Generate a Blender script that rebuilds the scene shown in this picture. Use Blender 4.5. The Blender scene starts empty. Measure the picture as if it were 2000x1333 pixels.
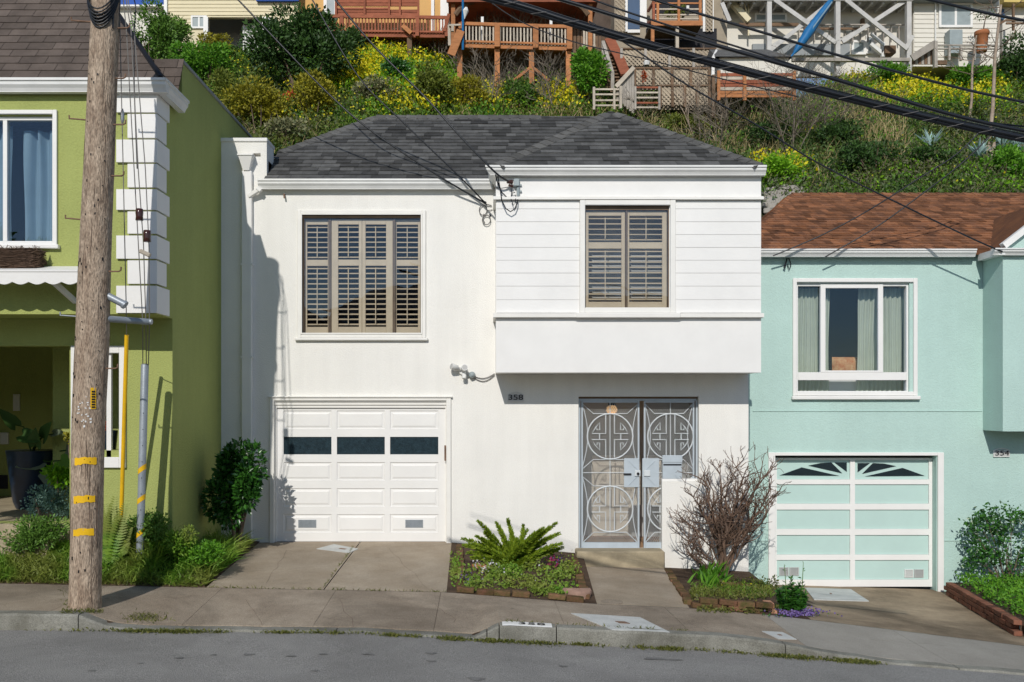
import bpy, math, random
import numpy as np
from mathutils import Vector, Matrix

# ---------------------------------------------------------------- camera, light, exposure
S = bpy.context.scene
COL = S.collection
R = random.Random(7)
NR = np.random.default_rng(7)
FPX, XC, YH, ZC, CAMD = 1768.0, 955.0, 785.0, 2.02, 13.0   # survey constants: focal, axis, eye height, metres to the facade

cam_d = bpy.data.cameras.new('camera')
cam = bpy.data.objects.new('camera', cam_d)
COL.objects.link(cam)
cam.location = (0, -CAMD, ZC)
cam.rotation_euler = (math.radians(90), 0, 0)
cam_d.sensor_width = 36.0
cam_d.lens = 36.0 * FPX / 2000.0
cam_d.shift_x = 45.0 / 2000.0
cam_d.shift_y = 118.5 / 2000.0
cam_d.clip_end = 2000.0
S.camera = cam

SUN_DIR = Vector((0.2, 1.0, -0.67)).normalized()
sun_d = bpy.data.lights.new('sun', 'SUN')
sun_d.energy = 3.15
sun_d.angle = math.radians(0.5)
sun_d.color = (1.0, 0.955, 0.89)
sun = bpy.data.objects.new('sun', sun_d)
COL.objects.link(sun)
sun.rotation_euler = SUN_DIR.to_track_quat('-Z', 'Y').to_euler()
sun.location = (-6, -25, 20)

W = bpy.data.worlds.new('World')
S.world = W
W.use_nodes = True
wn = W.node_tree
wn.nodes.clear()
sky = wn.nodes.new('ShaderNodeTexSky')
sky.sky_type = 'NISHITA'
sky.sun_disc = False
sky.sun_elevation = math.asin(-SUN_DIR.z)
sky.sun_rotation = math.atan2(-SUN_DIR.x, -SUN_DIR.y)
sky.air_density = 1.0
sky.dust_density = 0.25
sky.ozone_density = 1.5
bg = wn.nodes.new('ShaderNodeBackground')
bg.inputs['Strength'].default_value = 0.095
wo = wn.nodes.new('ShaderNodeOutputWorld')
wn.links.new(sky.outputs[0], bg.inputs[0])
wn.links.new(bg.outputs[0], wo.inputs[0])

vs = S.view_settings
vs.view_transform = 'Standard'
vs.look = 'None'
vs.exposure = 0.0
vs.gamma = 1.0
vs.use_curve_mapping = False

# ---------------------------------------------------------------- survey helpers (photo measurement at a known depth -> metres)
def SX(px, D): return (px - XC) * D / FPX
def SZ(py, D): return ZC + (YH - py) * D / FPX
def RC(x0, x1, y0, y1, D): return SX(x0, D), SX(x1, D), SZ(y1, D), SZ(y0, D)
def P3(px, py, D): return (SX(px, D), D - CAMD, SZ(py, D))

# ---------------------------------------------------------------- materials
MATS = {}
def mat(name, col, rough=0.7, var=0.08, scale=3.0, bump=0.0, bscale=80.0, spec=0.25, col2=None, metal=0.0, rand=0.0,
        stretch=(1, 1, 1), fine=0.0, transl=0.0, col3=None, coat=0.0, spots=None, streak=0.0, stain=0.0):
    m = bpy.data.materials.new(name)
    m.use_nodes = True
    nt = m.node_tree
    N, L = nt.nodes, nt.links
    bs = N['Principled BSDF']
    bs.inputs['Roughness'].default_value = rough
    bs.inputs['Metallic'].default_value = metal
    bs.inputs['Specular IOR Level'].default_value = spec
    if coat: bs.inputs['Coat Weight'].default_value = coat
    geo = N.new('ShaderNodeNewGeometry')
    mp = N.new('ShaderNodeMapping')
    mp.inputs['Scale'].default_value = stretch
    L.new(geo.outputs['Position'], mp.inputs['Vector'])
    nz = N.new('ShaderNodeTexNoise')
    nz.inputs['Scale'].default_value = scale
    nz.inputs['Detail'].default_value = 6
    nz.inputs['Roughness'].default_value = 0.65
    L.new(mp.outputs[0], nz.inputs['Vector'])
    rp = N.new('ShaderNodeValToRGB')
    c = Vector(col)
    a = Vector(col2) if col2 else c * (1 - var)
    b = c if col2 else c * (1 + var)
    e = rp.color_ramp.elements
    e[0].position, e[1].position = 0.33, 0.67
    e[0].color = (*a, 1)
    e[1].color = (*b, 1)
    if col3:
        k = e.new(0.8)
        k.color = (*col3, 1)
    L.new(nz.outputs['Fac'], rp.inputs[0])
    cur = rp.outputs[0]
    def mul(cur, fac_socket, lo, hi):
        mr = N.new('ShaderNodeMapRange')
        mr.inputs['To Min'].default_value = lo
        mr.inputs['To Max'].default_value = hi
        L.new(fac_socket, mr.inputs['Value'])
        mx = N.new('ShaderNodeMix')
        mx.data_type = 'RGBA'
        mx.blend_type = 'MULTIPLY'
        mx.inputs['Factor'].default_value = 1.0
        L.new(cur, mx.inputs['A'])
        L.new(mr.outputs[0], mx.inputs['B'])
        return mx.outputs['Result']
    if rand:
        oi = N.new('ShaderNodeObjectInfo')
        ad = N.new('ShaderNodeMath'); ad.operation = 'ADD'
        L.new(oi.outputs['Random'], ad.inputs[0])
        L.new(geo.outputs['Random Per Island'], ad.inputs[1])
        fr = N.new('ShaderNodeMath'); fr.operation = 'FRACT'
        L.new(ad.outputs[0], fr.inputs[0])
        cur = mul(cur, fr.outputs[0], 1 - rand, 1 + rand)
    if fine:
        n3 = N.new('ShaderNodeTexNoise')
        n3.inputs['Scale'].default_value = bscale
        n3.inputs['Detail'].default_value = 3
        L.new(mp.outputs[0], n3.inputs['Vector'])
        mr3 = N.new('ShaderNodeMapRange')
        mr3.inputs['From Min'].default_value = 0.3
        mr3.inputs['From Max'].default_value = 0.7
        L.new(n3.outputs['Fac'], mr3.inputs['Value'])
        cur = mul(cur, mr3.outputs[0], 1 - fine, 1 + fine)
    if stain:
        n4 = N.new('ShaderNodeTexNoise')
        n4.inputs['Scale'].default_value = 0.55
        n4.inputs['Detail'].default_value = 8
        n4.inputs['Roughness'].default_value = 0.7
        n4.inputs['Distortion'].default_value = 0.6
        L.new(geo.outputs['Position'], n4.inputs['Vector'])
        mr4 = N.new('ShaderNodeMapRange')
        mr4.inputs['From Min'].default_value = 0.40
        mr4.inputs['From Max'].default_value = 0.58
        L.new(n4.outputs['Fac'], mr4.inputs['Value'])
        cur = mul(cur, mr4.outputs[0], 1 - stain, 1 + stain * 0.3)
    if streak:
        m5 = N.new('ShaderNodeMapping')
        m5.inputs['Scale'].default_value = (5, 5, 0.35)
        L.new(geo.outputs['Position'], m5.inputs['Vector'])
        n5 = N.new('ShaderNodeTexNoise')
        n5.inputs['Scale'].default_value = 1.3
        n5.inputs['Detail'].default_value = 5
        L.new(m5.outputs[0], n5.inputs['Vector'])
        mr5 = N.new('ShaderNodeMapRange')
        mr5.inputs['From Min'].default_value = 0.35
        mr5.inputs['From Max'].default_value = 0.6
        L.new(n5.outputs['Fac'], mr5.inputs['Value'])
        cur = mul(cur, mr5.outputs[0], 1 - streak, 1.0)
    if spots:
        vo = N.new('ShaderNodeTexVoronoi')
        vo.inputs['Scale'].default_value = spots[0]
        L.new(geo.outputs['Position'], vo.inputs['Vector'])
        mr6 = N.new('ShaderNodeMapRange')
        mr6.inputs['From Min'].default_value = spots[1] * 0.6
        mr6.inputs['From Max'].default_value = spots[1]
        L.new(vo.outputs['Distance'], mr6.inputs['Value'])
        cur = mul(cur, mr6.outputs[0], 1 - spots[2], 1.0)
    L.new(cur, bs.inputs['Base Color'])
    if bump:
        n2 = N.new('ShaderNodeTexNoise')
        n2.inputs['Scale'].default_value = bscale
        n2.inputs['Detail'].default_value = 4
        L.new(mp.outputs[0], n2.inputs['Vector'])
        bp = N.new('ShaderNodeBump')
        bp.inputs['Strength'].default_value = bump
        bp.inputs['Distance'].default_value = 0.02
        L.new(n2.outputs['Fac'], bp.inputs['Height'])
        L.new(bp.outputs[0], bs.inputs['Normal'])
    if transl:
        tr = N.new('ShaderNodeBsdfTranslucent')
        L.new(cur, tr.inputs['Color'])
        ms = N.new('ShaderNodeMixShader')
        ms.inputs[0].default_value = transl
        L.new(bs.outputs[0], ms.inputs[1])
        L.new(tr.outputs[0], ms.inputs[2])
        L.new(ms.outputs[0], N['Material Output'].inputs['Surface'])
    MATS[name] = m
    return m

def glass_mat(name, tint=(0.97, 0.98, 0.985), refl=0.015, rough=0.0):
    m = bpy.data.materials.new(name)
    m.use_nodes = True
    nt = m.node_tree
    N, L = nt.nodes, nt.links
    N.remove(N['Principled BSDF'])
    t = N.new('ShaderNodeBsdfTransparent'); t.inputs[0].default_value = (*tint, 1)
    g = N.new('ShaderNodeBsdfGlossy'); g.inputs['Roughness'].default_value = rough
    g.inputs['Color'].default_value = (0.42, 0.55, 0.72, 1)
    f = N.new('ShaderNodeFresnel'); f.inputs[0].default_value = 1.5
    ad = N.new('ShaderNodeMath'); ad.operation = 'ADD'; ad.use_clamp = True
    ad.inputs[1].default_value = refl
    L.new(f.outputs[0], ad.inputs[0])
    # old panes are never quite flat
    geo = N.new('ShaderNodeNewGeometry')
    nz = N.new('ShaderNodeTexNoise'); nz.inputs['Scale'].default_value = 1.6
    L.new(geo.outputs['Position'], nz.inputs['Vector'])
    bp = N.new('ShaderNodeBump'); bp.inputs['Strength'].default_value = 0.03; bp.inputs['Distance'].default_value = 0.1
    L.new(nz.outputs['Fac'], bp.inputs['Height'])
    L.new(bp.outputs[0], g.inputs['Normal'])
    ms = N.new('ShaderNodeMixShader')
    L.new(ad.outputs[0], ms.inputs[0])
    L.new(t.outputs[0], ms.inputs[1]); L.new(g.outputs[0], ms.inputs[2])
    L.new(ms.outputs[0], N['Material Output'].inputs['Surface'])
    MATS[name] = m
    return m

def leafmat(name, c1, c2, transl=0.3, rough=0.5, spec=0.3, patch=None, pscale=0.5, rand=0.35):
    """foliage: colour differs leaf by leaf (per island) and species by species (broad noise)"""
    m = bpy.data.materials.new(name)
    m.use_nodes = True
    nt = m.node_tree
    N, L = nt.nodes, nt.links
    bs = N['Principled BSDF']
    bs.inputs['Roughness'].default_value = rough
    bs.inputs['Specular IOR Level'].default_value = spec
    geo = N.new('ShaderNodeNewGeometry')
    rp = N.new('ShaderNodeValToRGB')
    e = rp.color_ramp.elements
    e[0].color = (*c1, 1); e[1].color = (*c2, 1)
    L.new(geo.outputs['Random Per Island'], rp.inputs[0])
    cur = rp.outputs[0]
    if patch:
        nz = N.new('ShaderNodeTexNoise'); nz.inputs['Scale'].default_value = pscale; nz.inputs['Detail'].default_value = 3
        L.new(geo.outputs['Position'], nz.inputs['Vector'])
        r2 = N.new('ShaderNodeValToRGB')
        r2.color_ramp.elements[0].position = 0.42; r2.color_ramp.elements[1].position = 0.6
        r2.color_ramp.elements[0].color = (0, 0, 0, 1); r2.color_ramp.elements[1].color = (1, 1, 1, 1)
        L.new(nz.outputs['Fac'], r2.inputs[0])
        mx = N.new('ShaderNodeMix'); mx.data_type = 'RGBA'
        L.new(r2.outputs[0], mx.inputs['Factor'])
        L.new(cur, mx.inputs['A']); mx.inputs['B'].default_value = (*patch, 1)
        cur = mx.outputs['Result']
    L.new(cur, bs.inputs['Base Color'])
    tr = N.new('ShaderNodeBsdfTranslucent'); L.new(cur, tr.inputs['Color'])
    ms = N.new('ShaderNodeMixShader'); ms.inputs[0].default_value = transl
    L.new(bs.outputs[0], ms.inputs[1]); L.new(tr.outputs[0], ms.inputs[2])
    L.new(ms.outputs[0], N['Material Output'].inputs['Surface'])
    MATS[name] = m
    return m

white_stucco = mat('white_stucco', (0.825, 0.81, 0.764), 0.85, 0.03, 1.2, 0.28, 70, 0.15, fine=0.035, streak=0.035)
white_paint = mat('white_paint', (0.80, 0.79, 0.765), 0.5, 0.03, 2.0, 0.06, 120, 0.3)
white_trim = mat('white_trim', (0.80, 0.785, 0.74), 0.45, 0.04, 3.0, 0.05, 100, 0.3)
gutter_white = mat('gutter_white', (0.74, 0.74, 0.72), 0.4, 0.08, 2.0, 0, 60, 0.4)
green_stucco = mat('green_stucco', (0.365, 0.405, 0.133), 0.85, 0.07, 0.8, 0.5, 55, 0.15, fine=0.05, streak=0.04)
teal_stucco = mat('teal_stucco', (0.455, 0.62, 0.57), 0.8, 0.06, 0.7, 0.45, 55, 0.15, fine=0.035, streak=0.025)
teal_panel = mat('teal_panel', (0.48, 0.645, 0.60), 0.5, 0.03, 2, 0.05, 100, 0.3)
shingle_cap = mat('shingle_cap', (0.12, 0.118, 0.112), 0.9, 0.2, 6, 0.6, 160, 0.2, rand=0.2, fine=0.2)
shingle_grey = mat('shingle_grey', (0.092, 0.092, 0.09), 0.9, 0.25, 6, 0.6, 160, 0.2, rand=0.48, fine=0.15)
shingle_taupe = mat('shingle_taupe', (0.125, 0.10, 0.085), 0.9, 0.2, 4, 0.6, 160, 0.2, rand=0.17, fine=0.15)
shingle_rust = mat('shingle_rust', (0.31, 0.135, 0.062), 0.9, 0.2, 5, 0.6, 160, 0.2, col2=(0.17, 0.085, 0.052), rand=0.45, fine=0.15)
shutter_tan = mat('shutter_tan', (0.62, 0.50, 0.345), 0.5, 0.08, 4, 0.05, 60, 0.3)
frame_brown = mat('frame_brown', (0.16, 0.11, 0.07), 0.55, 0.2, 6, 0.1, 60, 0.3)
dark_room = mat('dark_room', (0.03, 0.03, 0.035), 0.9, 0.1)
gate_steel = mat('gate_steel', (0.46, 0.52, 0.565), 0.45, 0.06, 5, 0.04, 80, 0.4)
gate_white = mat('gate_white', (0.62, 0.66, 0.68), 0.45, 0.06, 5, 0.04, 80, 0.4)
screen_wire = mat('screen_wire', (0.42, 0.44, 0.44), 0.6, 0.1, 5)
door_cream = mat('door_cream', (0.66, 0.60, 0.50), 0.5, 0.05, 3, 0.05, 80)
tile_brown = mat('tile_brown', (0.32, 0.20, 0.12), 0.6, 0.2, 3, 0.1, 40, rand=0.3)
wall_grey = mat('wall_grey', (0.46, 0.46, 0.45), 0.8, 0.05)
obscure_glass = mat('obscure_glass', (0.018, 0.035, 0.045), 0.22, 0.3, 14, 0.2, 50, 0.5, fine=0.2)
dark_glass = mat('dark_glass', (0.012, 0.022, 0.028), 0.1, 0.2, 3, 0, 60, 0.6)
pane = glass_mat('pane_glass')
asphalt = mat('asphalt', (0.285, 0.277, 0.262), 0.9, 0.10, 0.9, 0.8, 110, 0.2, fine=0.38, stain=0.14, spots=(1.1, 0.11, 0.35))
concrete_side = mat('concrete_sidewalk', (0.40, 0.335, 0.26), 0.9, 0.3, 1.3, 0.5, 130, 0.2, col2=(0.25, 0.20, 0.15), rand=0.05, fine=0.38, stain=0.25, spots=(2.2, 0.07, 0.3))
concrete_drive = mat('concrete_drive', (0.41, 0.345, 0.265), 0.9, 0.2, 1.6, 0.4, 120, 0.2, col2=(0.31, 0.25, 0.18), rand=0.04, fine=0.28, stain=0.16)
concrete_dark = mat('concrete_stained', (0.42, 0.325, 0.22), 0.9, 0.3, 1.1, 0.4, 120, 0.2, col2=(0.20, 0.15, 0.10), fine=0.25, stain=0.3)
concrete_new = mat('concrete_new', (0.36, 0.335, 0.295), 0.85, 0.15, 1.1, 0.3, 120, 0.2, col2=(0.27, 0.25, 0.215), fine=0.2)
concrete_kerb = mat('concrete_kerb', (0.29, 0.285, 0.25), 0.9, 0.3, 2.5, 0.4, 90, 0.2, col2=(0.15, 0.145, 0.12), fine=0.25, stain=0.25)
concrete_cream = mat('concrete_cream', (0.44, 0.37, 0.25), 0.85, 0.2, 4, 0.3, 90, 0.2, col2=(0.30, 0.25, 0.17), fine=0.1)
cover_light = mat('cover_light', (0.52, 0.53, 0.51), 0.8, 0.12, 4, 0.2, 90, fine=0.1)
soil = mat('soil', (0.085, 0.058, 0.04), 0.95, 0.35, 4, 0.9, 40, 0.1)
brick_red = mat('brick_red', (0.26, 0.10, 0.06), 0.9, 0.25, 9, 0.5, 60, 0.15, col2=(0.15, 0.075, 0.05), rand=0.3)
brick_pale = mat('brick_pale', (0.42, 0.22, 0.14), 0.9, 0.25, 9, 0.5, 60, 0.15, rand=0.25)
brick_mossy = mat('brick_mossy', (0.21, 0.105, 0.065), 0.95, 0.3, 9, 0.6, 60, 0.1, col2=(0.075, 0.075, 0.025), rand=0.3)
pole_wood = mat('pole_wood', (0.46, 0.365, 0.275), 0.9, 0.3, 5.0, 0.8, 30, 0.15, col2=(0.26, 0.19, 0.138), stretch=(2.6, 2.6, 0.75), fine=0.45)
galv = mat('galvanised', (0.30, 0.335, 0.37), 0.45, 0.12, 8, 0.1, 60, 0.4, metal=0.3)
rust_steel = mat('rust_steel', (0.20, 0.12, 0.08), 0.7, 0.3, 10, 0.2, 60)
wire_grey = mat('wire_grey', (0.20, 0.19, 0.18), 0.6, 0.1, 8)
cable_black = mat('cable_black', (0.012, 0.014, 0.018), 0.4, 0.2, 4, 0.0, 60, 0.5)
insulator_brown = mat('insulator_brown', (0.055, 0.02, 0.015), 0.15, 0.1, 8, 0, 60, 0.6)
yellow_paint = mat('yellow_paint', (0.80, 0.47, 0.01), 0.45, 0.1, 6, 0.05, 40, 0.4)
black_paint = mat('black_paint', (0.015, 0.015, 0.017), 0.5, 0.1)
wood_red = mat('wood_red', (0.30, 0.10, 0.055), 0.75, 0.2, 3, 0.2, 60, 0.2, stretch=(1, 1, 4), rand=0.15)
wood_orange = mat('wood_orange', (0.42, 0.18, 0.075), 0.75, 0.2, 3, 0.2, 60, 0.2, stretch=(1, 1, 4), rand=0.18)
wood_grey = mat('wood_grey', (0.36, 0.33, 0.29), 0.85, 0.2, 3, 0.3, 60, 0.2, rand=0.15)
wood_brown = mat('wood_brown', (0.17, 0.11, 0.07), 0.85, 0.25, 3, 0.3, 60, 0.2, rand=0.2)
wood_pale = mat('wood_pale', (0.50, 0.44, 0.36), 0.85, 0.15, 3, 0.3, 60, 0.2, rand=0.12)
lattice_mat = mat('lattice_wood', (0.42, 0.35, 0.26), 0.85, 0.2, 2, 0.1, 60, 0.2)
stilt_grey = mat('stilt_grey', (0.52, 0.51, 0.49), 0.8, 0.12, 3, 0.1, 60, 0.2)
house_cream = mat('house_cream', (0.72, 0.64, 0.44), 0.8, 0.04, 1, 0, 60)
house_orange = mat('house_orange', (0.66, 0.40, 0.15), 0.8, 0.05, 1, 0, 60)
house_blue = mat('house_blue', (0.02, 0.09, 0.40), 0.6, 0.05, 1, 0, 60)
house_white = mat('house_white', (0.70, 0.67, 0.60), 0.8, 0.05, 1, 0, 60)
house_beige = mat('house_beige', (0.34, 0.29, 0.22), 0.8, 0.12, 2, 0, 60)
shade_wall = mat('dark_shade_wall', (0.10, 0.075, 0.06), 0.9, 0.3, 2, 0, 60)  # dark brown wall; also carries the shade under the hillside decks
grey_wall = mat('grey_wall', (0.30, 0.32, 0.33), 0.8, 0.06, 1)
door_blue = mat('door_blue', (0.045, 0.09, 0.17), 0.3, 0.1, 2, 0, 60, 0.5)
tarp_blue = mat('tarp_blue', (0.015, 0.14, 0.34), 0.5, 0.15, 4)
terracotta = mat('terracotta', (0.42, 0.16, 0.07), 0.8, 0.12, 5)
curtain_blue = mat('curtain_pale', (0.28, 0.42, 0.52), 0.9, 0.06, 3, transl=0.3)
curtain_sage = mat('curtain_sage', (0.62, 0.68, 0.55), 0.9, 0.06, 3, transl=0.3)
cushion_mat = mat('cushion_pattern', (0.62, 0.40, 0.20), 0.9, 0.2, 14, 0, 60, col2=(0.45, 0.13, 0.04))
pot_blue = mat('pot_blue', (0.012, 0.025, 0.05), 0.3, 0.2, 4, 0, 60, 0.5)
plastic_white = mat('plastic_white', (0.70, 0.70, 0.68), 0.4, 0.04, 3, 0, 60, 0.4)
grey_box = mat('grey_box', (0.30, 0.35, 0.36), 0.5, 0.1, 4, 0, 60, 0.4)
yellow_eave = mat('yellow_eave', (0.62, 0.47, 0.16), 0.7, 0.05)
stone_pink = mat('stone_pink', (0.33, 0.21, 0.16), 0.9, 0.2, 6, 0.5, 40)
twig_grey = mat('twig_grey', (0.165, 0.14, 0.11), 0.9, 0.25, 4, 0, 60, rand=0.3)
twig_dark = mat('twig_dark', (0.16, 0.115, 0.085), 0.9, 0.3, 8, 0, 60, rand=0.25)
bark_red = mat('bark_reddish', (0.20, 0.125, 0.085), 0.85, 0.3, 9, 0.3, 50, col2=(0.10, 0.07, 0.055))
bark_pale = mat('bark_pale', (0.42, 0.34, 0.27), 0.85, 0.3, 6, 0.3, 50, col2=(0.26, 0.20, 0.15))
hill_soil = mat('hill_soil', (0.04, 0.05, 0.018), 0.95, 0.4, 1.5, 0.5, 10, 0.1, col2=(0.03, 0.024, 0.015))
basket_mat = mat('basket_twigs', (0.115, 0.075, 0.052), 0.9, 0.3, 12, 0, 60, rand=0.35)
pinkish = mat('pink_stucco', (0.42, 0.30, 0.25), 0.9, 0.05)
lamp_glow = bpy.data.materials.new('lamp_glow'); lamp_glow.use_nodes = True
_b = lamp_glow.node_tree.nodes['Principled BSDF']
_b.inputs['Emission Color'].default_value = (1.0, 0.62, 0.3, 1); _b.inputs['Emission Strength'].default_value = 0.55
_b.inputs['Base Color'].default_value = (0.8, 0.5, 0.2, 1)

lf_dark = leafmat('leaf_dark', (0.026, 0.058, 0.016), (0.065, 0.143, 0.029), 0.2)
lf_camellia = leafmat('leaf_camellia', (0.016, 0.065, 0.013), (0.065, 0.208, 0.026), 0.2, 0.3, 0.5)
lf_mid = leafmat('leaf_mid', (0.073, 0.163, 0.024), (0.163, 0.309, 0.049), 0.3)
lf_bright = leafmat('leaf_bright', (0.06, 0.20, 0.015), (0.18, 0.40, 0.03), 0.35)
lf_olive = leafmat('leaf_olive', (0.09, 0.13, 0.02), (0.24, 0.28, 0.045), 0.3)
lf_ochre = leafmat('leaf_ochre', (0.17, 0.17, 0.015), (0.40, 0.36, 0.03), 0.3)
lf_grey = leafmat('leaf_grey', (0.163, 0.188, 0.090), (0.325, 0.309, 0.163), 0.25)
lf_cover = leafmat('leaf_cover', (0.05, 0.15, 0.012), (0.16, 0.33, 0.03), 0.3, patch=(0.13, 0.16, 0.03), pscale=0.45)
lf_cover_dull = leafmat('leaf_cover_dull', (0.035, 0.085, 0.022), (0.13, 0.20, 0.06), 0.3, patch=(0.14, 0.14, 0.075), pscale=0.55)
lf_lime = leafmat('leaf_lime', (0.13, 0.34, 0.012), (0.30, 0.56, 0.03), 0.35)
lf_grass = leafmat('leaf_grass', (0.08, 0.22, 0.015), (0.26, 0.42, 0.05), 0.35, patch=(0.25, 0.30, 0.06), pscale=2.0)
lf_grass_dry = leafmat('leaf_grass_dry', (0.357, 0.276, 0.130), (0.683, 0.552, 0.293), 0.3)
lf_fern = leafmat('leaf_fern', (0.13, 0.23, 0.015), (0.33, 0.42, 0.035), 0.35)
lf_shade_blue = leafmat('leaf_shade_blue', (0.114, 0.211, 0.163), (0.276, 0.439, 0.357), 0.25)  # bluish cast of the porch shade is put into this leaf colour
lf_agave = leafmat('leaf_agave', (0.227, 0.374, 0.374), (0.455, 0.617, 0.585), 0.1)
lf_shade = leafmat('leaf_shade', (0.078, 0.104, 0.065), (0.221, 0.260, 0.169), 0.15, 0.4)
lf_moss = leafmat('leaf_moss', (0.07, 0.10, 0.02), (0.21, 0.21, 0.05), 0.3)
fl_yellow = leafmat('petal_yellow', (0.70, 0.60, 0.01), (0.9, 0.82, 0.04), 0.35)
fl_white = leafmat('petal_white', (0.65, 0.65, 0.70), (0.85, 0.85, 0.85), 0.3)
fl_purple = leafmat('petal_purple', (0.10, 0.05, 0.25), (0.30, 0.22, 0.50), 0.3)
fl_magenta = leafmat('petal_magenta', (0.22, 0.02, 0.08), (0.40, 0.05, 0.16), 0.3)
fl_red = leafmat('petal_red', (0.40, 0.05, 0.02), (0.60, 0.15, 0.03), 0.3)

# ---------------------------------------------------------------- mesh builder
class MB:
    def __init__(s): s.v, s.f = [], []
    def add(s, vs, fs):
        b = len(s.v); s.v += [tuple(p) for p in vs]; s.f += [tuple(b + i for i in f) for f in fs]; return s
    def box(s, x0, x1, y0, y1, z0, z1, ch=0.0):
        if x0 > x1: x0, x1 = x1, x0
        if y0 > y1: y0, y1 = y1, y0
        if z0 > z1: z0, z1 = z1, z0
        return s.obox(((x0 + x1) / 2, (y0 + y1) / 2, (z0 + z1) / 2), ((x1 - x0) / 2, 0, 0), (0, (y1 - y0) / 2, 0), (0, 0, (z1 - z0) / 2), ch)
    def obox(s, c, a, b, d, ch=0.0):
        """box from centre and three half-axis vectors; ch = chamfer in metres"""
        c, a, b, d = Vector(c), Vector(a), Vector(b), Vector(d)
        if not ch:
            vs = [c + a * i + b * j + d * k for i in (-1, 1) for j in (-1, 1) for k in (-1, 1)]
            return s.add(vs, [(0, 1, 3, 2), (4, 6, 7, 5), (0, 4, 5, 1), (2, 3, 7, 6), (0, 2, 6, 4), (1, 5, 7, 3)])
        ax = [a, b, d]
        ln = [v.length for v in ax]
        ch = min(ch, min(ln) * 0.6)
        fr = [1 - ch / l for l in ln]
        vs, idx = [], {}
        sg = (-1, 1)
        for i in sg:
            for j in sg:
                for k in sg:
                    t = (i, j, k)
                    for m in range(3):
                        q = [t[n] * (1 if n == m else fr[n]) for n in range(3)]
                        idx[(t, m)] = len(vs)
                        vs.append(c + a * q[0] + b * q[1] + d * q[2])
        fs = []
        for m in range(3):
            n, o = (m + 1) % 3, (m + 2) % 3
            for sm in sg:
                f = []
                for (sn, so) in ((-1, -1), (1, -1), (1, 1), (-1, 1)):
                    t = [0, 0, 0]; t[m] = sm; t[n] = sn; t[o] = so
                    f.append(idx[(tuple(t), m)])
                fs.append(f if sm > 0 else f[::-1])
        for m in range(3):
            n, o = (m + 1) % 3, (m + 2) % 3
            for sn in sg:
                for so in sg:
                    t0 = [0, 0, 0]; t0[m] = -1; t0[n] = sn; t0[o] = so
                    t1 = list(t0); t1[m] = 1
                    t0, t1 = tuple(t0), tuple(t1)
                    f = [idx[(t0, n)], idx[(t1, n)], idx[(t1, o)], idx[(t0, o)]]
                    fs.append(f if sn * so > 0 else f[::-1])
        for i in sg:
            for j in sg:
                for k in sg:
                    t = (i, j, k)
                    f = [idx[(t, 0)], idx[(t, 1)], idx[(t, 2)]]
                    fs.append(f if i * j * k > 0 else f[::-1])
        return s.add(vs, fs)
    def beam(s, p, q, w, h, up=(0, 0, 1), ch=0.0):
        p, q = Vector(p), Vector(q)
        d = (q - p); L = d.length
        d.normalize()
        u = Vector(up)
        if abs(d.dot(u)) > 0.98: u = Vector((0, 1, 0))
        sd = d.cross(u).normalized(); u2 = sd.cross(d).normalized()
        return s.obox((p + q) / 2, d * L / 2, sd * w / 2, u2 * h / 2, ch)
    def poly_prism_y(s, pts, y0, y1):
        """polygon in x,z extruded along y (pts counter-clockwise seen from -y)"""
        n = len(pts)
        vs = [(x, y0, z) for x, z in pts] + [(x, y1, z) for x, z in pts]
        fs = [tuple(range(n)), tuple(range(2 * n - 1, n - 1, -1))]
        fs += [(i, i + n, (i + 1) % n + n, (i + 1) % n) for i in range(n)]
        return s.add(vs, fs)
    def prism_x(s, prof, x0, x1):
        n = len(prof)
        vs = [(x0, y, z) for y, z in prof] + [(x1, y, z) for y, z in prof]
        fs = [tuple(range(n)), tuple(range(2 * n - 1, n - 1, -1))]
        fs += [(i, i + n, (i + 1) % n + n, (i + 1) % n) for i in range(n)]
        return s.add(vs, fs)
    def tube(s, pts, r, n=6, r2=None, closed=False):
        pts = [Vector(p) for p in pts]
        m = len(pts)
        if r2 is None: r2 = r
        vs, fs = [], []
        prev = None
        for i, p in enumerate(pts):
            if closed: d = pts[(i + 1) % m] - pts[i - 1]
            else: d = pts[min(i + 1, m - 1)] - pts[max(i - 1, 0)]
            if d.length < 1e-9: d = Vector((0, 0, 1))
            d.normalize()
            if prev is None:
                a = Vector((0, 0, 1)) if abs(d.z) < 0.9 else Vector((1, 0, 0))
                u = d.cross(a).normalized()
            else:
                u = (prev - d * prev.dot(d))
                u = u.normalized() if u.length > 1e-6 else d.orthogonal().normalized()
            prev = u
            w = d.cross(u)
            t = i / max(m - 1, 1)
            rr = (r[i] if isinstance(r, (list, tuple)) else r * (1 - t) + r2 * t)
            for k in range(n):
                an = 2 * math.pi * k / n
                vs.append(p + (u * math.cos(an) + w * math.sin(an)) * rr)
        for i in range(m if closed else m - 1):
            j = (i + 1) % m
            for k in range(n):
                fs.append((i * n + k, i * n + (k + 1) % n, j * n + (k + 1) % n, j * n + k))
        if not closed:
            q = len(vs)
            vs += vs[:n] + vs[(m - 1) * n:m * n]
            fs.append(tuple(range(q + n - 1, q - 1, -1)))
            fs.append(tuple(range(q + n, q + 2 * n)))
        return s.add(vs, fs)
    def grid(s, fn, nu, nv):
        vs = [fn(i / nu, j / nv) for j in range(nv + 1) for i in range(nu + 1)]
        fs = [(j * (nu + 1) + i, j * (nu + 1) + i + 1, (j + 1) * (nu + 1) + i + 1, (j + 1) * (nu + 1) + i) for j in range(nv) for i in range(nu)]
        return s.add(vs, fs)
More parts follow.
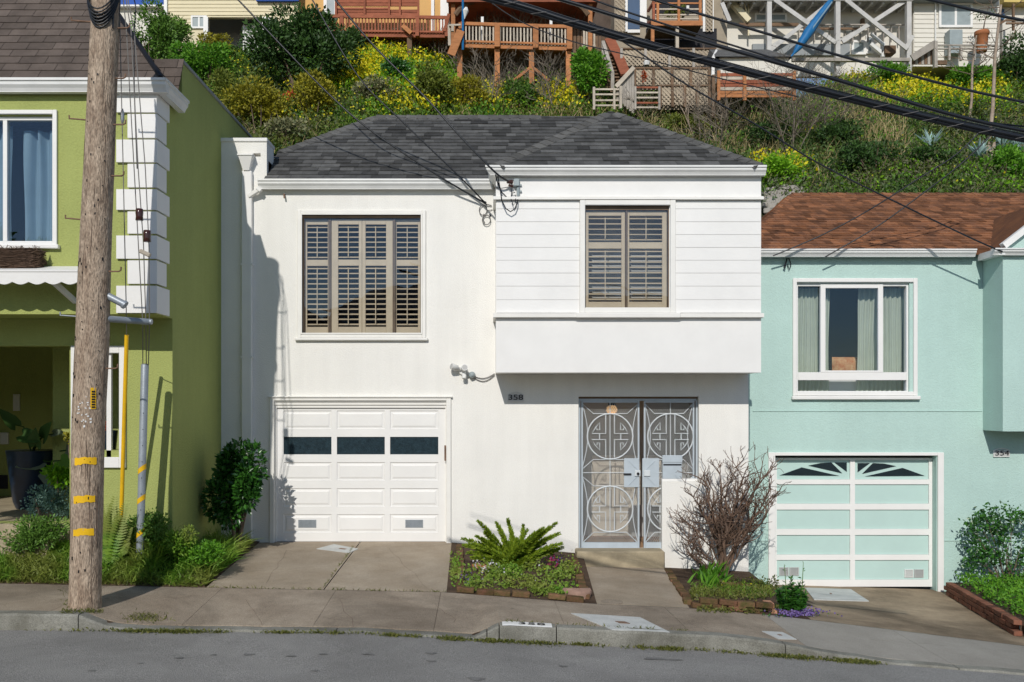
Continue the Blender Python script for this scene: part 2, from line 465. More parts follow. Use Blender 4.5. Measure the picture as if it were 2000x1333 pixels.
    def wall(s, x0, x1, z0, z1, holes, yf, yb):
        """wall slab facing -y with rectangular openings and their reveals"""
        xs = sorted({x0, x1, *[h[0] for h in holes], *[h[1] for h in holes]})
        zs = sorted({z0, z1, *[h[2] for h in holes], *[h[3] for h in holes]})
        xs = [x for x in xs if x0 <= x <= x1]; zs = [z for z in zs if z0 <= z <= z1]
        def solid(i, j):
            if i < 0 or j < 0 or i >= len(xs) - 1 or j >= len(zs) - 1: return False
            cx, cz = (xs[i] + xs[i + 1]) / 2, (zs[j] + zs[j + 1]) / 2
            return not any(h[0] < cx < h[1] and h[2] < cz < h[3] for h in holes)
        for i in range(len(xs) - 1):
            for j in range(len(zs) - 1):
                if not solid(i, j): continue
                a, b, c, d = xs[i], xs[i + 1], zs[j], zs[j + 1]
                s.add([(a, yf, c), (b, yf, c), (b, yf, d), (a, yf, d)], [(0, 1, 2, 3)])
                s.add([(a, yb, c), (b, yb, c), (b, yb, d), (a, yb, d)], [(3, 2, 1, 0)])
                if not solid(i - 1, j): s.add([(a, yf, c), (a, yf, d), (a, yb, d), (a, yb, c)], [(0, 1, 2, 3)])
                if not solid(i + 1, j): s.add([(b, yf, c), (b, yb, c), (b, yb, d), (b, yf, d)], [(0, 1, 2, 3)])
                if not solid(i, j - 1): s.add([(a, yf, c), (a, yb, c), (b, yb, c), (b, yf, c)], [(0, 1, 2, 3)])
                if not solid(i, j + 1): s.add([(a, yf, d), (b, yf, d), (b, yb, d), (a, yb, d)], [(0, 1, 2, 3)])
        return s
    def frame(s, x0, x1, z0, z1, w, yf, yb, ch=0.0, wt=None, wb=None):
        """four butted bars round an opening (outer size given)"""
        wt = w if wt is None else wt; wb = w if wb is None else wb
        s.box(x0, x0 + w, yf, yb, z0, z1, ch); s.box(x1 - w, x1, yf, yb, z0, z1, ch)
        s.box(x0 + w, x1 - w, yf + .001, yb, z1 - wt, z1 - .001, ch); s.box(x0 + w, x1 - w, yf + .001, yb, z0 + .001, z0 + wb, ch)
        return s
    def mesh(s, name, org=(0, 0, 0)):
        me = bpy.data.meshes.new(name)
        me.from_pydata([(x - org[0], y - org[1], z - org[2]) for x, y, z in s.v], [], s.f)
        me.update()
        return me

def world_loc(o):
    v = Vector((0, 0, 0))
    while o: v += o.location; o = o.parent
    return v

def link(name, me, m, parent=None, smooth=False, **props):
    o = bpy.data.objects.new(name, me)
    COL.objects.link(o)
    if m and not me.materials: me.materials.append(m)
    if parent: o.parent = parent
    if smooth:
        me.polygons.foreach_set('use_smooth', [True] * len(me.polygons))
    for k, v in props.items():
        if v is not None: o[k] = v
    return o

def part(parent, name, mb, m, smooth=False, **props):
    return link(name, mb.mesh(name, world_loc(parent)), m, parent, smooth, **props)

def thing(name, label, cat, loc, group=None):
    o = bpy.data.objects.new(name, None)
    o.empty_display_size = 0.2
    COL.objects.link(o)
    o.location = loc
    o['label'] = label; o['category'] = cat
    if group: o['group'] = group
    return o

def solo(name, mb, m, label, cat, smooth=False, group=None, loc=None):
    loc = loc or mb.v[0]
    o = link(name, mb.mesh(name, loc), m, None, smooth, label=label, category=cat, group=group)
    o.location = loc
    return o

def structure(name, mb, m, smooth=False, parent=None):
    if parent: return part(parent, name, mb, m, smooth)
    return link(name, mb.mesh(name), m, None, smooth, kind='structure')

def copies(parent, name, me, m, mats_list):
    """many alike pieces sharing one mesh; each 4x4 matrix is in world space"""
    off = world_loc(parent)
    out = []
    for M in mats_list:
        o = bpy.data.objects.new(name, me)
        COL.objects.link(o)
        o.parent = parent
        o.matrix_local = Matrix.Translation(-off) @ M
        out.append(o)
    if m and not me.materials: me.materials.append(m)
    return out

def text_mesh(t, size, depth=0.004):
    cu = bpy.data.curves.new('lettering', 'FONT')
    cu.body = t; cu.size = size; cu.extrude = depth; cu.align_x = 'CENTER'; cu.align_y = 'CENTER'
    o = bpy.data.objects.new('lettering', cu)
    COL.objects.link(o)
    dg = bpy.context.evaluated_depsgraph_get()
    me = bpy.data.meshes.new_from_object(o.evaluated_get(dg))
    bpy.data.objects.remove(o)
    return me

def np_mesh(name, V, F):
    """V (n,3), F (m,k) constant k"""
    me = bpy.data.meshes.new(name)
    k = F.shape[1]
    me.vertices.add(len(V)); me.vertices.foreach_set('co', np.asarray(V, dtype=np.float32).ravel())
    me.loops.add(F.size); me.loops.foreach_set('vertex_index', F.astype(np.int32).ravel())
    me.polygons.add(len(F))
    me.polygons.foreach_set('loop_start', np.arange(0, F.size, k, dtype=np.int32))
    me.polygons.foreach_set('loop_total', np.full(len(F), k, dtype=np.int32))
    me.update(calc_edges=True)
    return me

def unit(a): return a / np.maximum(np.linalg.norm(a, axis=1, keepdims=True), 1e-9)

SUNWARD = np.array([-0.15, -0.75, 0.6])
def leaves(P, Dr, Ln, Wd, fold=0.25, nrm=None):
    """folded rhombus leaves -> (V, F)"""
    n = len(P)
    Dr = unit(Dr)
    if nrm is None: nrm = unit(NR.normal(size=(n, 3)) * 0.75 + SUNWARD * 1.1)   # leaves turn towards the light
    s = unit(np.cross(Dr, nrm)); u = np.cross(s, Dr)
    Ln = np.broadcast_to(np.asarray(Ln, float).reshape(-1, 1), (n, 1)); Wd = np.broadcast_to(np.asarray(Wd, float).reshape(-1, 1), (n, 1))
    a = P; t = P + Dr * Ln
    m = P + Dr * Ln * 0.45 + u * Wd * fold
    l = m + s * Wd * 0.5; r = m - s * Wd * 0.5
    V = np.stack([a, r, t, l], 1).reshape(-1, 3)
    b = np.arange(n)[:, None] * 4
    F = np.concatenate([b + np.array([[0, 1, 2]]), b + np.array([[0, 2, 3]])], 0)
    return V, F

def blades(P, Dr, Ln, Wd, droop=0.4):
    """grass blades bent over: 2 quads + tip as tris"""
    n = len(P)
    Dr = unit(Dr)
    s = unit(np.cross(Dr, NR.normal(size=(n, 3))))
    out = Dr * np.array([1, 1, 0]); out = unit(out + NR.normal(size=(n, 3)) * np.array([0.3, 0.3, 0]))
    Ln = np.asarray(Ln, float).reshape(-1, 1) * np.ones((n, 1)); Wd = np.asarray(Wd, float).reshape(-1, 1) * np.ones((n, 1))
    p1 = P + Dr * Ln * 0.55
    p2 = p1 + unit(Dr * (1 - droop) + out * droop + np.array([0, 0, -0.2 * droop])) * Ln * 0.45
    V = np.stack([P - s * Wd * .5, P + s * Wd * .5, p1 + s * Wd * .4, p1 - s * Wd * .4, p2], 1).reshape(-1, 3)
    b = np.arange(n)[:, None] * 5
    F = np.concatenate([b + np.array([[0, 1, 2]]), b + np.array([[0, 2, 3]]), b + np.array([[3, 2, 4]])], 0)
    return V, F

def merge(lst):
    Vs, Fs, o = [], [], 0
    for V, F in lst:
        Vs.append(V); Fs.append(F + o); o += len(V)
    return np.concatenate(Vs), np.concatenate(Fs)

def leaf_obj(name, VF, m, parent=None, **props):
    V, F = VF
    if parent: V = V - np.array(world_loc(parent))
    return link(name, np_mesh(name, V, F), m, parent, **props)

def crown_points(c, rad, n, lobes=9, hollow=0.45, seed=None, flat=0.0):
    """points in a lumpy crown: several overlapping lobes, leaves mostly near their skins"""
    g = np.random.default_rng(seed if seed is not None else R.randrange(1 << 30))
    c = np.array(c, float); rad = np.array(rad, float)
    L = unit(g.normal(size=(lobes, 3))) * g.uniform(0.3, 0.75, (lobes, 1))
    L[:, 2] = np.where(L[:, 2] < -0.3, -L[:, 2] * 0.5, L[:, 2])
    lr = g.uniform(0.28, 0.5, lobes)
    k = g.integers(0, lobes, n)
    d = unit(g.normal(size=(n, 3)))
    q = L[k] + d * (lr[k] * g.uniform(hollow, 1.0, n) ** 0.6)[:, None]
    return c + q * rad, d

def shrub(name, label, cat, base, rad, n, leaf, m, group=None, lift=None, lobes=9, stems=5, stem_m=None, seed=None, ratio=0.5, hollow=0.45):
    """leafy plant: stems + foliage"""
    t = thing(name, label, cat, base, group)
    rx, ry, rz = rad
    lift = rz * 0.85 if lift is None else lift
    c = (base[0], base[1], base[2] + lift)
    P, d = crown_points(c, rad, n, lobes, seed=seed, hollow=hollow)
    Dr = d + NR.normal(size=(n, 3)) * 0.6 + np.array([0, -0.1, 0.25])
    sz = NR.uniform(0.6, 1.25, n) * leaf
    leaf_obj('foliage', leaves(P, Dr, sz, sz * ratio), m, t)
    mb = MB()
    for i in range(stems):
        a = R.uniform(0, 6.28)
        q = (c[0] + math.cos(a) * rx * 0.5, c[1] + math.sin(a) * ry * 0.5, c[2] + R.uniform(-.2, .4) * rz)
        b = (base[0] + math.cos(a) * rx * 0.08, base[1] + math.sin(a) * ry * 0.08, base[2] - 0.1)
        mid = tuple((b[j] * 0.5 + q[j] * 0.5) + R.uniform(-.06, .06) * rx for j in range(3))
        mb.tube([b, mid, q], 0.03 * max(rx, rz) + .006, 5, 0.008)
    part(t, 'stem', mb, stem_m or twig_dark, True)
    return t

def branch_tree(mb, p, d, L, r, depth, spread=0.5, up=0.12, seg=3, kids=(2, 4), shrink=0.72, n=4, rmin=0.002, tips=None):
    pts = [Vector(p)]; d = Vector(d).normalized()
    for i in range(seg):
        d = (d + Vector((R.gauss(0, .13), R.gauss(0, .13), R.gauss(0, .10) + up * .5))).normalized()
        pts.append(pts[-1] + d * L / seg)
    r2 = max(r * 0.62, rmin)
    mb.tube(pts, r, n, r2)
    if depth <= 0:
        if tips is not None: tips.append(pts[-1])
        return
    for k in range(R.randint(*kids)):
        i = R.randint(1, seg) if k else seg
        nd = (d + Vector((R.gauss(0, spread), R.gauss(0, spread), R.gauss(0, spread * .7) + up))).normalized()
        branch_tree(mb, pts[i], nd, L * shrink * R.uniform(.75, 1.15), r2, depth - 1, spread, up, seg, kids, shrink, n if r2 > .006 else 3, rmin, tips)

# ================================================================ SETTING: road, pavement, drives, hill
DC, DB = 8.85, 10.35            # metres from the lens to the kerb face and to the back of the pavement
YC, YB = DC - CAMD, DB - CAMD
def lerp_tab(x, tab):
    if x <= tab[0][0]: a, b = tab[0], tab[1]
    elif x >= tab[-1][0]: a, b = tab[-2], tab[-1]
    else:
        for a, b in zip(tab, tab[1:]):
            if a[0] <= x <= b[0]: break
    t = (x - a[0]) / (b[0] - a[0])
    return a[1] + t * (b[1] - a[1])
ROAD = [(-12, -.20), (-4.28, -.217), (-1.276, -.247), (.225, -.332), (2.18, -.417), (3.83, -.543), (5.23, -.658), (9, -.96)]
BACK = [(-12, -.03), (-5.59, -.058), (-3.24, -.105), (-.5, -.158), (1.23, -.293), (2.28, -.34), (3.31, -.428), (6.12, -.773), (9, -1.04)]
LIP = [(-12, .16), (-4.05, .16), (-3.75, .05), (-3.4, .022), (-.15, .022), (.1, .15), (.16, .165), (2.6, .145), (3.4, .06), (3.95, .02), (7.4, .02), (7.8, .15), (12, .15)]
zroad = lambda x: lerp_tab(x, ROAD)
zback = lambda x: lerp_tab(x, BACK)
ztop = lambda x: zroad(x) + lerp_tab(x, LIP)
def zside(x, y):
    t = (y - YC) / (YB - YC)
    return ztop(x) * (1 - t) + zback(x) * t

xs_road = [-60, -30, -12] + [-11 + .25 * i for i in range(89)] + [14, 30, 60]
mb = MB()
ys_road = [-45, -20, -12, -9, -7.5, -6.5, -5.5, -4.7, -4.2, YC + .02]
def road_pt(x, y):
    xx = max(-14, min(12, x))
    crown = .03 * math.sin(min(1, max(0, (YC - y) / 4)) * math.pi / 2)
    return (x, y, zroad(xx) + crown)
n = len(xs_road)
mb.add([road_pt(x, y) for y in ys_road for x in xs_road], [(j * n + i, j * n + i + 1, (j + 1) * n + i + 1, (j + 1) * n + i) for j in range(len(ys_road) - 1) for i in range(n - 1)])
structure('road', mb, asphalt, True)

oil = mat('oil_stain', (0.185, 0.182, 0.174), 0.85, 0.2, 8, 0.4, 110, 0.25, fine=0.3)
for (px, py, w_) in ((350, 1284, .07), (418, 1278, .05), (485, 1277, .08), (568, 1280, .07), (632, 1276, .06), (720, 1276, .09), (842, 1274, .08), (842, 1290, .07), (275, 1295, .04), (1290, 1285, .30), (930, 1326, .12), (615, 1310, .05), (1100, 1300, .06), (180, 1310, .05)):
    D = 8.0
    for _ in range(20):
        x = SX(px, D); D = (ZC - zroad(x) - .02) * FPX / (py - YH)
    y = D - CAMD; pts_ = []
    for k in range(14):
        a = 2 * math.pi * k / 14; rr = w_ * .62 * (1 + .25 * math.sin(3 * a + px) + R.uniform(-.1, .1)); xx, yy = x + rr * math.cos(a), y + rr * math.sin(a) * (.6 if w_ < .2 else .2)
        crown = .03 * math.sin(min(1, max(0, (YC - yy) / 4)) * math.pi / 2); pts_.append((xx, yy, zroad(xx) + crown + .006))
    part(bpy.data.objects['road'], 'oil_spot', MB().add(pts_, [tuple(range(14))]), oil)
mb = MB()
mb.box(-300, 300, -300, 300, -2.2, -2.0)
structure('ground', mb, soil)

# pavement, slab by slab
pave = bpy.data.objects.new('sidewalk', None); COL.objects.link(pave); pave['kind'] = 'structure'
edges = [-9.6, -8.2, -6.9, -5.6, -4.35, -3.05, -1.75, -.55, .75, 2.0, 3.15, 4.6, 6.1, 7.6, 9.2]
for a, b in zip(edges, edges[1:]):
    mb = MB(); g = .002
    nu = 10
    top = lambda u, v: (a + g + (b - a - 2 * g) * u, YC + .152 + (YB - YC - .156) * v, zside(a + g + (b - a - 2 * g) * u, YC + .152 + (YB - YC - .156) * v))
    mb.grid(top, nu, 4)
    k = len(mb.v)
    # sides
    ring = [i for i in range(nu + 1)] + [nu + (nu + 1) * j for j in range(1, 5)] + [(nu + 1) * 4 + i for i in range(nu - 1, -1, -1)] + [(nu + 1) * j for j in range(3, 0, -1)]
    low = [(mb.v[i][0], mb.v[i][1], mb.v[i][2] - .12) for i in ring]
    base = len(mb.v); mb.v += low; q = len(ring)
    mb.f += [(ring[i], base + i, base + (i + 1) % q, ring[(i + 1) % q]) for i in range(q)]
    part(pave, 'slab', mb, concrete_new if a >= 3.1 else concrete_side)
mb = MB()
mb.grid(lambda u, v: (-9.6 + 18.8 * u, YC + .1 + (YB - YC) * v, zside(-9.6 + 18.8 * u, YC + .1 + (YB - YC) * v) - .02), 60, 3)
structure('sidewalk_bedding', mb, soil)

# kerb, length by length
kerb = bpy.data.objects.new('kerb', None); COL.objects.link(kerb); kerb['kind'] = 'structure'
kx = [-9.6, -7.4, -5.6, -4.02, -3.0, -1.5, -.02, .1, .66, 2.9, 4.6, 6.2, 7.8, 9.2]
for a, b in zip(kx, kx[1:]):
    mb = MB(); nu = max(2, int((b - a) / .12)); g = .005
    prof = [(0, -.30), (0.004, -.02), (.018, 0), (.148, 0), (.148, -.30)]
    vsn = []
    for i in range(nu + 1):
        x = a + g + (b - a - 2 * g) * i / nu
        jit = .004 * math.sin(x * 9.1) + .003 * math.sin(x * 23)
        for (dy, dz) in prof: vsn.append((x, YC + dy + (jit if dy < .02 else 0), ztop(x) + dz + (jit * .6 if dz > -.1 else 0)))
    p = len(prof)
    fs = [(i * p + j, i * p + j + 1, (i + 1) * p + j + 1, (i + 1) * p + j) for i in range(nu) for j in range(p - 1)]
    fs = [f[::-1] for f in fs]
    fs += [tuple(range(p)), tuple(nu * p + j for j in range(p - 1, -1, -1))]
    mb.add(vsn, fs)
    kb = part(kerb, 'kerb_stone', mb, concrete_kerb)
    if abs(a - .1) < .01:
        mb = MB()
        mb.grid(lambda u, v: (a + .03 + (b - a - .07) * u, YC + .008 + .135 * v, ztop(a + .03 + (b - a - .07) * u) + .0062 + (0.0 if v > 0 else -.008)), 6, 6)
        part(kerb, 'painted_patch', mb, plastic_white)
        me = text_mesh('358', .15, .001)
        o = link('painted_number', me, black_paint, kerb)
        xm = a + .32
        o.location = (xm, YC + .072, ztop(xm) + .0095)
        sl = math.atan2(ztop(xm + .2) - ztop(xm - .2), .4)
        o.rotation_euler = (0, -sl, 0)
        o.scale = (1.25, .78, 1)

# generic sloping strip between two front/back edges
def strip(mb, fl, fr, bl, br, nu=8, nv=8, zf=None, th=.12):
    def fn(u, v):
        x = (fl[0] * (1 - u) + fr[0] * u) * (1 - v) + (bl[0] * (1 - u) + br[0] * u) * v
        y = (fl[1] * (1 - u) + fr[1] * u) * (1 - v) + (bl[1] * (1 - u) + br[1] * u) * v
        z0 = zf(x) if zf else fl[2] * (1 - u) + fr[2] * u
        z = z0 * (1 - v) + (bl[2] * (1 - u) + br[2] * u) * v
        return (x, y, z)
    mb.grid(fn, nu, nv)
    return mb
drive = bpy.data.objects.new('driveway', None); COL.objects.link(drive); drive['kind'] = 'structure'
Yb = YB + .006
m0, m1 = (SX(632, DB), Yb), (SX(705, 13.1), .12)
part(drive, 'slab', strip(MB(), (SX(402, DB), Yb, 0), (m0[0] - .006, Yb, 0), (SX(505, 13), .12, .003), (m1[0] - .006, .12, .003), zf=zback), concrete_drive)
part(drive, 'slab', strip(MB(), (m0[0] + .006, Yb, 0), (SX(872, DB), Yb, 0), (m1[0] + .006, .12, .003), (SX(882, 13), .12, .003), zf=zback), concrete_drive)
path = strip(MB(), (SX(1166, DB), Yb, 0), (SX(1347, DB), Yb, 0), (SX(1138, 12.7), -.28, -.285), (SX(1296, 12.7), -.28, -.315), zf=zback)
structure('entry_path', path, concrete_drive)
td = strip(MB(), (SX(1585, DB), Yb, 0), (SX(2075, DB), Yb, 0), (SX(1496, 14.1), 1.25, -.85), (SX(1850, 14.1), 1.25, -.94), zf=zback)
structure('neighbour_driveway', td, concrete_dark)

# yards and beds (soil)
mb = MB()
strip(mb, (-9, Yb, 0), (SX(402, DB), Yb, 0), (-9, -1.98, .30), (-3.85, -1.98, .22), 14, 5, zback)
strip(mb, (-3.87, -2.0, .22), (SX(415, DB + .2), -2.25, -.13), (-3.87, .1, .06), (SX(507, 13), .1, .02), 4, 6)
structure('planting_strip', mb, soil)
mb = MB()
strip(mb, (SX(872, DB), Yb, 0), (SX(1166, DB), Yb, 0), (SX(882, 13), .02, .0), (SX(1138, 13), .02, -.16), 10, 8, lambda x: zback(x) + .0)
strip(mb, (SX(1347, DB), Yb, 0), (SX(1585, DB), Yb, 0), (SX(1296, 13), .02, -.36), (3.74, .02, -.42), 8, 8, lambda x: zback(x) + .0)
strip(mb, (3.74, -1.2, -.5), (SX(1585, 12), -1.2, -.62), (3.74, 1.15, -.75), (SX(1500, 14.1), 1.15, -.83), 4, 4)
structure('bed_soil', mb, soil)

# flat plates and caps let into the paving
def plate(pts, mtl, label, cat, th=.006, name='utility_cover', seam=None):
    mb = MB()
    up = [Vector(p) for p in pts]
    nn = (up[1] - up[0]).cross(up[3] - up[0]).normalized()
    mb.add([p + nn * .007 for p in up] + [p - nn * .03 for p in up], [(0, 1, 2, 3), (0, 4, 5, 1), (1, 5, 6, 2), (2, 6, 7, 3), (3, 7, 4, 0)])
    t = thing(name, label, cat, tuple(up[0]))
    part(t, 'plate', mb, mtl)
    c = sum(up, Vector()) / 4
    mb = MB(); mb.obox(c + nn * .0085 + (up[1] - up[0]) * (seam or 0), (up[1] - up[0]) * .09, (up[3] - up[0]) * .06, nn * .003)
    part(t, 'lift_slot', mb, rust_steel)
    return t
def on_drive(px, py):
    """point on the drive slab seen at that spot: solve depth between pavement and door"""
    D = 11.8
    for _ in range(30):
        x = SX(px, D); t = (D - CAMD - Yb) / (.12 - Yb)
        z = zback(x) * (1 - t) + .003 * t
        D = (ZC - z) * FPX / (py - YH)
    return (SX(px, D), D - CAMD, z)
def on_side(px, py):
    D = 9.8
    for _ in range(30):
        x = SX(px, D); z = zside(x, D - CAMD)
        D = (ZC - z) * FPX / (py - YH)
    return (SX(px, D), D - CAMD, z)
def on_tdrive(px, py):
    D = 12
    for _ in range(40):
        x = SX(px, D); t = (D - CAMD - Yb) / (1.25 - Yb)
        z = zback(x) * (1 - t) + (-.85 - .09 * (x - 4.3) / 2.8) * t
        D = (ZC - z) * FPX / (py - YH)
    return (SX(px, D), D - CAMD, z)
plate([on_drive(618, 1073), on_drive(682, 1081), on_drive(700, 1073), on_drive(652, 1064)], cover_light, 'pale concrete cover let into the driveway at the white garage door', 'utility cover', seam=.1)
plate([on_side(1195, 1231), on_side(1308, 1236), on_side(1250, 1207), on_side(1115, 1199)], cover_light, 'large pale slab set in the sidewalk just behind the kerb', 'utility cover')
plate([on_side(1520, 1249), on_side(1556, 1250), on_side(1528, 1236), on_side(1488, 1234)], cover_light, 'small pale cover in the sidewalk before the mint driveway', 'utility cover')
plate([on_tdrive(1590, 1172), on_tdrive(1697, 1175), on_tdrive(1662, 1152), on_tdrive(1572, 1149)], cover_light, 'pale concrete plate before the mint garage door', 'utility cover')
c = on_side(1195, 1178)
mb = MB(); mb.tube([(c[0], c[1] + .02, c[2] - .02), (c[0], c[1] + .02, c[2] + .012)], .13, 20)
solo('valve_cap', mb, concrete_side, 'round concrete valve cap at the foot of the entry path', 'valve cap', loc=c)

# hill behind the houses
HS, H0 = .70, -9.0
def sstep(a, b, x):
    t = max(0, min(1, (x - a) / (b - a))); return t * t * (3 - 2 * t)
def hillz(x, D):
    z = HS * D + H0 - .5 - .7 * sstep(-2.2, -1.0, x) - .7 * sstep(3, 6, x)
    if D > 36: z += -HS * (D - 36) + (D - 36) * .12
    return z + .18 * math.sin(x * .9 + D * .7) + .12 * math.sin(x * 2.1 - D * 1.3)
def hillpt(px, py):
    D = 20.0
    while D < 36.4:
        if hillz(SX(px, D), D) >= SZ(py, D): break
        D += .06
    x = SX(px, D)
    return (x, D - CAMD, hillz(x, D))
mb = MB()
mb.grid(lambda u, v: (-45 + 90 * u, 5.0 + 60 * v, hillz(-45 + 90 * u, 18 + 60 * v)), 120, 80)
structure('hill', mb, hill_soil, True)

# ================================================================ roofing
def shingle_field(roof, O, U, V, vmax, lb, rb, e, wl, th, m, n_ind, tabs=False):
    """courses of shingles on a slope; the first n_ind are objects, the rest one joined part"""
    O, U, V = Vector(O), Vector(U).normalized(), Vector(V).normalized()
    N = U.cross(V)
    slabs = []
    i = 0
    while i * e < vmax - .02:
        v0, v1 = i * e, min(i * e + e * 1.12, vmax + .01)
        L, Rr = min(lb(v0), lb(v1)), max(rb(v0), rb(v1))
        x = L - (wl[1] * .5 * (i % 2) if tabs else R.uniform(0, wl[1]))
        while x < Rr:
            w = wl[1] if tabs else R.uniform(*wl)
            a, b = x, x + w - (.006 if tabs else .003)
            x += w
            bl, br = max(a, lb(v0)), min(b, rb(v0))
            tl, tr = max(a, lb(v1)), min(b, rb(v1))
            if br - bl < .03: continue
            if tr <= tl: tl = tr = min(max((bl + br) / 2, lb(v1)), rb(v1))
            h = th * (1 if tabs else R.choice((.8, .8, 1.45)))
            dv = R.uniform(-.004, .004)
            c = [O + U * bl + V * (v0 + dv), O + U * br + V * (v0 + dv), O + U * tr + V * v1, O + U * tl + V * v1]
            H = (th * 1.3 + h, th * 1.3 + h, th * .55, th * .55)
            slabs.append(([p + N * q for p, q in zip(c, H)] + [p - N * .002 for p in c]))
        i += 1
    F = [(0, 1, 2, 3), (0, 4, 5, 1), (1, 5, 6, 2), (2, 6, 7, 3), (3, 7, 4, 0)]
    for s in slabs[:n_ind]:
        part(roof, 'shingle', MB().add(s, F), m)
    rest = slabs[n_ind:]
    if rest:
        mb = MB()
        for s in rest: mb.add(s, F)
        part(roof, 'shingles', mb, m, kind='stuff')
    return len(slabs)

def ridge_caps(roof, p, q, m, w=.13, e=.17, drop=.51):
    p, q = Vector(p), Vector(q)
    d = (q - p); L = d.length; d.normalize()
    s = d.cross(Vector((0, 0, 1))).normalized(); u = s.cross(d)
    k = int(L / e)
    for i in range(k):
        a = p + d * (i * e); b = p + d * (min((i + 1) * e + .03, L))
        t = .022
        k_ = drop * w
        vs = [a - s * w - u * k_ + u * t, a + u * t * 1.3, a + s * w - u * k_ + u * t, b - s * w - u * k_ + u * .012, b + u * .014, b + s * w - u * k_ + u * .012]
        vs += [x - u * .03 for x in vs]
        part(roof, 'ridge_cap', MB().add(vs, [(0, 1, 4, 3), (1, 2, 5, 4), (0, 6, 7, 1), (1, 7, 8, 2), (0, 3, 9, 6), (2, 8, 11, 5)]), m)

def gutter(parent, x0, x1, yf, ztop_, h, m, mitre=0.0, name='gutter'):
    """ogee gutter with its top lip; yf = outermost face"""
    prof = [(yf, ztop_), (yf - .012, ztop_ - .004), (yf - .012, ztop_ - h * .22), (yf + .004, ztop_ - h * .26), (yf + .006, ztop_ - h * .5), (yf + .03, ztop_ - h * .72),
            (yf + .045, ztop_ - h * .95), (yf + .045, ztop_ - h), (yf + .12, ztop_ - h), (yf + .12, ztop_)]
    mb = MB()
    n = len(prof)
    vs = [(x0 - (yf + .12 - y) * mitre, y, z) for y, z in prof] + [(x1, y, z) for y, z in prof]
    fs = [tuple(range(n)), tuple(range(2 * n - 1, n - 1, -1))] + [(i, i + n, (i + 1) % n + n, (i + 1) % n) for i in range(n)]
    mb.add(vs, fs)
    return part(parent, name, mb, m)

# louvred shutter panel: stiles and rails, slats, tilt rod
def shutter(win, x0, x1, z0, z1, lx0, lx1, sections, y, m, tilt=.34, rod=True):
    sh = bpy.data.objects.new('shutter', None)
    t = MB()
    zs = [z0] + [c for s in sections for c in s] + [z1]
    t.box(x0, lx0, y, y + .035, z0, z1, .003); t.box(lx1, x1, y, y + .035, z0, z1, .003)
    for a, b in zip(zs[0::2], zs[1::2]): t.box(lx0, lx1, y + .001, y + .034, a, b, .003)
    part(win, 'shutter_frame', t, m)
    sl = MB(); sl.box(-(lx1 - lx0) / 2 + .002, (lx1 - lx0) / 2 - .002, -.031, .031, -.004, .004, .003)
    me = sl.mesh('slat')
    Ms = []
    for (a, b) in sections:
        n = max(2, round((b - a) / .076)); p = (b - a) / n
        for i in range(n):
            Ms.append(Matrix.Translation(((lx0 + lx1) / 2, y + .02, a + (i + .5) * p)) @ Matrix.Rotation(tilt + R.uniform(-.03, .03), 4, 'X'))
        if rod:
            rb = MB(); rb.box((lx0 + lx1) / 2 - .006, (lx0 + lx1) / 2 + .006, y - .022, y - .010, a + .04, b - .03)
            part(win, 'tilt_rod', rb, m)
    copies(win, 'slat', me, m, Ms)
    bpy.data.objects.remove(sh)

# ================================================================ THE WHITE HOUSE
D0 = 13.0
DBAY = 12.35; YBAY = DBAY - CAMD
wh = thing('white_house', 'white stucco house with grey shingle roof, shuttered windows and a garage door', 'house', (0, 0, 0))
XL, XR = SX(432, D0), SX(1462, D0)
ZE = 5.10
h_win = RC(589, 824.5, 419, 657, D0)
h_gar = RC(533, 876, 786, 1064, D0)
h_gate1 = RC(1130, 1365, 775, 941, D0)
h_gate2 = RC(1130, 1293, 941, 1075, D0)
mb = MB()
h_g = (h_gar[0], h_gar[1], -1.5, h_gar[3])
mb.wall(XL, XR, -1.2, ZE, [h_win, (h_gar[0], h_gar[1], -.02, h_gar[3]), h_gate1, (h_gate2[0], h_gate2[1], h_gate2[2], h_gate2[3])], 0, .22)
mb.box(XR - .2, XR, .22, 6.5, -1.2, ZE); mb.box(XL, XL + .2, .22, 6.5, -1.2, ZE); mb.box(XL + .2, XR - .2, 6.3, 6.5, -1.2, ZE)
mb.box(XL + .2, XR - .2, .22, 6.3, 2.25, 2.4)      # upper floor
part(wh, 'wall', mb, white_stucco)

# parapet pier with scupper and conductor head
pr = RC(432, 521, 270, 372, D0)
mb = MB(); mb.wall(pr[0], pr[1], ZE, pr[3] - .055, [RC(495, 509, 299.5, 306.5, D0)], .0, .1)
mb.box(pr[0], pr[1], .1, .62, ZE, pr[3] - .3)
mb.poly_prism_y([(pr[0], ZE), (pr[1], ZE), (pr[1], pr[3] - .055), (pr[0], pr[3] - .055)], .1005, .42)
par = part(wh, 'parapet', mb, white_stucco)
mb = MB(); mb.box(pr[0] - .01, pr[1] + .012, -.02, .44, pr[3] - .055, pr[3], .008); part(par, 'coping', mb, white_paint)
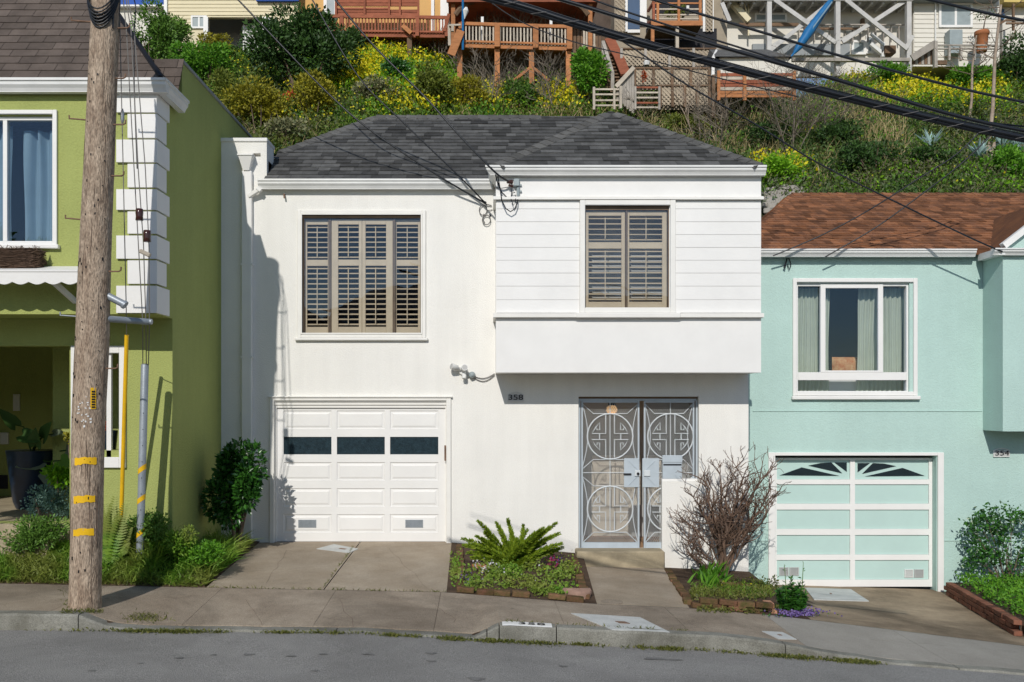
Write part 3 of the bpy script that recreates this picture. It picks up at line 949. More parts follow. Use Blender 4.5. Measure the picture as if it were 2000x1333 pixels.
# roof slopes
ex0, rz0, rx, ry, pitch = -4.05, 5.19, 1.88, 2.1, .72
yE = -.1
XE1 = 3.70
zr_ = 6.775; yr = yE + 2.2
roof = part(wh, 'roof', MB().add([(pr[1] - .02, yE, rz0), (XE1, yE, rz0), (1.88, yr, zr_), (-1.88, yr, zr_), (XL, .66, rz0 + (XL - ex0) * pitch), (XE1, yr + 2.2, rz0), (XL, yr + 2.2, rz0),
     (pr[1] - .02, yE + (pr[1] - ex0), rz0 + (pr[1] - ex0) * pitch), (XE1, yE, rz0 - .06), (pr[1] - .02, yE, rz0 - .06), (XE1, yr + 2.2, rz0 - .06), (XL, yr + 2.2, rz0 - .06), (pr[1] - .02, .3, rz0 - .06)],
     [(0, 1, 2, 3, 7), (1, 5, 2), (5, 6, 3, 2), (6, 4, 7, 3), (8, 9, 12, 10), (1, 8, 10, 5), (0, 9, 8, 1)]), shingle_grey)
mb = MB(); mb.box(XL + .2, XR - .2, 4.25, 6.3, ZE - .1, ZE); part(wh, 'flat_roof', mb, concrete_side)
sl = math.hypot(1, pitch)
Vv = Vector((0, 1, pitch)).normalized()
# bay roof: hip end facing the street
bx0, bx1 = .06, 3.715
yB = YBAY - .1
zB = 5.215
hw = (bx1 - bx0) / 2; ax = (bx0 + bx1) / 2
apex = Vector((ax, yB + hw, zB + hw * pitch))
yb_end = yE + (apex.z - rz0) / pitch + .6
broof = part(wh, 'bay_roof', MB().add([(bx0, yB, zB), (bx1, yB, zB), tuple(apex), (ax, yb_end, apex.z), (bx0, .4, zB), (bx1, 1.2, zB)],
     [(0, 1, 2), (0, 2, 3, 4), (1, 5, 3, 2), (0, 4, 5, 1)]), shingle_grey)
n1 = shingle_field(broof, (bx0, yB, zB), (1, 0, 0), Vv, hw * sl, lambda v: v / sl, lambda v: 2 * hw - v / sl, .145, (.13, .32), .009, shingle_grey, 150)
def lbm(v):
    return max(ex0 + v / sl, pr[1] + .002 if v / sl < .72 else -9)
def rbm(v):
    # stops where the bay roof rises out of it
    z = rz0 + v / sl * pitch; y = yE + v / sl
    xx = bx0 + (z - zB) / pitch if z > zB else bx0
    return min(xx + .04, ax)
n2 = shingle_field(roof, (0, yE, rz0), (1, 0, 0), Vv, 2.2 * sl, lbm, rbm, .145, (.13, .32), .009, shingle_grey, 150)
ridge_caps(roof, (pr[1], yE + (pr[1] - ex0), rz0 + (pr[1] - ex0) * pitch + .01), (-1.88, yr, zr_ + .01), shingle_cap)
ridge_caps(roof, (-1.88, yr, zr_ + .005), (1.0, yr, zr_ + .005), shingle_cap, drop=.7)
ridge_caps(broof, (bx0 + .02, yB, zB + .01), tuple(apex + Vector((0, 0, .01))), shingle_cap)
ridge_caps(broof, (bx1 - .02, yB, zB + .01), tuple(apex + Vector((0, 0, .01))), shingle_cap)
# gutters
gz = SZ(349.5, 12.86)
gutter(wh, SX(503, 12.85), .05, -.15, gz, .135, gutter_white)
mb = MB(); mb.box(SX(519, 13), .06, -.032, .002, SZ(372, 13), gz - .03); part(wh, 'fascia', mb, white_paint)
gzb = SZ(323, 12.22)
g2 = gutter(wh, SX(963, 12.25), SX(1497, 12.22), YBAY - .14, gzb, .125, gutter_white, 0.8)
prof = [(SX(968, DBAY) - .0, gzb - .125), (SX(968, DBAY) - .03, gzb - .11), (SX(968, DBAY) - .09, gzb - .04), (SX(968, DBAY) - .1, gzb - .002), (SX(968, DBAY) + .02, gzb - .002), (SX(968, DBAY) + .02, gzb - .125)]
mb = MB(); mb.poly_prism_y(prof[::-1], YBAY - .02, .05); part(wh, 'gutter_return', mb, gutter_white)

# bay
b0, b1 = SX(968.5, DBAY), SX(1486.5, DBAY)
zb0, zb1 = SZ(728, DBAY), SZ(334, DBAY)
hb = RC(1142, 1307, 399, 609, DBAY)
mb = MB()
mb.wall(b0, b1, zb0, zb1, [hb], YBAY, YBAY + .12)
mb.box(b0, b0 + .12, YBAY + .12, -.003, zb0, zb1); mb.box(b1 - .12, b1, YBAY + .12, -.003, zb0, zb1)
mb.box(b0 + .12, b1 - .12, YBAY + .12, -.003, zb0, zb0 + .1); mb.box(b0 + .12, b1 - .12, YBAY + .12, -.003, zb1 - .1, zb1)
bay = part(wh, 'bay', mb, white_paint)
ys = YBAY - .012
for (xa, xb) in ((969.5, 1131.5), (1319.5, 1485.5)):
    lines = [392.5, 408.7, 433.9, 459, 484, 509, 534, 559.5, 586, 611.5]
    for ya, yb in zip(lines, lines[1:]):
        x0, x1, z0, z1 = RC(xa, xb, ya, yb, DBAY)
        mb = MB(); o = R.uniform(-.0015, .0015)
        mb.add([(x0, ys + o, z0 + .002), (x1, ys + o, z0 + .002), (x1, ys + .0035 + o, z1 - .0015), (x0, ys + .0035 + o, z1 - .0015),
                (x0, YBAY - .0015, z0 + .004), (x1, YBAY - .0015, z0 + .004), (x1, YBAY - .0015, z1 - .003), (x0, YBAY - .0015, z1 - .003)],
               [(0, 1, 2, 3), (4, 0, 3, 7), (1, 5, 6, 2), (3, 2, 6, 7), (0, 4, 5, 1)])
        part(bay, 'board', mb, white_paint)
for (ya, yb, pj) in ((384.5, 391.5, .06), (612, 621.5, .07)):
    x0, x1, z0, z1 = RC(963.5, 1489.5, ya, yb, DBAY)
    mb = MB()
    if ya < 500:
        mb.prism_x([(YBAY - .002, z0), (YBAY - pj, z0), (YBAY - pj, z0 + .03), (YBAY - pj * .5, z1), (YBAY - .002, z1)][::-1], x0, x1)
    else:
        mb.prism_x([(YBAY - .002, z0), (YBAY - pj, z0 + .005), (YBAY - pj, z1 - .01), (YBAY - .002, z1)][::-1], x0, x1)
    mb.box(x0, b0 - .002, YBAY - .001, -.004, z0 + .001, z1 - .001)
    part(bay, 'string_course', mb, white_trim)
x0, x1, z0, z1 = RC(1132, 1318.5, 392, 622, DBAY)
mb = MB(); mb.frame(x0, x1, z0 + .07, z1, .072, YBAY - .05, YBAY - .0012, .006); mb.box(x0 - .06, x1 + .06, YBAY - .085, YBAY - .0012, z0, z0 + .068, .008)
w2 = part(bay, 'casing', mb, white_trim)
# bay window
win = bpy.data.objects.new('bay_window', None); COL.objects.link(win); win.parent = wh; win.location = (hb[0], YBAY, hb[2])
mb = MB(); mb.frame(hb[0] + .001, hb[1] - .001, hb[2] + .001, hb[3] - .001, .012, YBAY + .02, YBAY + .11, 0, .075, .012); part(win, 'window_frame', mb, frame_brown)
sec = [(SZ(589, DBAY), SZ(484.5, DBAY)), (SZ(472, DBAY), SZ(420, DBAY))]
yS = YBAY + .06
shutter(win, SX(1145, DBAY), SX(1222, DBAY), SZ(607, DBAY), SZ(410, DBAY), SX(1150.5, DBAY), SX(1215, DBAY), sec, yS, shutter_tan)
shutter(win, SX(1227, DBAY), SX(1304, DBAY), SZ(607, DBAY), SZ(410, DBAY), SX(1230.5, DBAY), SX(1295, DBAY), sec, yS, shutter_tan)
mb = MB(); mb.box(SX(1222.6, DBAY), SX(1226.4, DBAY), YBAY + .03, YBAY + .09, hb[2] + .013, hb[3] - .013); part(win, 'mullion', mb, frame_brown)
mb = MB(); mb.box(hb[0] + .013, hb[1] - .013, YBAY + .026, YBAY + .029, hb[2] + .012, hb[3] - .076); part(win, 'pane', mb, pane)
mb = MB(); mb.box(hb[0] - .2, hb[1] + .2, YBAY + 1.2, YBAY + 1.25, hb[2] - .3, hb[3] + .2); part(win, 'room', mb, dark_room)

# big shuttered window
x0, x1, z0, z1 = RC(581, 832, 411, 666, D0)
mb = MB(); mb.frame(x0, x1, z0 + .045, z1, .055, -.028, -.0015, .008); mb.frame(x0 + .05, x1 - .05, z0 + .09, z1 - .05, .022, -.038, -.029, .003); mb.box(x0 - .03, x1 + .03, -.06, -.0015, z0, z0 + .043, .01)
part(wh, 'window_surround', mb, white_trim)
win = bpy.data.objects.new('shuttered_window', None); COL.objects.link(win); win.parent = wh; win.location = (h_win[0], 0, h_win[2])
mb = MB(); mb.frame(h_win[0] + .001, h_win[1] - .001, h_win[2] + .001, h_win[3] - .001, .03, .03, .17, 0, .05, .03); part(win, 'window_frame', mb, frame_brown)
sec = [(SZ(638, D0), SZ(518, D0)), (SZ(506, D0), SZ(437, D0))]
za, zbm = SZ(652, D0), SZ(427, D0)
yS = .085
shutter(win, SX(594, D0), SX(640, D0), za, zbm, SX(597.5, D0), SX(638, D0), sec, yS, shutter_tan)
shutter(win, SX(646, D0), SX(705.5, D0), za, zbm, SX(659, D0), SX(699.5, D0), sec, yS - .02, shutter_tan)
shutter(win, SX(706, D0), SX(766, D0), za, zbm, SX(712.7, D0), SX(753, D0), sec, yS - .02, shutter_tan)
shutter(win, SX(772, D0), SX(820, D0), za, zbm, SX(773.5, D0), SX(815.5, D0), sec, yS, shutter_tan)
for px in (642.5, 769): 
    mb = MB(); mb.box(SX(px - 2.6, D0), SX(px + 2.6, D0), .05, .14, h_win[2] + .032, h_win[3] - .052); part(win, 'mullion', mb, frame_brown)
mb = MB(); mb.box(h_win[0] + .03, h_win[1] - .03, .040, .043, h_win[2] + .03, h_win[3] - .051); part(win, 'pane', mb, pane)
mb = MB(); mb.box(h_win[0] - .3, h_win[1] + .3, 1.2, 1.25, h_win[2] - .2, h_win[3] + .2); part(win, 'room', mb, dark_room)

# garage door
x0, x1, z0, z1 = RC(527, 881, 777, 1062, D0)
mb = MB(); w = .068
mb.box(x0, x0 + w, -.03, -.0015, -.02, z1, .006); mb.box(x1 - w, x1, -.03, -.0015, -.02, z1, .006); mb.box(x0 + w, x1 - w, -.03, -.0015, z1 - .045, z1, .006); mb.box(x0 - .02, x1 + .02, -.05, -.0012, z1 + .0, z1 + .02, .004)
gi = RC(539, 869.5, 797, 1060, D0)
mb.box(h_gar[0], h_gar[1], .03, .1, gi[3] + .001, h_gar[3] - .001); mb.box(h_gar[0], h_gar[1], .012, .03, gi[3] + .04, h_gar[3] - .002, .004)
mb.box(h_gar[0], gi[0], .03, .1, 0, gi[3]); mb.box(gi[1], h_gar[1], .03, .1, 0, gi[3])
part(wh, 'garage_casing', mb, white_trim)
gd = bpy.data.objects.new('garage_door', None); COL.objects.link(gd); gd.parent = wh; gd.location = (gi[0], .07, 0)
cols = [(552, 646), (656.6, 750.6), (761, 855.6)]
rows = [(802.7, 839), (854, 888.5), (904, 939.7), (955, 991), (1006, 1042)]
hl = [RC(a, b, c, d, D0) for a, b in cols for c, d in rows]
mb = MB(); mb.wall(gi[0], gi[1], .004, gi[3], hl, .06, .095); part(gd, 'door_leaf', mb, white_paint)
for (a, b) in cols:
    for i, (c, d) in enumerate(rows):
        x0, x1, z0, z1 = RC(a, b, c, d, D0)
        if i == 1:
            mb = MB(); mb.box(x0 + .002, x1 - .002, .074, .08, z0 + .002, z1 - .002); part(gd, 'pane', mb, obscure_glass)
            continue
        mb = MB(); e1, e2 = .028, .05
        def rg(k, y): return [(x0 + k, y, z0 + k), (x1 - k, y, z0 + k), (x1 - k, y, z1 - k), (x0 + k, y, z1 - k)]
        vsn = rg(.001, .066) + rg(.010, .072) + rg(.028, .071) + rg(.05, .063)
        fs = [(i0 * 4 + q, i0 * 4 + (q + 1) % 4, i0 * 4 + 4 + (q + 1) % 4, i0 * 4 + 4 + q) for i0 in range(3) for q in range(4)] + [(12, 13, 14, 15)]
        mb.add(vsn, fs); part(gd, 'panel', mb, white_paint)
for (a, b) in ((581, 616), (791, 825.5)):
    x0, x1, z0, z1 = RC(a, b, 1016.6, 1032, D0)
    mb = MB(); mb.frame(x0, x1, z0, z1, .012, .054, .0655)
    k = 8
    for i in range(k): mb.box(x0 + .012, x1 - .012, .056, .065, z0 + .014 + i * (z1 - z0 - .028) / k, z0 + .021 + i * (z1 - z0 - .028) / k)
    for i in range(12): mb.box(x0 + .016 + i * (x1 - x0 - .03) / 12, x0 + .022 + i * (x1 - x0 - .03) / 12, .0565, .0645, z0 + .012, z1 - .012)
    part(gd, 'vent', mb, galv)
mb = MB(); mb.box(*[SX(868.5, D0), SX(870.5, D0)], -.045, -.031, SZ(898, D0), SZ(872, D0)); mb.box(SX(868, D0), SX(871.5, D0), -.037, -.03, SZ(900, D0), SZ(870, D0)); part(gd, 'handle', mb, rust_steel)

# conductor head and downspout
mb = MB()
cz = SZ(309, 13)
cx = SX(484, 13)
mb.add([(cx - .1, -.15, cz), (cx + .1, -.15, cz), (cx + .1, -.002, cz), (cx - .1, -.002, cz), (cx - .04, -.09, cz - .2), (cx + .04, -.09, cz - .2), (cx + .04, -.002, cz - .2), (cx - .04, -.002, cz - .2)],
       [(3, 2, 1, 0), (0, 1, 5, 4), (1, 2, 6, 5), (2, 3, 7, 6), (3, 0, 4, 7), (4, 5, 6, 7)])
mb.box(cx - .11, cx + .11, -.16, -.002, cz - .0, cz + .02)
dp = part(wh, 'downspout', mb, white_paint)
mb = MB(); mb.box(cx - .075, cx + .075, -.075, -.002, -.05, cz - .2, .01); part(dp, 'pipe', mb, white_paint)
mb = MB()
mb.beam((SX(512, 13), -.1, SZ(371, 13)), (SX(508, 13), -.1, SZ(376, 13)), .08, .07); mb.beam((SX(509, 13), -.1, SZ(374.5, 13)), (SX(488, 13), -.06, SZ(386, 13)), .06, .06, ch=.008)
part(dp, 'elbow', mb, white_paint)
for zz in (SZ(700, 13), SZ(520, 13)):
    mb = MB(); mb.box(cx - .085, cx + .085, -.082, -.001, zz, zz + .03); part(dp, 'strap', mb, white_paint)

# porch alcove behind the gate
gx0, gx1 = SX(1130, D0), SX(1365, D0)
mb = MB()
zf = SZ(1075, D0)
mb.box(gx0 - .25, gx1 + .25, 1.42, 1.5, zf - .1, 2.2)
mb.box(gx0 - .25, gx0 - .17, .22, 1.42, zf - .1, 2.2); mb.box(gx1 + .17, gx1 + .25, .22, 1.42, zf - .1, 2.2); mb.box(gx0 - .17, gx1 + .17, .22, 1.42, 2.12, 2.2)
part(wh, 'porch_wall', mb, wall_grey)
mb = MB(); mb.box(gx0 - .17, gx1 + .17, .01, 1.42, zf - .12, zf - .012); pf = part(wh, 'porch_floor', mb, concrete_cream)
tl = MB(); tl.box(-.095, .095, -.095, .095, -.006, .006, .003); tme = tl.mesh('tile')
copies(pf, 'tile', tme, tile_brown, [Matrix.Translation((gx0 - .06 + .2 * i, .32 + .2 * j, zf - .004)) for i in range(10) for j in range(6)])
fd = bpy.data.objects.new('front_door', None); COL.objects.link(fd); fd.parent = wh
dx0, dx1 = SX(1156, 14.38), SX(1252, 14.38)
fd.location = (dx0, 1.38, zf)
mb = MB(); mb.box(dx0, dx1, 1.36, 1.40, zf + .0, zf + 1.28, .004)
part(fd, 'door_leaf', mb, door_cream)
for (za_, zb_) in ((.1, .32), (.42, .8), (.9, 1.2)):
    mb = MB(); mb.frame(dx0 + .09, dx1 - .09, zf + za_, zf + zb_, .02, 1.352, 1.359); part(fd, 'moulding', mb, door_cream)
dx2, dx3 = SX(1264, 14.38), SX(1290, 14.38)
mb = MB(); mb.box(dx2, dx3, 1.34, 1.40, zf + .35, zf + 1.28); part(fd, 'sidelight', mb, door_cream)
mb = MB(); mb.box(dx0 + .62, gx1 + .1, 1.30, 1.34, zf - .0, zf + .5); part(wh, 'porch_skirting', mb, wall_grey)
# lit porch lamp
lt = thing('porch_lamp', 'small warm lit ceiling lamp behind the top of the steel gate', 'lamp', P3(1195, 800, 13.55))
lx, ly, lz = lt.location
mb = MB(); mb.tube([(lx, ly, lz + .17), (lx, ly, lz + .06)], [.05, .06], 10); part(lt, 'fitting', mb, black_paint)
mb = MB(); mb.tube([(lx, ly, lz + .06), (lx, ly, lz + .03), (lx, ly, lz - .02), (lx, ly, lz - .06), (lx, ly, lz - .075)], [.04, .075, .085, .055, .01], 12); part(lt, 'bulb', mb, lamp_glow, True)
pl = bpy.data.lights.new('porch_bulb', 'POINT'); pl.energy = 1.6; pl.color = (1, .55, .2); pl.shadow_soft_size = .08
plo = bpy.data.objects.new('porch_bulb', pl); COL.objects.link(plo); plo.parent = lt; plo.location = (0, -.02, -.16)

# security gate
sg = thing('security_gate', 'pale blue steel gate with round lattice medallions across the porch entry', 'gate', (gx0, .09, zf))
yg = .09
zt = SZ(783, D0)
mb = MB()
for px in (1133, 1138, 1249, 1261, 1357, 1363): mb.box(SX(px - 1.7, D0), SX(px + 1.7, D0), yg - .02, yg + .03, zf + .01, zt, .004)
mb.box(gx0 + .012, gx1 - .012, yg - .018, yg + .028, zt - .001, zt + .028); 
for (a, b) in ((1139.8, 1247.2), (1262.8, 1355.2)):
    mb.box(SX(a, D0), SX(b, D0), yg - .016, yg + .026, zf + .012, zf + .1); mb.box(SX(a, D0), SX(b, D0), yg - .016, yg + .026, zt - .03, zt - .002)
part(sg, 'gate_frame', mb, gate_steel)
mb = MB(); mb.box(gx0 + .005, gx1 - .005, yg - .03, yg + .04, zt + .03, SZ(775.6, D0)); part(sg, 'header', mb, frame_brown)
def bars(mb, segs, cx, cz, s, r=.0085):
    for pts in segs:
        mb.tube([(cx + x * s, yg, cz - y * s) for x, y in pts], r, 5)
shou = []
for sx_ in (-1, 1):
    shou += [[(30 * sx_, -150), (30 * sx_, -20), (125 * sx_, -20), (100 * sx_, -62), (72 * sx_, -95), (72 * sx_, -45), (92 * sx_, -45), (92 * sx_, -60)],
             [(30 * sx_, 146), (30 * sx_, 22), (125 * sx_, 22), (102 * sx_, 62), (72 * sx_, 95), (72 * sx_, 45), (90 * sx_, 45), (90 * sx_, 60)],
             [(73 * sx_, -20), (73 * sx_, 22)]]
circ = [(157 * math.cos(t * math.pi / 16), 157 * math.sin(t * math.pi / 16)) for t in range(33)]
s = 1 / 3.5075 / 136
for (cxp, x_l, x_r) in ((1193.2, 1139.5, 1247.5), (1312.0, 1262.5, 1355.5)):
    for cyp in (853.5, 996):
        mb = MB(); cx_, cz_ = SX(cxp, D0), SZ(cyp, D0)
        bars(mb, [circ], cx_, cz_, s, .011); bars(mb, shou, cx_, cz_, s, .0085)
        part(sg, 'medallion', mb, gate_white)
    mb = MB()
    T = lambda px, py: (SX(px, D0), yg + .004, SZ(py, D0))
    w_ = (x_r - x_l) / 2; cm = (x_l + x_r) / 2
    def ln(*pts): mb.tube([T(*p) for p in pts], .0065, 4)
    ln((cxp, 785), (cxp, 1046))
    ln((x_l, 790), (cm - w_ * .62, 808.5), (cm + w_ * .62, 808.5), (x_r, 790))
    ln((x_l, 917), (cm - w_ * .62, 899), (cm + w_ * .62, 899), (x_r, 917))
    ln((x_l, 925), (x_r, 925)); ln((x_l, 933), (cm - w_ * .6, 951), (cm + w_ * .6, 951), (x_r, 933))
    ln((x_l, 1062), (cm - w_ * .6, 1042), (cm + w_ * .6, 1042), (x_r, 1062))
    for q in (-1, 1):
        for (ya, yb) in ((792, 912), (935, 1058)):
            ln(*[(cm + q * (w_ - 10 * math.sin(math.pi * t / 8)), ya + (yb - ya) * t / 8) for t in range(9)])
    part(sg, 'scrollwork', mb, gate_white)
    mb = MB(); X0, X1, Z0, Z1 = SX(x_l, D0), SX(x_r, D0), zf + .1, zt - .03
    st = .032; hgt = Z1 - Z0; wd = X1 - X0; sl_ = 1.5
    k = 0
    while k * st < wd + hgt / sl_:
        for sgn in (1, -1):
            # line x = X0 + k*st - (z-Z0)/sl (rising left) or mirrored
            xa = k * st; za_ = 0
            xb = xa - hgt / sl_; zb_ = hgt
            if xa > wd: za_ = (xa - wd) * sl_; xa = wd
            if xb < 0: zb_ = (k * st) * sl_; xb = 0
            if sgn < 0: xa, xb = wd - xa, wd - xb
            mb.beam((X0 + xa, yg + .018, Z0 + za_), (X0 + xb, yg + .018, Z0 + zb_), .0038, .0038)
        k += 1
    part(sg, 'wire_screen', mb, screen_wire, kind='stuff')
mb = MB(); x0, x1, z0, z1 = RC(1220, 1289, 896, 953, D0)
mb.box(x0, SX(1250, D0), yg - .03, yg - .022, z0, z1, .003); mb.box(SX(1256, D0), x1, yg - .03, yg - .022, z0, z1, .003)
for q in (-1, 1):
    for w_ in (-1, 1): mb.beam((SX(1255 + q * 8, D0), yg - .034, SZ(924.5 + w_ * 6, D0)), (SX(1255 + q * 26, D0), yg - .034, SZ(924.5 + w_ * 24, D0)), .008, .008)
lp = part(sg, 'lock_plate', mb, gate_steel)
mb = MB(); mb.box(SX(1241, D0), SX(1252, D0), yg - .05, yg - .031, SZ(931, D0), SZ(919, D0), .004); part(lp, 'lock_case', mb, gate_white)
mb = MB(); mb.box(SX(1259, D0), SX(1271, D0), yg - .05, yg - .031, SZ(931, D0), SZ(919, D0), .004); part(lp, 'lock_case', mb, gate_white)
mb = MB(); mb.tube([(SX(1247, D0), yg - .07, SZ(926, D0)), (SX(1247, D0), yg - .049, SZ(926, D0))], .02, 10); part(lp, 'lock_cylinder', mb, black_paint)
mb = MB(); mb.box(SX(1219, D0), SX(1234, D0), yg - .05, yg - .034, SZ(928.5, D0), SZ(925.5, D0)); part(lp, 'lever', mb, black_paint)
mb = MB(); x0, x1, z0, z1 = RC(1295, 1333, 890, 936, D0); mb.box(x0, x1, yg - .06, yg - .021, z0, z1, .006); mb.box(x0 - .004, x1 + .004, yg - .068, yg - .0595, z1 - .1, z1 - .005, .003)
mbx = part(sg, 'mail_slot_box', mb, gate_steel)
mb = MB(); mb.box(x0 + .01, x1 - .01, yg - .066, yg - .0605, z1 - .145, z1 - .125); part(mbx, 'slot', mb, black_paint)
# step
mb = MB(); mb.box(SX(1126, 12.75), SX(1297, 12.75), -.32, -.003, -.6, SZ(1076, 12.75) - .0, .015); part(wh, 'step', mb, concrete_cream)
mb = MB(); mb.box(SX(1126, 12.75) + .03, SX(1297, 12.75) - .02, -.002, .06, zf - .2, zf - .001, .004); part(wh, 'threshold', mb, concrete_cream)
mb = MB(); x0, x1, z0, z1 = RC(1293.5, 1364, 936, 941.5, D0); mb.box(x0, x1, .03, .2, z0, z1, .008); part(wh, 'wall_cap', mb, white_paint)

# number plaque, floodlight, cable loops, service bracket on the white house
def plaque(px0, px1, py0, py1, D, yw, num, label):
    x0, x1, z0, z1 = RC(px0, px1, py0, py1, D)
    t = thing('number_plaque', label, 'house number', ((x0 + x1) / 2, yw, z0))
    mb = MB(); mb.box(x0, x1, yw - .025, yw - .0015, z0, z1, .004)
    mb.tube([(x0 + .02 + (x1 - x0 - .04) * i / 8, yw - .02, z1 + .025 * math.sin(math.pi * i / 8)) for i in range(9)], .008, 5)
    part(t, 'plate', mb, plastic_white)
    mb = MB(); mb.box(x0 + .012, x1 - .012, yw - .0275, yw - .0255, z0 + .022, z1 - .012); part(t, 'tile_strip', mb, wall_grey)
    me = text_mesh(num, (z1 - z0) * 1.0, .003)
    o = link('numeral', me, black_paint, t); o.location = (0, -.031, (z1 - z0) / 2 + .004); o.rotation_euler = (math.radians(90), 0, 0)
    o.scale = (1.35, 1, 1)
    return t
plaque(991, 1023, 770, 785, 13, 0, '358', 'house number plaque 358 on white stucco under the bay')

fl = thing('floodlight', 'twin white security floodlight with sensor on the white wall above the garage', 'floodlight', P3(904, 726, 13))
def lampcan(p, d, r, L, m, nm, parent):
    p, d = Vector(p), Vector(d).normalized()
    mb = MB(); mb.tube([p, p + d * L * .35, p + d * L * .4, p + d * L], [r * .55, r * .6, r, r * 1.05], 12); part(parent, nm, mb, m, True)
    mb = MB(); mb.tube([p + d * (L * 1.0), p + d * (L * 1.01)], r * .85, 12); part(parent, 'lens', mb, wall_grey)
mb = MB(); mb.tube([P3(904, 724, 13)[:1] + (-.002,) + P3(904, 724, 13)[2:], P3(904, 724, 13)[:1] + (-.04,) + P3(904, 724, 13)[2:]], [.075, .06], 14); part(fl, 'mount', mb, plastic_white, True)
q = P3(904, 722, 12.95)
lampcan((q[0] - .03, -.05, q[2]), (-.75, -.45, .25), .045, .16, plastic_white, 'lamp_head', fl)
lampcan((q[0] + .01, -.05, q[2] + .0), (.15, -.9, .2), .045, .12, plastic_white, 'lamp_head', fl)
mb = MB(); mb.tube([(q[0] + .02, -.04, q[2] - .03), (q[0] + .02, -.1, q[2] - .10), (q[0] + .02, -.11, q[2] - .13)], [.02, .035, .03], 10); part(fl, 'sensor', mb, plastic_white, True)
cm_ = thing('wall_camera', 'small grey camera dome beside the floodlight, wires running to the bay', 'camera', P3(922, 733, 13))
q = P3(922, 733, 13); mb = MB(); mb.tube([(q[0], -.002, q[2]), (q[0], -.06, q[2]), (q[0] - .02, -.1, q[2] - .01)], [.05, .05, .02], 12); part(cm_, 'housing', mb, grey_box, True)
mb = MB()
for k in range(2):
    a, b = P3(925, 735 + 3 * k, 12.97), P3(966, 730 + k * 3, 12.97)
    mb.tube([(a[0] + (b[0] - a[0]) * t / 8, -.02, a[2] + (b[2] - a[2]) * t / 8 - (.05 + .02 * k) * math.sin(math.pi * t / 8)) for t in range(9)], .006, 4)
part(cm_, 'lead', mb, wire_grey)
mb = MB(); q = P3(556, 381, 13); mb.tube([(q[0], 0, q[2]), (q[0], -.05, q[2]), (q[0] + .01, -.06, q[2] - .06)], .012, 6); solo('wall_hook', mb, rust_steel, 'small dark iron hook on the white wall below the gutter', 'hook', loc=q)

# electric service bracket and loops
sv = thing('service_bracket', 'grey metal cable bracket with drooping loops on the white bay frieze', 'cable bracket', P3(1000, 362, DBAY))
mb = MB(); yy = YBAY
def T2(px, py, o=.05): return (SX(px, DBAY - o), yy - o, SZ(py, DBAY - o))
mb.tube([T2(1012, 352, .03), T2(1012, 384, .03)], .022, 8); mb.box(SX(1003, DBAY), SX(1014, DBAY), yy - .08, yy - .0015, SZ(366, DBAY), SZ(352, DBAY), .006); mb.beam(T2(1010, 362, .02), T2(1019, 362, .02), .02, .02); mb.beam(T2(1010, 374, .02), T2(1019, 374, .02), .02, .02)
part(sv, 'bracket', mb, grey_box)
mb = MB(); mb.tube([T2(991, 356, .1), T2(1000, 356, .06)], [.02, .03], 8); mb.tube([T2(994, 362, .08), T2(1001, 365, .05)], .018, 8); part(sv, 'insulator', mb, insulator_brown, True)
mb = MB()
mb.tube([T2(968, 341, .14), T2(970, 352, .1), T2(974, 362, .06), T2(980, 376, .05), T2(990, 386, .05), T2(998, 389, .04), T2(1000, 376, .04)], .0085, 5)
mb.tube([T2(972, 344, .1), T2(977, 370, .04), T2(980, 392, .075), T2(988, 408, .09), T2(997, 414, .09), T2(1005, 409, .09), T2(1010, 398, .08), T2(1012, 384, .03)], .008, 5)
mb.tube([T2(998, 389, .08), T2(1003, 402, .09), T2(1007, 396, .085), T2(1007, 382, .03)], .006, 5); mb.tube([T2(998, 368, .05), T2(1000, 378, .05), T2(1006, 376, .04)], .007, 5)
mb.tube([T2(968, 367, .02), T2(980, 368, .03), T2(992, 366, .05)], .005, 4)
part(sv, 'cable_loop', mb, cable_black)
cl = thing('cable_coil', 'thin coiled phone cable hanging on white stucco beside the bay corner', 'cable', P3(948, 405, D0))
mb = MB(); 
def T3(px, py, o=.03): return (SX(px, D0 - o), -o, SZ(py, D0 - o))
mb.tube([T3(943.5 + 7.5 * math.cos(t * .52), 411 + 10 * math.sin(t * .52)) for t in range(12)], .007, 4, closed=True)
mb.tube([T3(950 + 8 * math.cos(t * .52), 430 + 9.5 * math.sin(t * .52), .035) for t in range(12)], .007, 4, closed=True)
mb.tube([T3(944, 395, .06), T3(951, 400), T3(960, 402, .02)], .009, 5); mb.tube([T3(951, 412), T3(962, 410, .01)], .005, 4); mb.tube([T3(945, 418), T3(943, 428), T3(947, 436)], .006, 4)
part(cl, 'coil', mb, wire_grey)
mb = MB(); q = T3(945, 395, .06); mb.tube([q, (q[0] + .03, q[1], q[2] - .02)], .022, 6); mb.tube([T3(957, 420, .02), T3(958, 422, .0)], .014, 6); part(cl, 'clamp', mb, cable_black)

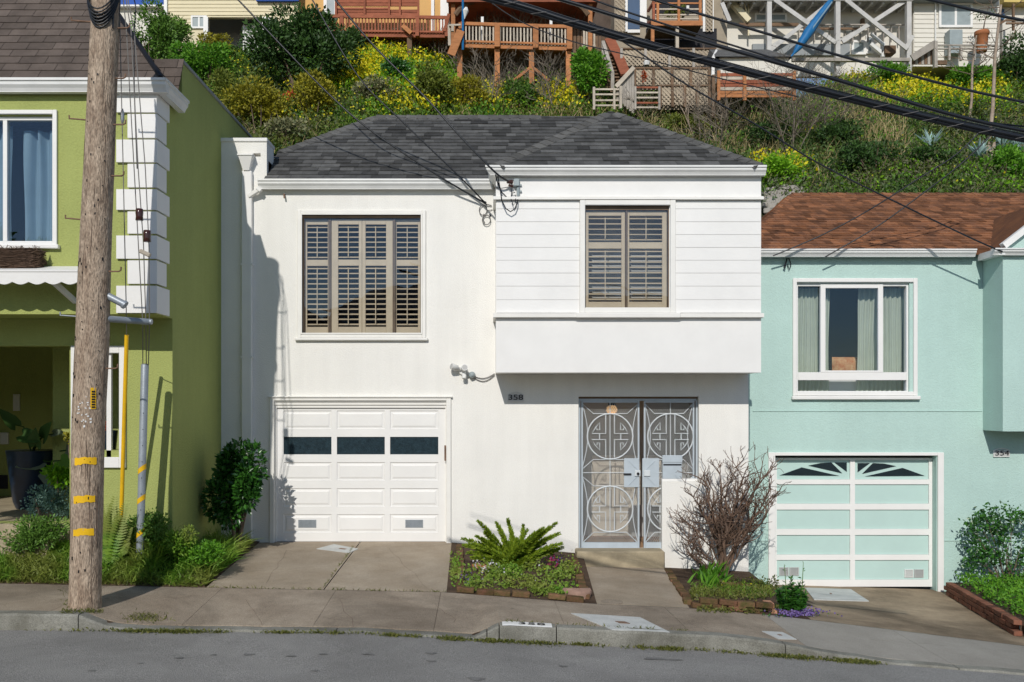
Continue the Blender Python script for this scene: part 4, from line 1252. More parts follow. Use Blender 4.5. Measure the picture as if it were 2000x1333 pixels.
# ================================================================ THE GREEN HOUSE
DG, DGU = 11.0, 10.43
YG, YGU = DG - CAMD, DGU - CAMD
GX = -3.846
gh = thing('green_house', 'olive green stucco house with white corner quoins and brown mansard roof', 'house', (GX, YG, 0))
GXL = -11.0
zs0, zs1 = SZ(614, DGU), SZ(150, DGU)
zp = 6.28
hgw = RC(3, 107, 226, 478, DGU)
mb = MB()
mb.wall(GXL, GX, zs0, zs1 + .0, [(SX(-120, DGU), hgw[1], hgw[2], hgw[3])], YGU, YGU + .2)
mb.box(GX - .2, GX, YGU + .2, YG, zs0, zs1)
mb.box(GX - .2, GX, YG, YG + .34, -.8, zs1)
mb.box(GX - .2, GX, YG + .34, 8.0, -.8, zp - .01)
mb.box(GXL, GX - .2, YGU + .2, 8.0, zs0, zs0 + .12)
mb.box(GXL, GXL + .2, YGU + .2, 8, -.8, zp - .3)
mb.box(GXL + .2, GX - .2, 7.8, 8.0, -.8, zp - .3)
part(gh, 'wall', mb, green_stucco)
mb = MB(); mb.box(GX - .22, GX + .025, YG + .34, 8.0, zp - .01, zp + .03, .008); part(gh, 'coping', mb, grey_wall)
# lower floor: porch opening, window, porch room
zt_l = zs0 - .003
zfl = SZ(1022, DG)
xp = SX(136, DG)
mb = MB()
hwn = RC(150, 236, 688, 880, DG)
mb.wall(GXL, GX - .2, -.8, zt_l, [(SX(-330, DG), xp, zfl, SZ(676, DG)), hwn], YG, YG + .2)
mb.box(GX - .2005, GX - .0005, YG + .0005, YG + .2, -.8, zt_l)
part(gh, 'lower_wall', mb, green_stucco)
mb = MB()
mb.box(SX(-330, DG), SX(103, DG + 1.5), YG + 3.2, YG + 3.3, -.3, zt_l)           # porch back wall
mb.box(SX(103, DG + 1.5), GX - .2, YG + 1.5, YG + 1.6, -.3, zt_l); mb.box(SX(103, DG + 1.5), SX(103, DG + 1.5) + .1, YG + 1.6, YG + 3.2, -.3, zt_l)
mb.box(SX(-335, DG), SX(-330, DG), YG + .2, YG + 3.3, -.3, zt_l)
part(gh, 'porch_wall', mb, green_stucco)
mb = MB(); mb.box(SX(-330, DG), xp + .02, YG - .08, YG + 3.2, zfl - .5, zfl - .004, .015); part(gh, 'porch_floor', mb, concrete_cream)
mb = MB(); mb.box(SX(-330, DG), SX(118, DG), YG - .3, YG - .081, zfl - .6, zfl - .16, .02); part(gh, 'step', mb, concrete_cream)
x0, x1, z0, z1 = RC(141, 247, 676, 914, DG)
mb = MB(); mb.frame(x0, x1, z0, z1, .075, YG - .045, YG + .05, .006, .09, .13); mb.box(SX(208, DG), SX(217, DG), YG, YG + .05, z0 + .13, z1 - .09)
part(gh, 'porch_window_frame', mb, white_paint)
mb = MB(); q = RC(27, 40, 770, 803, DG + 3.2); mb.box(q[0], q[1], YG + 3.17, YG + 3.199, q[2], q[3], .004); part(gh, 'wall_vent', mb, plastic_white)
mb = MB(); q = RC(2, 18, 845, 868, DG + 3.2); mb.box(q[0], q[1], YG + 3.16, YG + 3.199, q[2], q[3], .006); part(gh, 'letter_box', mb, plastic_white)
mb = MB(); q = RC(-6, 16, 928, 955, DG + 3.2); mb.box(q[0], q[1], YG + 3.18, YG + 3.199, q[2], q[3], .006); part(gh, 'wall_vent', mb, dark_room)
# quoins
ql = [(178, 219.5, 1), (223, 269.5, 0), (273, 317, 1), (320.5, 366, 0), (370, 410, 1), (413.5, 456.5, 0), (460.5, 505.5, 1), (509, 554.5, 0), (558.5, 611.5, 1)]
for (ya, yb, wide) in ql:
    DQ = DGU - .035
    z0, z1 = SZ(yb, DQ), SZ(ya, DQ)
    xl = SX(227 if wide else 249, DQ)
    d1 = .38 if wide else .28
    mb = MB()
    mb.poly_prism_y([(xl, z0), (GX + .032, z0), (GX + .032, z1), (xl, z1)], YGU - .035, YGU - .0015)
    mb.box(GX + .0015, GX + .032, YGU - .001, YGU + d1, z0 + .0005, z1 - .0005)
    part(gh, 'quoin', mb, white_paint)
# gutter front and its return
gzg = SZ(151.5, 10.28)
gutter(gh, GXL, GX + .17, YGU - .15, gzg, .15, gutter_white)
xg = GX + .17
pr_ = [(0, 0), (-.012, -.004), (-.012, -.033), (.004, -.039), (.006, -.075), (.03, -.108), (.045, -.142), (.045, -.15), (.12, -.15), (.12, 0)]
mb = MB(); n = len(pr_)
mb.add([(xg - dx, YGU - .15 + dx, gzg + dz - .001) for dx, dz in pr_] + [(xg - dx, YG + .08, gzg + dz - .001) for dx, dz in pr_],
       [tuple(range(n - 1, -1, -1)), tuple(range(n, 2 * n))] + [(i, (i + 1) % n, (i + 1) % n + n, i + n) for i in range(n)])
part(gh, 'gutter_return', mb, gutter_white)
# mansard
mp_ = 1.3
ms = math.hypot(1, mp_)
o_x, o_y, o_z = GX + .11, YGU - .13, gzg - .005
am = 1.55
groof = part(gh, 'roof', MB().add([(GXL, o_y, o_z), (o_x, o_y, o_z), (o_x - am, o_y + am, o_z + am * mp_), (GXL, o_y + am, o_z + am * mp_), (GXL, o_y + am + .3, o_z + am * mp_), (o_x - am, o_y + am + .3, o_z + am * mp_),
      (GXL, o_y + am + .3, o_z), (o_x - am, o_y + am + .3, o_z)], [(0, 1, 2, 3), (3, 2, 5, 4), (4, 5, 7, 6), (1, 7, 5, 2)]), shingle_taupe)
shingle_field(groof, (SX(-60, 11.6), o_y, o_z), (1, 0, 0), (0, 1, mp_), am * ms, lambda v: 0, lambda v: o_x - SX(-60, 11.6) - v / ms, .146, (.3, .305), .006, shingle_taupe, 300, True)
# side slope
a2 = (zp - o_z) / mp_
mb = MB(); mb.add([(o_x, o_y, o_z), (o_x, YG + .05, o_z), (o_x - a2, YG + .05, zp), (o_x - a2, o_y + a2, zp)], [(0, 1, 2, 3)])
zf0 = o_z - .06; fx0, fx1 = GX - .95, GX + .03; fV = Vector((0, .3, zp + .02 - zf0)).normalized()
mb.add([(fx0, YG + .03, zf0), (fx1, YG + .03, zf0), (fx1, YG + .335, zp + .02), (fx0, YG + .335, zp + .02)], [(0, 1, 2, 3)])
mb.add([(o_x - a2, o_y + a2, zp), (o_x - a2, YG + .36, zp), (GX - 2.5, YG + .36, zp), (GX - 2.5, o_y + a2 + .2, zp)], [(0, 1, 2, 3)])
gr2 = part(gh, 'side_roof', mb, shingle_taupe)
shingle_field(gr2, (o_x, o_y, o_z), (0, 1, 0), (-1, 0, mp_), a2 * ms, lambda v: v / ms, lambda v: YG + .04 - o_y, .146, (.3, .305), .006, shingle_taupe, 60, True)
shingle_field(gr2, (fx0, YG + .03, zf0), (1, 0, 0), fV, math.hypot(.3, zp + .02 - zf0), lambda v: 0, lambda v: fx1 - fx0, .146, (.3, .305), .006, shingle_taupe, 40, True)
mb = MB(); mb.box(GX - 6.9, GX - .24, YG + .37, 7.8, zp - .35, zp - .3); part(gh, 'flat_roof', mb, concrete_side)
mb = MB(); mb.beam((o_x - .0, o_y - .0, o_z + .02), (o_x - am, o_y + am, o_z + am * mp_ + .02), .05, .03); part(groof, 'hip_edge', mb, black_paint)
# upper window
win = bpy.data.objects.new('upper_window', None); COL.objects.link(win); win.parent = gh; win.location = (SX(60, DGU) - GX, YGU - YG, SZ(350, DGU))
xw0 = SX(-120, DGU)
x0, x1, z0, z1 = RC(-130, 113, 216, 487, DGU)
mb = MB(); mb.frame(x0, x1, z0 + .03, z1, .05, YGU - .03, YGU - .0015, .005); mb.box(x0 - .03, x1 + .03, YGU - .06, YGU - .0015, z0 - .0, z0 + .045, .006); part(win, 'casing', mb, white_paint)
mb = MB()
mb.frame(xw0 + .001, hgw[1] - .001, hgw[2] + .001, hgw[3] - .001, .045, YGU + .03, YGU + .1, .004)
mb.box(SX(3, DGU), SX(11, DGU), YGU + .03, YGU + .1, hgw[2] + .046, hgw[3] - .046); part(win, 'sash', mb, white_paint)
mb = MB(); mb.box(xw0 + .046, SX(3, DGU) - .001, YGU + .06, YGU + .064, hgw[2] + .046, hgw[3] - .046); mb.box(SX(11, DGU) + .001, hgw[1] - .046, YGU + .06, YGU + .064, hgw[2] + .046, hgw[3] - .046)
part(win, 'pane', mb, pane)
def curtain(parent, x0, x1, z0, z1, y, m, waves=9, amp=.035, skew=0.0):
    mb = MB(); nu = waves * 8
    ph = R.uniform(0, 6)
    def fn(u, v):
        a = amp * (1 + .35 * math.sin(u * 17 + ph)) * (.8 + .2 * v)
        return (x0 + (x1 - x0) * u + skew * (1 - v) * (1 - u) + .01 * math.sin(v * 5 + u * 9), y + a * math.sin(u * waves * 6.283 + ph + .6 * math.sin(v * 2 + u * 11)), z0 + (z1 - z0) * v)
    mb.grid(fn, nu, 10)
    return part(parent, 'curtain', mb, m, True)
curtain(win, SX(26, DGU), SX(100, DGU), hgw[2] + .02, SZ(246, DGU), YGU + .22, curtain_blue, 3, .05)
curtain(win, SX(-120, DGU), SX(0, DGU), hgw[2] + .02, hgw[3] - .05, YGU + .22, curtain_blue, 5, .05)
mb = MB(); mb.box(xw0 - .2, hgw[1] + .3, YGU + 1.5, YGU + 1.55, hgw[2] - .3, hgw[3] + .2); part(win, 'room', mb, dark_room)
# twig window box
q = RC(-60, 76, 489, 523, DGU - .2)
tb = thing('window_basket', 'long woven twig basket planter under the upstairs window of the green house', 'planter', (q[1], YGU, q[2]))
mb = MB(); mb.box(q[0], q[1] - .01, YGU - .24, YGU - .03, q[2] + .005, q[3] - .01, .04); part(tb, 'basket', mb, wood_brown)
mb = MB()
for i in range(420):
    x = R.uniform(q[0], q[1] - .06); L = R.uniform(.15, .4); z = R.uniform(q[2], q[3]); y = YGU - .25 + R.uniform(-.012, .008)
    x2 = min(x + L, q[1] + .02)
    mb.tube([(x, y, z), ((x + x2) / 2, y - .012, z + R.uniform(-.015, .015)), (x2, y + (.0 if x2 < q[1] - .02 else R.uniform(.02, .2)), z + R.uniform(-.03, .03))], R.uniform(.003, .006), 3)
for i in range(60):
    x = R.uniform(q[0], q[1]); mb.tube([(x, YGU - .2 + R.uniform(-.05, .1), q[3] - .02), (x + R.uniform(-.03, .03), YGU - .22, q[3] + R.uniform(.0, .06)), (x + R.uniform(-.06, .06), YGU - .22, q[3] + R.uniform(-.01, .05))], .003, 3)
part(tb, 'twigs', mb, basket_mat, kind='stuff')
# scalloped awning
DA = 10.05; ya_ = DA - CAMD
aw = thing('scalloped_awning', 'white wooden awning with a scalloped valance on the green wall', 'awning', (SX(120, DA), YGU, SZ(555, DA)))
x0, x1, z0, z1 = RC(-120, 153, 528, 553, DA)
mb = MB(); mb.add([(x0, ya_ - .02, z1), (x1, ya_ - .02, z1), (x1, YGU - .002, z1 + .1), (x0, YGU - .002, z1 + .1), (x0, ya_ - .02, z1 - .02), (x1, ya_ - .02, z1 - .02), (x1, YGU - .002, z1 + .07), (x0, YGU - .002, z1 + .07)],
   [(0, 1, 2, 3), (7, 6, 5, 4), (0, 4, 5, 1), (1, 5, 6, 2), (3, 7, 4, 0)]); part(aw, 'canopy', mb, white_paint)
sc = (SX(32, DA) - SX(0, DA))
pts = [(x1, z1 - .003), (x0, z1 - .003)]
k = int((x1 - x0) / sc * 8)
low = []
for i in range(k + 1):
    x = x0 + (x1 - x0) * i / k
    low.append((x, z0 + .012 - .03 * abs(math.sin((x - x1) / sc * math.pi))))
mb = MB()
for (xa, za), (xb, zb) in zip(low, low[1:]):
    mb.poly_prism_y([(xa, za), (xb, zb), (xb, z1 - .021), (xa, z1 - .021)], ya_ - .012, ya_ + .012)
part(aw, 'valance', mb, white_paint)
mb = MB(); mb.poly_prism_y([(x1 - .022, z0), (x1 - .001, z0), (x1 - .001, z1 - .022), (x1 - .022, z1 - .022)], ya_ + .013, YGU - .004); part(aw, 'end_board', mb, white_paint)
mb = MB(); mb.beam((SX(100, DA), ya_ + .05, z0 + .02), (SX(118, DA), YGU - .01, SZ(590, DGU)), .05, .06, ch=.006); part(aw, 'bracket', mb, white_paint)

# ================================================================ THE MINT HOUSE
DT = 14.1; YT = DT - CAMD
th_ = thing('mint_house', 'mint green stucco house with rust shingle roof and fanlight garage door', 'house', (4.04, YT, -.9))
TX0, TX1 = 3.98, SX(2090, DT)
htw = RC(1556, 1776, 553, 768, DT)
htg = RC(1514, 1829, 890, 1153, DT)
ztw = SZ(490, DT)
mb = MB()
mb.wall(TX0, TX1, -1.6, ztw, [htw, (htg[0], htg[1], -1.01, htg[3])], YT, YT + .2)
mb.box(TX0, TX0 + .2, YT + .2, 7, -1.6, ztw); mb.box(TX0 + .2, TX1, 6.8, 7, -1.6, ztw); mb.box(TX1 - .2, TX1, YT + .2, 6.8, -1.6, ztw)
part(th_, 'wall', mb, teal_stucco)
for py, xa, xb in ((803, 1470, 1918), (1056, 1470, 1500), (1056, 1843, 2090)):
    mb = MB(); mb.box(SX(xa, DT), SX(xb, DT), YT - .012, YT - .0012, SZ(py + 1.2, DT), SZ(py - 1.2, DT), .003); part(th_, 'wall_bead', mb, teal_stucco)
# roof
eT = YT - .12; zeT = SZ(489, DT - .12) + .01
kT = SX(1492, DT - .1)
pT = .5; dT = 3.16; slT = math.hypot(1, pT)
hx0, hx1 = 3.79, 5.73
VT = Vector((0, 1, pT)).normalized()
troof = part(th_, 'roof', MB().add([(hx0, eT, zeT), (TX1, eT, zeT), (TX1, eT + dT, zeT + dT * pT), (hx1, eT + dT, zeT + dT * pT), (TX1, eT + 2 * dT, zeT), (hx0, eT + 2 * dT, zeT), (hx0, eT, zeT - .08), (TX1, eT, zeT - .08)],
      [(0, 1, 2, 3), (3, 2, 4, 5), (0, 3, 5), (0, 6, 7, 1)]), shingle_rust)
shingle_field(troof, (0, eT, zeT), (1, 0, 0), VT, dT * slT, lambda v: max(kT if v < 1.6 else 0, hx0 + (hx1 - hx0) * v / (dT * slT)), lambda v: SX(2010, DT + v / slT) , .14, (.09, .2), .009, shingle_rust, 300)
ridge_caps(troof, (hx0, eT, zeT + .01), (hx1, eT + dT, zeT + dT * pT + .01), shingle_rust)
ridge_caps(troof, (hx1, eT + dT, zeT + dT * pT + .005), (hx1 + 5.2, eT + dT, zeT + dT * pT + .005), shingle_rust, drop=.48)
DTB = 13.55; YTB = DTB - CAMD
xbT = SX(1919.5, DT)
gutter(th_, SX(1483, DT - .2), SX(1908, DT - .2), YT - .2, zeT, .115, gutter_white)
# bay on the right
mb = MB(); zbT = SZ(843, DTB); mb.box(xbT, TX1, YTB, YT - .002, zbT, SZ(494, DTB))
tb_ = part(th_, 'bay', mb, teal_stucco)
# bay gable with white rake
gzT = SZ(484, 13.4)
gutter(th_, SX(1945, 13.4), TX1, YTB - .13, gzT, .1, gutter_white)
mb = MB(); mb.beam((xbT - .07, YTB - .1, gzT - .05), (xbT - .07, YT - .08, gzT - .05), .1, .1); part(th_, 'gutter_return', mb, gutter_white)
gpk = SX(2090, 13.5)
mb = MB(); mb.poly_prism_y([(SX(1965, 13.5), gzT + .003), (gpk, gzT + .003), (gpk, gzT + .75)], YTB + .02, YT + 1.5); part(th_, 'gable', mb, teal_stucco)
mb = MB(); mb.beam((SX(1960, 13.5), YTB - .03, gzT + .04), (gpk, YTB - .03, gzT + .8), .1, .09); part(th_, 'rake_board', mb, white_paint)
mb = MB(); mb.add([(xbT - .05, YTB - .08, gzT + .0), (gpk, YTB - .08, gzT + .86), (gpk, 3.2, gzT + .86), (xbT - .05, 2.0, gzT + .0)], [(0, 1, 2, 3)]); part(th_, 'bay_roof', mb, shingle_rust)
# window
x0, x1, z0, z1 = RC(1547.5, 1791, 544, 781, DT)
mb = MB(); mb.frame(x0, x1, z0 + .06, z1, .065, YT - .035, YT - .0015, .008); mb.box(x0 - .02, x1 + .03, YT - .07, YT - .0015, z0, z0 + .058, .01); part(th_, 'window_surround', mb, white_paint)
win = bpy.data.objects.new('slider_window', None); COL.objects.link(win); win.parent = th_; win.location = (htw[0] - 4.04, 0, htw[2] + .9)
mb = MB()
mb.frame(htw[0] + .001, htw[1] - .001, htw[2] + .001, htw[3] - .001, .03, YT + .03, YT + .12, .003, .045, .03)
mb.box(htw[0] + .031, htw[1] - .031, YT + .02, YT + .12, SZ(743, DT), SZ(727.5, DT), .004)
part(win, 'window_frame', mb, white_paint)
mb = MB(); q = RC(1603.5, 1726, 553, 729, DT); mb.frame(q[0], q[1], q[2] + .01, q[3] - .02, .078, YT + .015, YT + .07, .004, .06, .03); part(win, 'sash', mb, white_paint)
mb = MB()
q = RC(1614, 1716, 560, 727, DT); mb.box(q[0] - .005, q[1] + .005, YT + .04, YT + .044, q[2], q[3])
q = RC(1558, 1603, 560, 727, DT); mb.box(q[0] + .02, q[1], YT + .08, YT + .084, q[2], q[3]); q = RC(1726.5, 1773, 560, 727, DT); mb.box(q[0], q[1] - .02, YT + .08, YT + .084, q[2], q[3])
q = RC(1560, 1772, 743.5, 765, DT); mb.box(q[0], q[1], YT + .08, YT + .084, q[2], q[3])
part(win, 'pane', mb, pane)
zc0, zc1 = htw[2] + .0, htw[3] - .05
curtain(win, SX(1556, DT), SX(1632, DT), zc0 + .02, zc1, YT + .26, curtain_sage, 9, .022)
curtain(win, SX(1690, DT), SX(1778, DT), zc0 + .02, zc1, YT + .26, curtain_sage, 10, .022, -.04)
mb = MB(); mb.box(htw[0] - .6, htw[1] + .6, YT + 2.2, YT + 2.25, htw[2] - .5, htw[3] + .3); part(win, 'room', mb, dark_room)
mb = MB(); q = RC(1626, 1698, 742, 750, DT); mb.box(q[0] - .05, q[1] + .05, YT + .32, YT + .8, q[2] - .4, q[3]); part(win, 'inner_sill', mb, white_paint)
cu = thing('cushion', 'patterned orange cushion behind the open curtains of the mint house', 'cushion', P3(1662, 727, DT + .4))
q = RC(1632, 1693, 697, 734, DT + .35); mb = MB()
def cush(u, v):
    a = (u - .5) * 2; b = (v - .5) * 2
    th = .1 * (1 - abs(a) ** 4) * (1 - abs(b) ** 4)
    return (q[0] + (q[1] - q[0]) * u, YT + .5 - th, q[2] + (q[3] - q[2]) * v)
mb.grid(cush, 14, 10); mb.grid(lambda u, v: (q[0] + (q[1] - q[0]) * (1 - u), YT + .501, q[2] + (q[3] - q[2]) * v), 2, 2)
part(cu, 'cover', mb, cushion_mat, True)
# garage
x0, x1, z0, z1 = RC(1500, 1842, 884, 1153, DT)
mb = MB(); w = .095
mb.box(x0, x0 + w + .01, YT - .035, YT - .0015, -1.0, z1, .006); mb.box(x1 - w, x1, YT - .035, YT - .0015, -1.0, z1, .006); mb.box(x0 + w + .01, x1 - w, YT - .035, YT - .0015, z1 - .05, z1, .006)
part(th_, 'garage_casing', mb, white_paint)
gd = bpy.data.objects.new('garage_door', None); COL.objects.link(gd); gd.parent = th_; gd.location = (htg[0] - 4.04, .1, 0)
yd = YT + .13
dl, dr = htg[0] + .002, htg[1] - .002
zb_ = SZ(1147, DT + .1); zt_ = SZ(895, DT + .1)
DD = DT + .12
cl_ = [(1517.7, 1661), (1670.5, 1815)]
rw = [(899, 937), (946.5, 984.5), (996, 1034), (1045.6, 1084), (1094.5, 1133)]
hl = [RC(a, b, c, d, DD) for a, b in cl_ for c, d in rw]
mb = MB(); mb.wall(dl, dr, zb_, zt_, hl, yd, yd + .05); part(gd, 'door_grid', mb, white_paint)
for a, b in cl_:
    for i, (c, d) in enumerate(rw):
        x0, x1, z0, z1 = RC(a, b, c, d, DD)
        mb = MB()
        mb.box(x0 + .002, x1 - .002, yd + .022, yd + .028, z0 + .002, z1 - .002)
        pn = part(gd, 'panel', mb, teal_panel)
        if i == 0:
            left = a < 1600
            polys = [[(1524, 929), (1567, 913.5), (1640, 930)], [(1580, 910), (1604, 905), (1625, 904), (1646, 925)], [(1631, 904), (1655, 904), (1655, 922)]]
            for pg in polys:
                if not left: pg = [(2 * 1665.7 - x, y + 1) for x, y in pg]
                pp = [(SX(x, DD), SZ(y, DD)) for x, y in pg]
                ar = sum(p[0] * q[1] - q[0] * p[1] for p, q in zip(pp, pp[1:] + pp[:1]))
                if ar < 0: pp = pp[::-1]
                mb = MB(); mb.poly_prism_y(pp, yd + .012, yd + .0215); part(pn, 'fanlight_pane', mb, dark_glass)
        if i == 4:
            for (va, vb) in (((1523, 1541), (1543, 1561)) if a < 1600 else ((1768, 1785), (1787, 1805))):
                q = RC(va, vb, 1109 if a < 1600 else 1113, 1125 if a < 1600 else 1129, DD); mb = MB(); mb.frame(*q, .012, yd + .006, yd + .0215)
                for k in range(6): mb.box(q[0] + .013, q[1] - .013, yd + .01, yd + .0215, q[2] + .016 + k * (q[3] - q[2] - .03) / 6, q[2] + .026 + k * (q[3] - q[2] - .03) / 6)
                part(pn, 'vent', mb, wall_grey if R.random() < .5 else plastic_white)
plaque(1939, 1971, 879, 893, DT, YT, '354', 'number plaque 354 on the mint wall in the shade of its bay')
mb = MB(); q = P3(1537, 505, DT)
mb.tube([(q[0], YT - .01, q[2]), (q[0] - .03, YT - .05, q[2] - .06), (q[0] - .06, YT - .06, q[2] - .16)], [.01, .014, .018], 6); mb.tube([(q[0] + .02, YT - .02, q[2]), (q[0] + .05, YT - .04, q[2] - .1), (q[0] + .02, YT - .04, q[2] - .18), (q[0] + .0, YT - .03, q[2] - .1)], .009, 5)
solo('wire_clamp', mb, cable_black, 'black wire clamp and loop hanging under the mint house gutter', 'wire clamp', loc=q)

# ================================================================ POLE AND GUYS
DP = 9.25; YP = DP - CAMD
def PP(px, py, D=DP): return P3(px, py, D)
zb_p = zside(SX(165, DP), YP) - .03
po = thing('utility_pole', 'tall weathered wooden utility pole with yellow bands and step pegs', 'utility pole', (SX(165, DP), YP, zb_p))
axis = [(165, 1197, 31), (167, 1150, 29.5), (168.5, 1050, 29), (171, 900, 30), (175, 780, 31), (181, 650, 31), (188, 450, 29), (196, 250, 27.5), (204, 80, 26.5), (208, -20, 26), (209.5, -75, 25.5)]
mb = MB(); n = 28
ring = []
hh = {}
for k, (px, py, r) in enumerate(axis): pass
dense = []
for (a, b) in zip(axis, axis[1:]):
    st = 8
    for i in range(st): t = i / st; dense.append(tuple(a[j] * (1 - t) + b[j] * t for j in range(3)))
dense.append(axis[-1])
vs_, fs_ = [], []
for i, (px, py, r) in enumerate(dense):
    c = Vector(PP(px, py)); rr = r * DP / FPX
    for k in range(n):
        a = 2 * math.pi * k / n
        q = rr * (1 + .012 * math.sin(3 * a + i * .35) + .014 * math.sin(11 * a + .15 * i) + R.uniform(-.008, .008))
        vs_.append((c.x + q * math.cos(a), c.y + q * math.sin(a), c.z))
m_ = len(dense)
fs_ = [(i * n + k, i * n + (k + 1) % n, (i + 1) * n + (k + 1) % n, (i + 1) * n + k) for i in range(m_ - 1) for k in range(n)] + [tuple((m_ - 1) * n + k for k in range(n))]
fs_ = [f[::-1] if len(f) == 4 else f for f in fs_]
mb.add(vs_, fs_)
part(po, 'trunk', mb, pole_wood, True)
# long drying cracks
def pole_at(py):
    for a, b in zip(dense, dense[1:]):
        if a[1] >= py >= b[1]:
            t = (a[1] - py) / (a[1] - b[1]); px = a[0] + t * (b[0] - a[0]); r = a[2] + t * (b[2] - a[2]); return Vector(PP(px, py)), r * DP / FPX
    return Vector(PP(dense[0][0], dense[0][1])), dense[0][2] * DP / FPX
mb = MB()
for i in range(70):
    a = R.uniform(math.pi * 1.05, math.pi * 1.95); p0 = R.uniform(0, 1150); L = R.uniform(20, 120)
    pts = []
    for t in range(5):
        c, r = pole_at(p0 + L * t / 4); an = a + R.uniform(-.02, .02)
        pts.append((c.x + r * .992 * math.cos(an), c.y + r * .992 * math.sin(an), c.z))
    mb.tube(pts, [.0005, .003, .004, .003, .0005], 4)
part(po, 'crack', mb, twig_dark, kind='stuff')
for py, a0, a1, tl in ((898, -2.0, -.6, 4), (972, -2.05, -.65, 4), (1035, -2.05, -.68, 5)):
    c, r = pole_at(py); mb = MB(); h = .035
    vs_ = []
    for k in range(11):
        a = a0 + (a1 - a0) * k / 10
        for (rr, dz) in ((r * 1.022, -h), (r * 1.022, h)): vs_.append((c.x + rr * math.cos(a), c.y + rr * math.sin(a), c.z + dz - .012 * abs(k - 6) / 6 + R.uniform(-.007, .007)))
    mb.add(vs_, [(2 * i, 2 * i + 2, 2 * i + 3, 2 * i + 1) for i in range(10)])
    o = part(po, 'band', mb, yellow_paint, True)
c, r = pole_at(780)
mb = MB(); a = -.95
vs_ = []
for k in range(4):
    an = a - .16 + .32 * k / 3
    for z in (-.10, .115): vs_.append((c.x + 1.03 * r * math.cos(an) + z * .0, c.y + 1.03 * r * math.sin(an), c.z + z))
mb.add(vs_, [(2 * i, 2 * i + 2, 2 * i + 3, 2 * i + 1) for i in range(3)])
tg = part(po, 'tag', mb, yellow_paint)
mb = MB()
for i in range(7):
    z = c.z - .08 + i * .026; an = a
    mb.obox((c.x + 1.045 * r * math.cos(an), c.y + 1.045 * r * math.sin(an), z), (-.016 * math.sin(an), .016 * math.cos(an), 0), (.002 * math.cos(an), .002 * math.sin(an), 0), (0, 0, .008))
part(tg, 'tag_mark', mb, black_paint)
mb = MB()
for i in range(20):
    py = R.choice((780, 800, 815, 820, 790)) + R.uniform(-14, 14); c, r = pole_at(py); an = -1.55 + R.uniform(-.35, .5)
    e = R.uniform(.004, .012)
    mb.obox((c.x + 1.006 * r * math.cos(an), c.y + 1.006 * r * math.sin(an), c.z), (-e * math.sin(an), e * math.cos(an), R.uniform(-.004, .004)), (.002 * math.cos(an), .002 * math.sin(an), 0), (0, 0, e * R.uniform(.5, 1.2)))
part(po, 'paper_scrap', mb, plastic_white, kind='stuff')
for py, side, ln in ((45, -1, .19), (57, 1, .12), (155, 1, .1), (236, -1, .16), (245, 1, .12), (345, 1, .12), (430, -1, .15), (531, 1, .12), (619, -1, .16), (720, 1, .12), (128, -1, .0)):
    if not ln: continue
    c, r = pole_at(py); mb = MB(); x = c.x + side * r * .95
    mb.tube([(x, c.y - .02, c.z), (x + side * (ln * .9), c.y - .03, c.z + .004 - side * .006), (x + side * (ln + .01), c.y - .03, c.z + .01), (x + side * (ln + .012), c.y - .03, c.z + .045)], .008, 6)
    part(po, 'step_peg', mb, rust_steel if py != 619 else galv, True)
for dy in (0, 1):
    mb = MB()
    for i in range(5):
        c, r = pole_at(20 + 4 * i)
        pts = []
        for t in range(13):
            a = -math.pi * (t / 12) ; pts.append((c.x + (r * 1.1) * math.cos(a), c.y + r * 1.08 * math.sin(a) - .01 * i, c.z + .18 - .42 * math.sin(math.pi * t / 12) * (1 - .07 * i) + .02 * i + dy * .06))
        mb.tube(pts, .008, 5)
    part(po, 'cable_loop', mb, cable_black, True)
mb = MB()
for k, dx in enumerate((.0, .03)):
    mb.tube([(pole_at(y)[0].x + pole_at(y)[1] * (.85 + .1 * k), pole_at(y)[0].y - pole_at(y)[1] * .62 + .1 * k, pole_at(y)[0].z) for y in (-20, 0, 25, 60, 62)], .01, 5)
part(po, 'riser_cable', mb, cable_black)
mb = MB()
for i in range(60):
    py = R.uniform(60, 1120); c, r = pole_at(py); an = R.uniform(-2.6, -.5); e = R.uniform(.003, .007)
    mb.obox((c.x + 1.01 * r * math.cos(an), c.y + 1.01 * r * math.sin(an), c.z), (-e * math.sin(an), e * math.cos(an), 0), (.004 * math.cos(an), .004 * math.sin(an), 0), (0, 0, e * R.uniform(.5, 3)))
part(po, 'nail', mb, black_paint, kind='stuff')
# strut arms
c, r = pole_at(585)
mb = MB(); mb.tube([(c.x + r * .8, c.y, SZ(577, DP)), PP(243, 595)], .038, 10); mb.tube([PP(241, 594), PP(245, 597)], .045, 10)
part(po, 'strut', mb, galv, True)
mb = MB(); mb.tube([(c.x + r * .8, c.y, SZ(623, DP)), PP(290, 629, 9.6)], .034, 10); mb.tube([PP(288, 628.5, 9.6), PP(297, 629, 9.6)], .03, 8)
part(po, 'strut', mb, galv, True)
